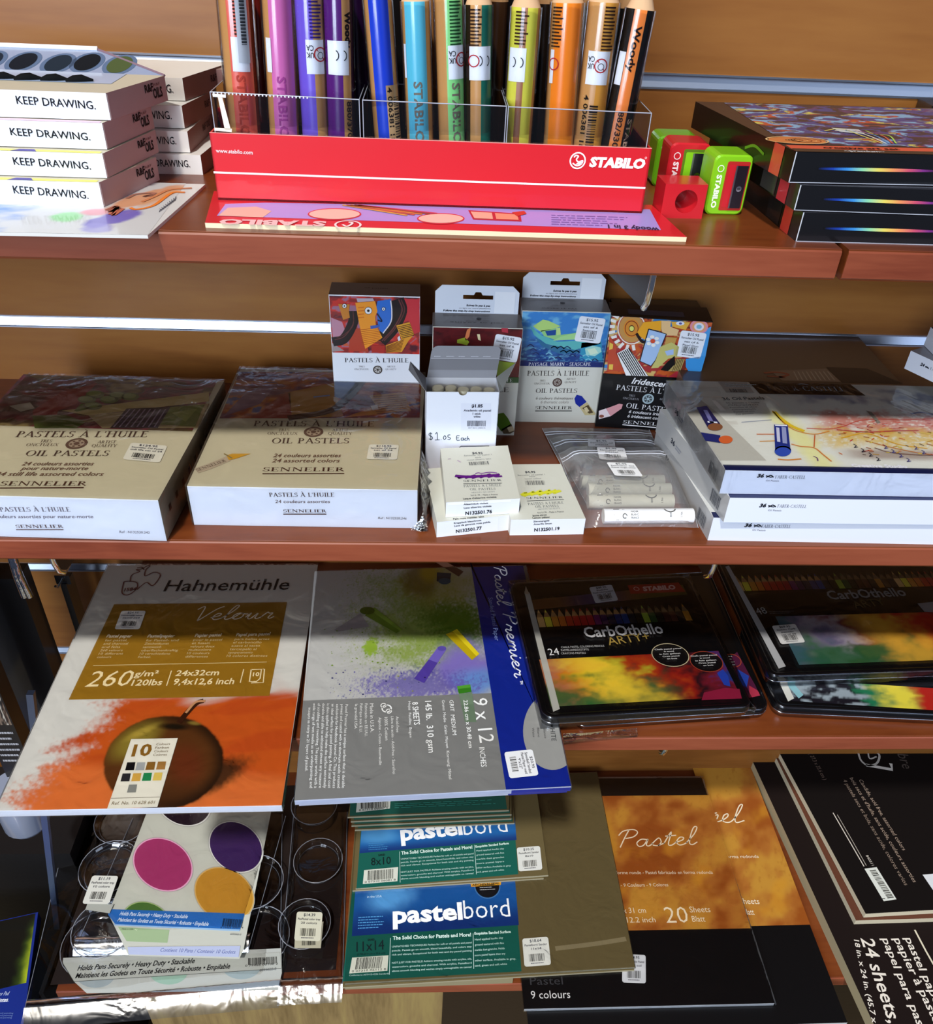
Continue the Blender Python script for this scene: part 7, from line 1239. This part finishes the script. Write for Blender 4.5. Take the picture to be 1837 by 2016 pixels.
F.tp('forma redonda', 765, 630, 938, 628, 16, cr, n=4); F.tp('Sheets', 842, 866, 942, 866, 30, cr, n=4); F.tp('Blatt', 862, 922, 915, 922, 30, cr, n=4)
F.tp('9 colours', 515, 1530, 660, 1528, 34, '#e0e0e0', n=4); B2.done()
B1_ = opad('upper orange and black pad lettered Pastel in white script, 20 Sheets', S4+.57, .55, (-275, 1408), (1018, 1378), (592, 60), 31.5, 0); F = B1_.top
vT, vB = F.px(400, 305)[1], F.px(400, 1000)[1]; artpx(F, (.05, vT), (B1_.w-.05, vT), (.05, vB), 130, 90, oart, 'gloss', 1)
cursive(F, 'Pastel', 200, 575, 615, 558, 88, .15, cr, n=4)
F.tp('forme ronde - Pastel fabricado en forma redonda', 200, 712, 700, 710, 16, cr, n=4); F.tp('9 Farben - 9 Couleurs - 9 Colores', 130, 778, 470, 775, 17, cr, n=4); F.tp('24 x 31 cm', 190, 914, 355, 912, 28, cr, n=4); F.tp('9.4 x 12.2 inch', 150, 964, 405, 960, 28, cr, n=4); F.tp('20', 460, 964, 578, 962, 82, cr, n=4, bold=-.006); F.tp('Sheets', 582, 910, 688, 908, 30, cr, n=4); F.tp('Blatt', 595, 958, 662, 957, 30, cr, n=4)
Z(560, 1520, .38106); F.tp('9 colours', 1275, 1172, 1478, 1168, 40, '#e8e8e8', n=4); F.tp('Pastel', 1270, 1100, 1440, 1098, 40, '#3c3c40', n=4)
Z(1137, 1450, .38106)
B1_.done(); price(B1_.th, F, (232, 1125), (352, 1130), (230, 1272), ('$24.95', 'Hahnemuhle Pastel', 'pad 9 col'), n=6, col='#cfd2d6')
film(B1_.th, B1_.q, B1_.z0+.1, B1_.z1, 'film', amp=.12, res=22, off=.15)
m = M(); rr = random.Random(3)
for k in range(0):
    u, v = rr.uniform(.1, .98), rr.uniform(-.004, .06); p = np.array([*(B1_.q[0]*(1-u)+B1_.q[1]*u+(B1_.q[3]-B1_.q[0])*v), B1_.z1+.25+rr.random()*.15]); m.poly([p, p+np.array([.5+rr.random(), rr.uniform(-.2, .3), rr.uniform(-.1, .25)]), p+np.array([rr.random()*.9, .4+.3*rr.random(), rr.uniform(-.05, .2)])], 'crinkle', '#ffffff')
# ---- large brown pads at the right
BR = '#180e0c'
zt_ = S4+1.9; e0, e1 = at(1530, 1485, zt_), at(885, 85, zt_); dn = (e1-e0)/np.linalg.norm(e1-e0); un = np.array([dn[1], -dn[0], 0]); fl = e0-dn*2.0
B = Box('paper_pad', 'largest dark brown pad lettered 24 sheets, running out of the frame', 'pad', None, fl, fl+un*47, fl+dn*42, S4+.02, 1.88, dict(all='#b8ac90', top=BR, left='#a89c7c'), 'matte', side='l'); F = B.top
TW = '#e4dcd0'
for t, x0, y0, x1, y1, h_ in (('18 in. x 24 in. (45.7 x 61 cm)', 1428, 1050, 1560, 1650, 24), ('24 sheets, 60', 1462, 1042, 1660, 1640, 62), ('papel para pastel', 1572, 1045, 1790, 1580, 36), ('papier \u00e0 pastel', 1632, 1045, 1850, 1500, 36), ('pastel paper', 1690, 1042, 1860, 1420, 36)): F.tp(t, x0, y0, x1, y1, h_, TW, n=4, bold=.012)
F.stroke([(1742, 1000), (1800, 1110), (1840, 1180)], .22, '#d8d0b8', n=4, sm=0); F.pp([(1340+20, 1245), (1400, 1300), (1330, 1240)], '#5c2412', n=2) if False else None
B.done()
m = M(); lz = [S4+.5, S4+1.0, S4+1.45]
zt_ = S4+2.9; e0, e1 = at(1440, 950, zt_), at(1012, 80, zt_); e2 = at(1837, 938, zt_); dn = (e1-e0)/np.linalg.norm(e1-e0); un = (e2-e0)/np.linalg.norm(e2-e0)
B = Box('paper_pad', 'dark brown pad lying on the largest pad, cream edge showing, mostly covered', 'pad', None, e0, e0+un*30, e0+dn*28.5, S4+1.95, .92, dict(all='#cfc4a8', top='#5c3424'), 'paper', side='l'); B.done()
zt_ = S4+3.9; e0, e1 = at(1490, 915, zt_), at(1042, 80, zt_); e2 = at(1837, 895, zt_); dn = (e1-e0)/np.linalg.norm(e1-e0); un = (e2-e0)/np.linalg.norm(e2-e0)
B = Box('paper_pad', 'top dark brown pad at the right with slanting lines of text and bar code', 'pad', None, e0, e0+un*30, e0+dn*27, S4+2.95, .9, dict(all='#cfc4a8', top='#0e0807'), 'matte', side='l'); F = B.top
for t, x0, y0, x1, y1, h_, c in (('4 pastels secs et bois, sans acide, colores varios', 1370, 225, 1690, 770, 17, '#8c7a6c'), ('bois secs et d\'huile, sans acide, couleurs assorties', 1405, 215, 1735, 755, 17, '#a08c7c'), ('Candide, acid free, assorted colors', 1452, 225, 1680, 590, 17, '#a08c7c'), ('( 27.3 x 35.6 cm )', 1195, 90, 1270, 225, 18, '#6c5c54'), ('840311', 1488, 615, 1520, 668, 12, '#d0c8bc')): F.tp(t, x0, y0, x1, y1, h_, c, n=4)
F.stroke([(1320, 395), (1480, 672)], .13, '#d8d0c4', n=4, sm=0); F.stroke([(1342, 405), (1420, 540), (1492, 668)], .08, '#b8b0a4', n=4, sm=0)
F.pp([(1482, 684), (1545, 676), (1648, 842), (1582, 852)], '#d8dcd4', n=4); s_ = F.subuv(F.px(1540, 690), F.px(1636, 836), F.px(1508, 694)); s_.bars(0, 0, 1, 1, n=6, k=36); F.greek(*F.px(1570, 845), .6, .3, 1, '#303030', n=6)
F.tp('Pastel', 1480, -240, 1560, 175, 120, '#c8c8c8', n=4, font='sans') if False else None
F.stroke([(1490, 148), (1625, 172), (1618, 140)], .5, '#c8c6c2', n=4, sm=0); F.stroke([(1450, 85), (1465, 125), (1500, 150), (1545, 140), (1560, 100), (1540, 80)], .3, '#b0aeaa', n=4); F.stroke([(1500, 80), (1510, 115), (1545, 105)], .22, '#b0aeaa', n=4)
F.tp('fibre', 1640, 60, 1680, 165, 50, '#4c4440', n=4); F.pp([(1782, 715), (1900, 705), (1960, 800), (1850, 815)], '#d8dce0', n=5)
B.done()
# ---- clear pan trays in bags
def well(m, c, r, z0, h):
    n = 26; ring = lambda rr, z: [(c[0]+rr*math.cos(2*math.pi*k/n), c[1]+rr*math.sin(2*math.pi*k/n), z) for k in range(n)]
    V = ring(r, z0+h)+ring(r*.92, z0+h*.4)+ring(r*.8, z0); m.mesh(V, [(a*n+k, a*n+(k+1) % n, (a+1)*n+(k+1) % n, (a+1)*n+k) for a in range(2) for k in range(n)], 'clear', '#ffffff', True); m.mesh(V[-n:], [tuple(range(n))], 'clear', '#ffffff')
    R_ = ring(r, z0+h+.02); m.tube(R_+R_[:2], .06, 'plastic', '#8c909a', 5); R_ = ring(r*.86, z0+.06); m.tube(R_+R_[:2], .035, 'plastic', '#70747c', 4)
def bagbox(label, fl, fr, br, z0, h, seam, cat='tray', seed=1, name='pan_tray'):
    fl, fr, br = [np.array(p[:2]) for p in (fl, fr, br)]; bl = fl+br-fr; c = (fl+br)/2; T = thing(name, (c[0], c[1], z0), label, cat, 'clear plastic pan trays in bags'); q = [fl, fr, br, bl]
    m = M(); n = 26; X, Y = np.meshgrid(np.linspace(0, 1, n), np.linspace(0, 1, n)); P = (fl*(1-X[..., None])+fr*X[..., None])*(1-Y[..., None])+(bl*(1-X[..., None])+br*X[..., None])*Y[..., None]
    nz = fbm(X, Y, 7, 4, seed); e = np.clip(np.minimum(np.minimum(X, 1-X)*12, Y*7), 0, 1); zz = z0+.1+(h)*e+.28*(nz-.5)*(.3+.7*(1-e)+.5*(Y < .2)); G = np.concatenate([P, zz[..., None]], 2); m.grid(G, np.ones((n, n, 3)), 'film', True); m.build('bag', T)
    m = M(); a, b = np.array([*fl, z0+.25]), np.array([*fr, z0+.25]); k = 46; rr = random.Random(seed); rows = []
    for i in range(k+1):
        p = a+(b-a)*i/k; w1, w2 = .16*(fbm(np.array([i*.021]), np.array([.3]), 9, 3, seed)[0]-.5)+rr.uniform(-.02, .02), .16*(fbm(np.array([i*.021]), np.array([.8]), 9, 3, seed)[0]-.5)+rr.uniform(-.02, .02)
        rows.append([p+np.array([0, 1.9, .2+w1]), p+np.array([0, 1.3, .75+w2]), p+np.array([0, .75, .6+w1]), p+np.array([0, .1, .12+w2]), p+np.array([0, -seam, -.25-w1*.6])])
    V = [p for r in rows for p in r]; m.mesh(V, [(i*5+j, (i+1)*5+j, (i+1)*5+j+1, i*5+j+1) for i in range(k) for j in range(4)], 'seamfilm', '#ffffff', True); m.build('folded_seam', T)
    for s0, s1 in ((fl, bl), (fr, br)): m = M(); m.tube([np.array([*s0, z0+.2]), np.array([*s1, z0+.3])], .05, 'plastic', '#7a7e88', 4); m.build('bag_edge', T)
    return T, q
filmmat('seamfilm', (.84, .9, 1.0), .8, .16, .5, 14, .16)
Z(380, 1590, .21135)
# right hand tray (20 colours)
zt_ = S4+1.2
T, q = bagbox('clear round well tray in a bag with white price label, beside the boards', at(790, 1760, S4+.3), at(1390, 1730, S4+.3), at(1440, 40, S4+.3), S4+.05, 1.5, .9, seed=4)
m = M(); cs = [(1040, 1080), (1165, 490), (1130, -30)]; R = 3.2
pr = None
for cx_, cy_ in cs: p = at(cx_, cy_, S4+1.3); well(m, p, R, S4+.35, 1.0); m.build('well', T); m = M()
for dx in (-R*2.1,):
    pass
m = M(); qq = [np.array([*p, S4+.3]) for p in (q[0]+np.array([.4, 1.6]), q[1]+np.array([-.3, 1.6]), q[2], q[3])]; m.poly(qq, 'clear', '#ffffff'); m.build('tray_sheet', T)
price(T, Ftmp(S4+1.75), (968, 968), (1208, 974), (942, 1238), ('$14.39', 'PanPastel color tray', '20 colors'), n=0, col='#cfcdb8'); m = M(); f = Ftmp(S4+1.6); f.m = m; f.pp([(950, 1180), (1215, 1060), (1190, 1310), (945, 1310)], '#c2c0ac', n=0); s_ = f.subuv(f.px(1015, 1240), f.px(1140, 1235), f.px(1015, 1285)); s_.bars(0, 0, 1, 1, n=2, k=18); m.build('second_label', T)
# lower left bag with the grey worded band
Z(40, 1590, .21135)
T, q = bagbox('lower clear tray in a bag with silver seam and grey wording band', at(20, 1960, S4+.3), at(2420, 1745, S4+.3), at(2440, 60, S4+.3), S4+.05, 1.0, 1.3, seed=9)
m = M(); zc_ = S4+.75
for cx_, cy_ in ((700, 1260), (1500, 1230), (2200, 1200), (900, 560)): m = M(); well(m, at(cx_, cy_, zc_), 4.0, S4+.12, .55); m.build('well', T)
m = M(); f = Ftmp(zc_+.1); f.m = m
f.pp([(400, 1400), (1500, 1350), (2430, 1310), (2436, 1540), (2400, 1700), (620, 1730), (500, 1620), (395, 1440)], '#b4b8b4', n=0)
for cx_, cy_, c in ((700, 1560, '#98a4a8'), (1380, 1530, '#94b4a4'), (2060, 1480, '#98a8ac')): f.discp(cx_, cy_, 180, 120, c, 'gloss', 2)
f.pp([(395, 1450), (1000, 1425), (2420, 1350), (2432, 1500), (500, 1622)], '#b0b4ae', n=3); f.stroke([(395, 1450), (500, 1622), (2432, 1500)], .06, '#4c504c', n=4, sm=0)
f.tp('Holds Pans Securely \u2022 Heavy Duty \u2022 Stackable', 530, 1520, 1620, 1450, 46, '#15171a', n=5, shear=.2, bold=.02); f.tp('Maintient les Godets en Toute S\u00e9curit\u00e9 \u2022 Robuste \u2022 Empilable', 510, 1592, 1950, 1500, 46, '#15171a', n=5, shear=.2, bold=.02)
Z(380, 1590, .21135); s_ = f.subuv(f.px(515, 1405), f.px(780, 1390), f.px(515, 1470)); s_.bars(0, 0, 1, 1, n=6, k=34); f.tp('0 79466 00100 2', 485, 1485, 790, 1466, 18, '#202020', n=6); f.tp('6035020-0', 620, 1530, 775, 1515, 24, '#5c6064', n=6)
m.build('card_sleeve', T)
# upper left bag with the pan card
Z(40, 1590, .21135)
T, q = bagbox('upper clear tray in a bag with card of magenta, purple and ochre pans', at(480, 1335, S4+1.9), at(2120, 1300, S4+1.9), at(2470, 60, S4+1.9), S4+1.15, 1.3, .25, seed=17)
m = M(); zc_ = S4+2.3
for cx_, cy_ in ((830, 560), (780, 1130), (2180, 700), (960, 120)): m = M(); well(m, at(cx_, cy_, S4+1.8), 3.7, S4+1.3, .8); m.build('well', T)
m = M(); f = Ftmp(zc_); f.m = m; u_ = M(); G_ = '#c2c5bb'
f.pp([(1180, 40), (2340, 20), (2080, 1320), (2040, 1410), (1010, 1380), (820, 990)], G_, n=0)
f.pp([(910, 1110), (1390, 1140), (1370, 1260), (990, 1245)], '#9cb48c', n=1)
def pan(cx_, cy_, rx, ry, c, rim='#dcdcd8', cut=None):
    th = [i*2*math.pi/40 for i in range(40)]; sk = -.14
    P = lambda s_: [(cx_+rx*s_*math.cos(t)-sk*ry*s_*math.sin(t)*1.4, (cy_+ry*s_*math.sin(t)) if cut is None else min(cut, cy_+ry*s_*math.sin(t))) for t in th]
    f.pp(P(1.07), '#a8aaa4', n=2); f.pp(P(1.045), rim, n=3); f.pp(P(1.0), c, 'matte', n=4)
pan(1328, 532, 262, 240, '#a03468', '#e8a8cc'); pan(2008, 368+0, 238, 232, '#3a2058'); pan(1900+0, 810, 262, 245, '#b8862c', '#cfa860', cut=1000); pan(1180, 1090, 225, 205, '#486c30', '#a0b878', cut=970); pan(1520, -60, 250, 225, '#1c0c1c')
f.pp([(830, 948), (2090, 990), (2045, 1150), (890, 1095), (818, 1000)], '#2468b4', n=6); f.pp([(870, 1088), (2048, 1138), (2040, 1155), (885, 1100)], '#90b8e0', n=7)
f.tp('Holds Pans Securely \u2022 Heavy Duty \u2022 Stackable', 925, 1005, 1555, 1035, 34, '#d8e6f6', n=8, shear=.2, bold=.02); f.tp('Maintient les Godets en Toute S\u00e9curit\u00e9 \u2022 Robuste \u2022 Empilable', 905, 1062, 1750, 1104, 34, '#d8e6f6', n=8, shear=.2, bold=.02); f.tp('Made in USA', 945, 1140, 1050, 1142, 12, '#4c5444', n=8)
f.pp([(1000, 1300), (2050, 1290), (2035, 1395), (1010, 1370)], '#b4bede', n=5); f.tp('Contient 10 Pans / Contenir 10 Godets', 1300, 1345, 2000, 1365, 34, '#6c78b0', n=7, shear=.1)
Z(380, 1590, .21135); s_ = f.subuv(f.px(285, 1035), f.px(468, 1045), f.px(270, 1110)); s_.bars(0, 0, 1, 1, n=8, k=34); f.tp('0 79466 00601 4', 255, 1128, 465, 1130, 14, '#303030', n=8); f.tp('6035060-0', 345, 1190, 445, 1195, 16, '#6c7070', n=8)
m.build('card_sleeve', T)
Z(40, 1590, .21135)
price(T, Ftmp(S4+2.7), (672, 632), (915, 636), (575, 895), ('$11.19', 'PanPastel color tray', '10 colors'), n=0, col='#cfd0c8')
m = M(); f = Ftmp(S4+2.55); f.m = m; f.pp([(625, 895), (870, 900), (830, 985), (605, 950)], '#a0a29a', n=0); m.build('second_label', T)
# ---- pad with green picture at the bottom left corner
Z(0, 1580, .21622)
zt_ = S4-2.0; 
fr = at(215, 2000, zt_); br = at(350, 975, zt_); d_ = (br-fr)/np.linalg.norm(br-fr); u_ = np.array([d_[1], -d_[0], 0]); fr = fr-d_*2.5
B = Box('paper_pad', 'blue and lime green covered pad at the bottom left corner', 'pad', None, fr-u_*20, fr, fr+d_*16, zt_-1.6, 1.6, dict(all='#142c74', top='#12287c'), 'gloss', side='r'); F = B.top
v1_ = F.px(200, 1650)[1]; artpx(F, (0, B.d-.1), (B.w-.3, B.d-.1), (0, v1_), 90, 80, lambda x, y, X, Y: (lambda n: mixc(mixc(np.broadcast_to(C3('#070b08'), x.shape+(3,)).copy(), '#3c5418', sstep(-60, 90, (x-200)+(y-1650)*.35+80+(n-.5)*100)), '#a8b824', sstep(20, 160, (x-120)+(y-1650)*.28+(n-.5)*100)*sstep(960, 1100, y)))(NO(x, y, 9, 6)), 'gloss', 1)
F.tp('or Pad', -10, 1760, 75, 1755, 34, '#c0cce8', n=3, shear=.15); F.tp('intes.', -10, 1818, 75, 1812, 34, '#e0e6f4', n=3, shear=.15, bold=.02)
for k in range(3): F.tp('for mixed media and painting', -200, 1925+k*22, 120-k*6, 1925+k*20, 14, '#6c84c0', n=3)
B.done()
# a plain dark carton under it, standing on the floor
c = sum(B.q)/4; Bc = Box('storage_carton', 'dark carton standing on the floor under the blue pad', 'box', None, B.q[0]+np.array([1.5, 1]), B.q[1]+np.array([-1.5, 1]), B.q[2]+np.array([-1.5, -1]), FLOOR, B.z0-FLOOR-.02, dict(all='#141418'), 'paper'); Bc.done()
# kick board and dark upright below the lowest shelf
m = M(); m.box(-34, 3.2, 49.5, 51, FLOOR, S4-2.0, 'floor_wood', '#857048'); tag(m.build('kick_board'), 'pale olive brown kick board under the lowest shelf', 'board')
m = M(); m.box(3.2, 75, 49.5, 51, FLOOR, S4-2.0, 'paper', '#1c110a'); tag(m.build('kick_board'), 'very dark kick board under the right part of the lowest shelf', 'board')

# dark sheet added to darken the shelf under the clear trays, black carton and grey cup at the far left
Bx = Box('darkening_board', 'dark brown board added under the clear trays to darken the lowest shelf', 'board', None, (-43.2, 48.4), (-9.9, 49.6), (-9.9, 76), S4+.005, .035, dict(all='#1d1412'), 'paper'); Bx.done()
Bx = Box('storage_carton', 'tall black carton standing on the floor behind the blue pad at the left', 'box', None, (-78, 63), (-45, 63), (-45, 76.5), FLOOR, 48, dict(all='#0b0b0e'), 'paper'); Bx.done()
Z(); c = aty(48, 1600, 60); m = M(); R_ = 2.6
prof = [(0, R_*.55), (.25, R_*.85), (.9, R_*.98), (7, R_)]
m.tube([(c[0], 60, c[2]-2.2+z) for z, r in prof], [r for z, r in prof], 'plastic', '#8890a4', 24); tag(m.build('plastic_cup'), 'grey plastic cup hanging just under the lower left corner of the apple pad', 'cup')

m = M(); m.box(-44.1, -43.6, 47.4, 77.3, FLOOR, S4+.25, 'matte', '#08080a'); tag(m.build('added_black_strip'), 'black strip added to darken the left end of the lowest shelf', 'panel')  # added black strip that hides the reddish shelf end
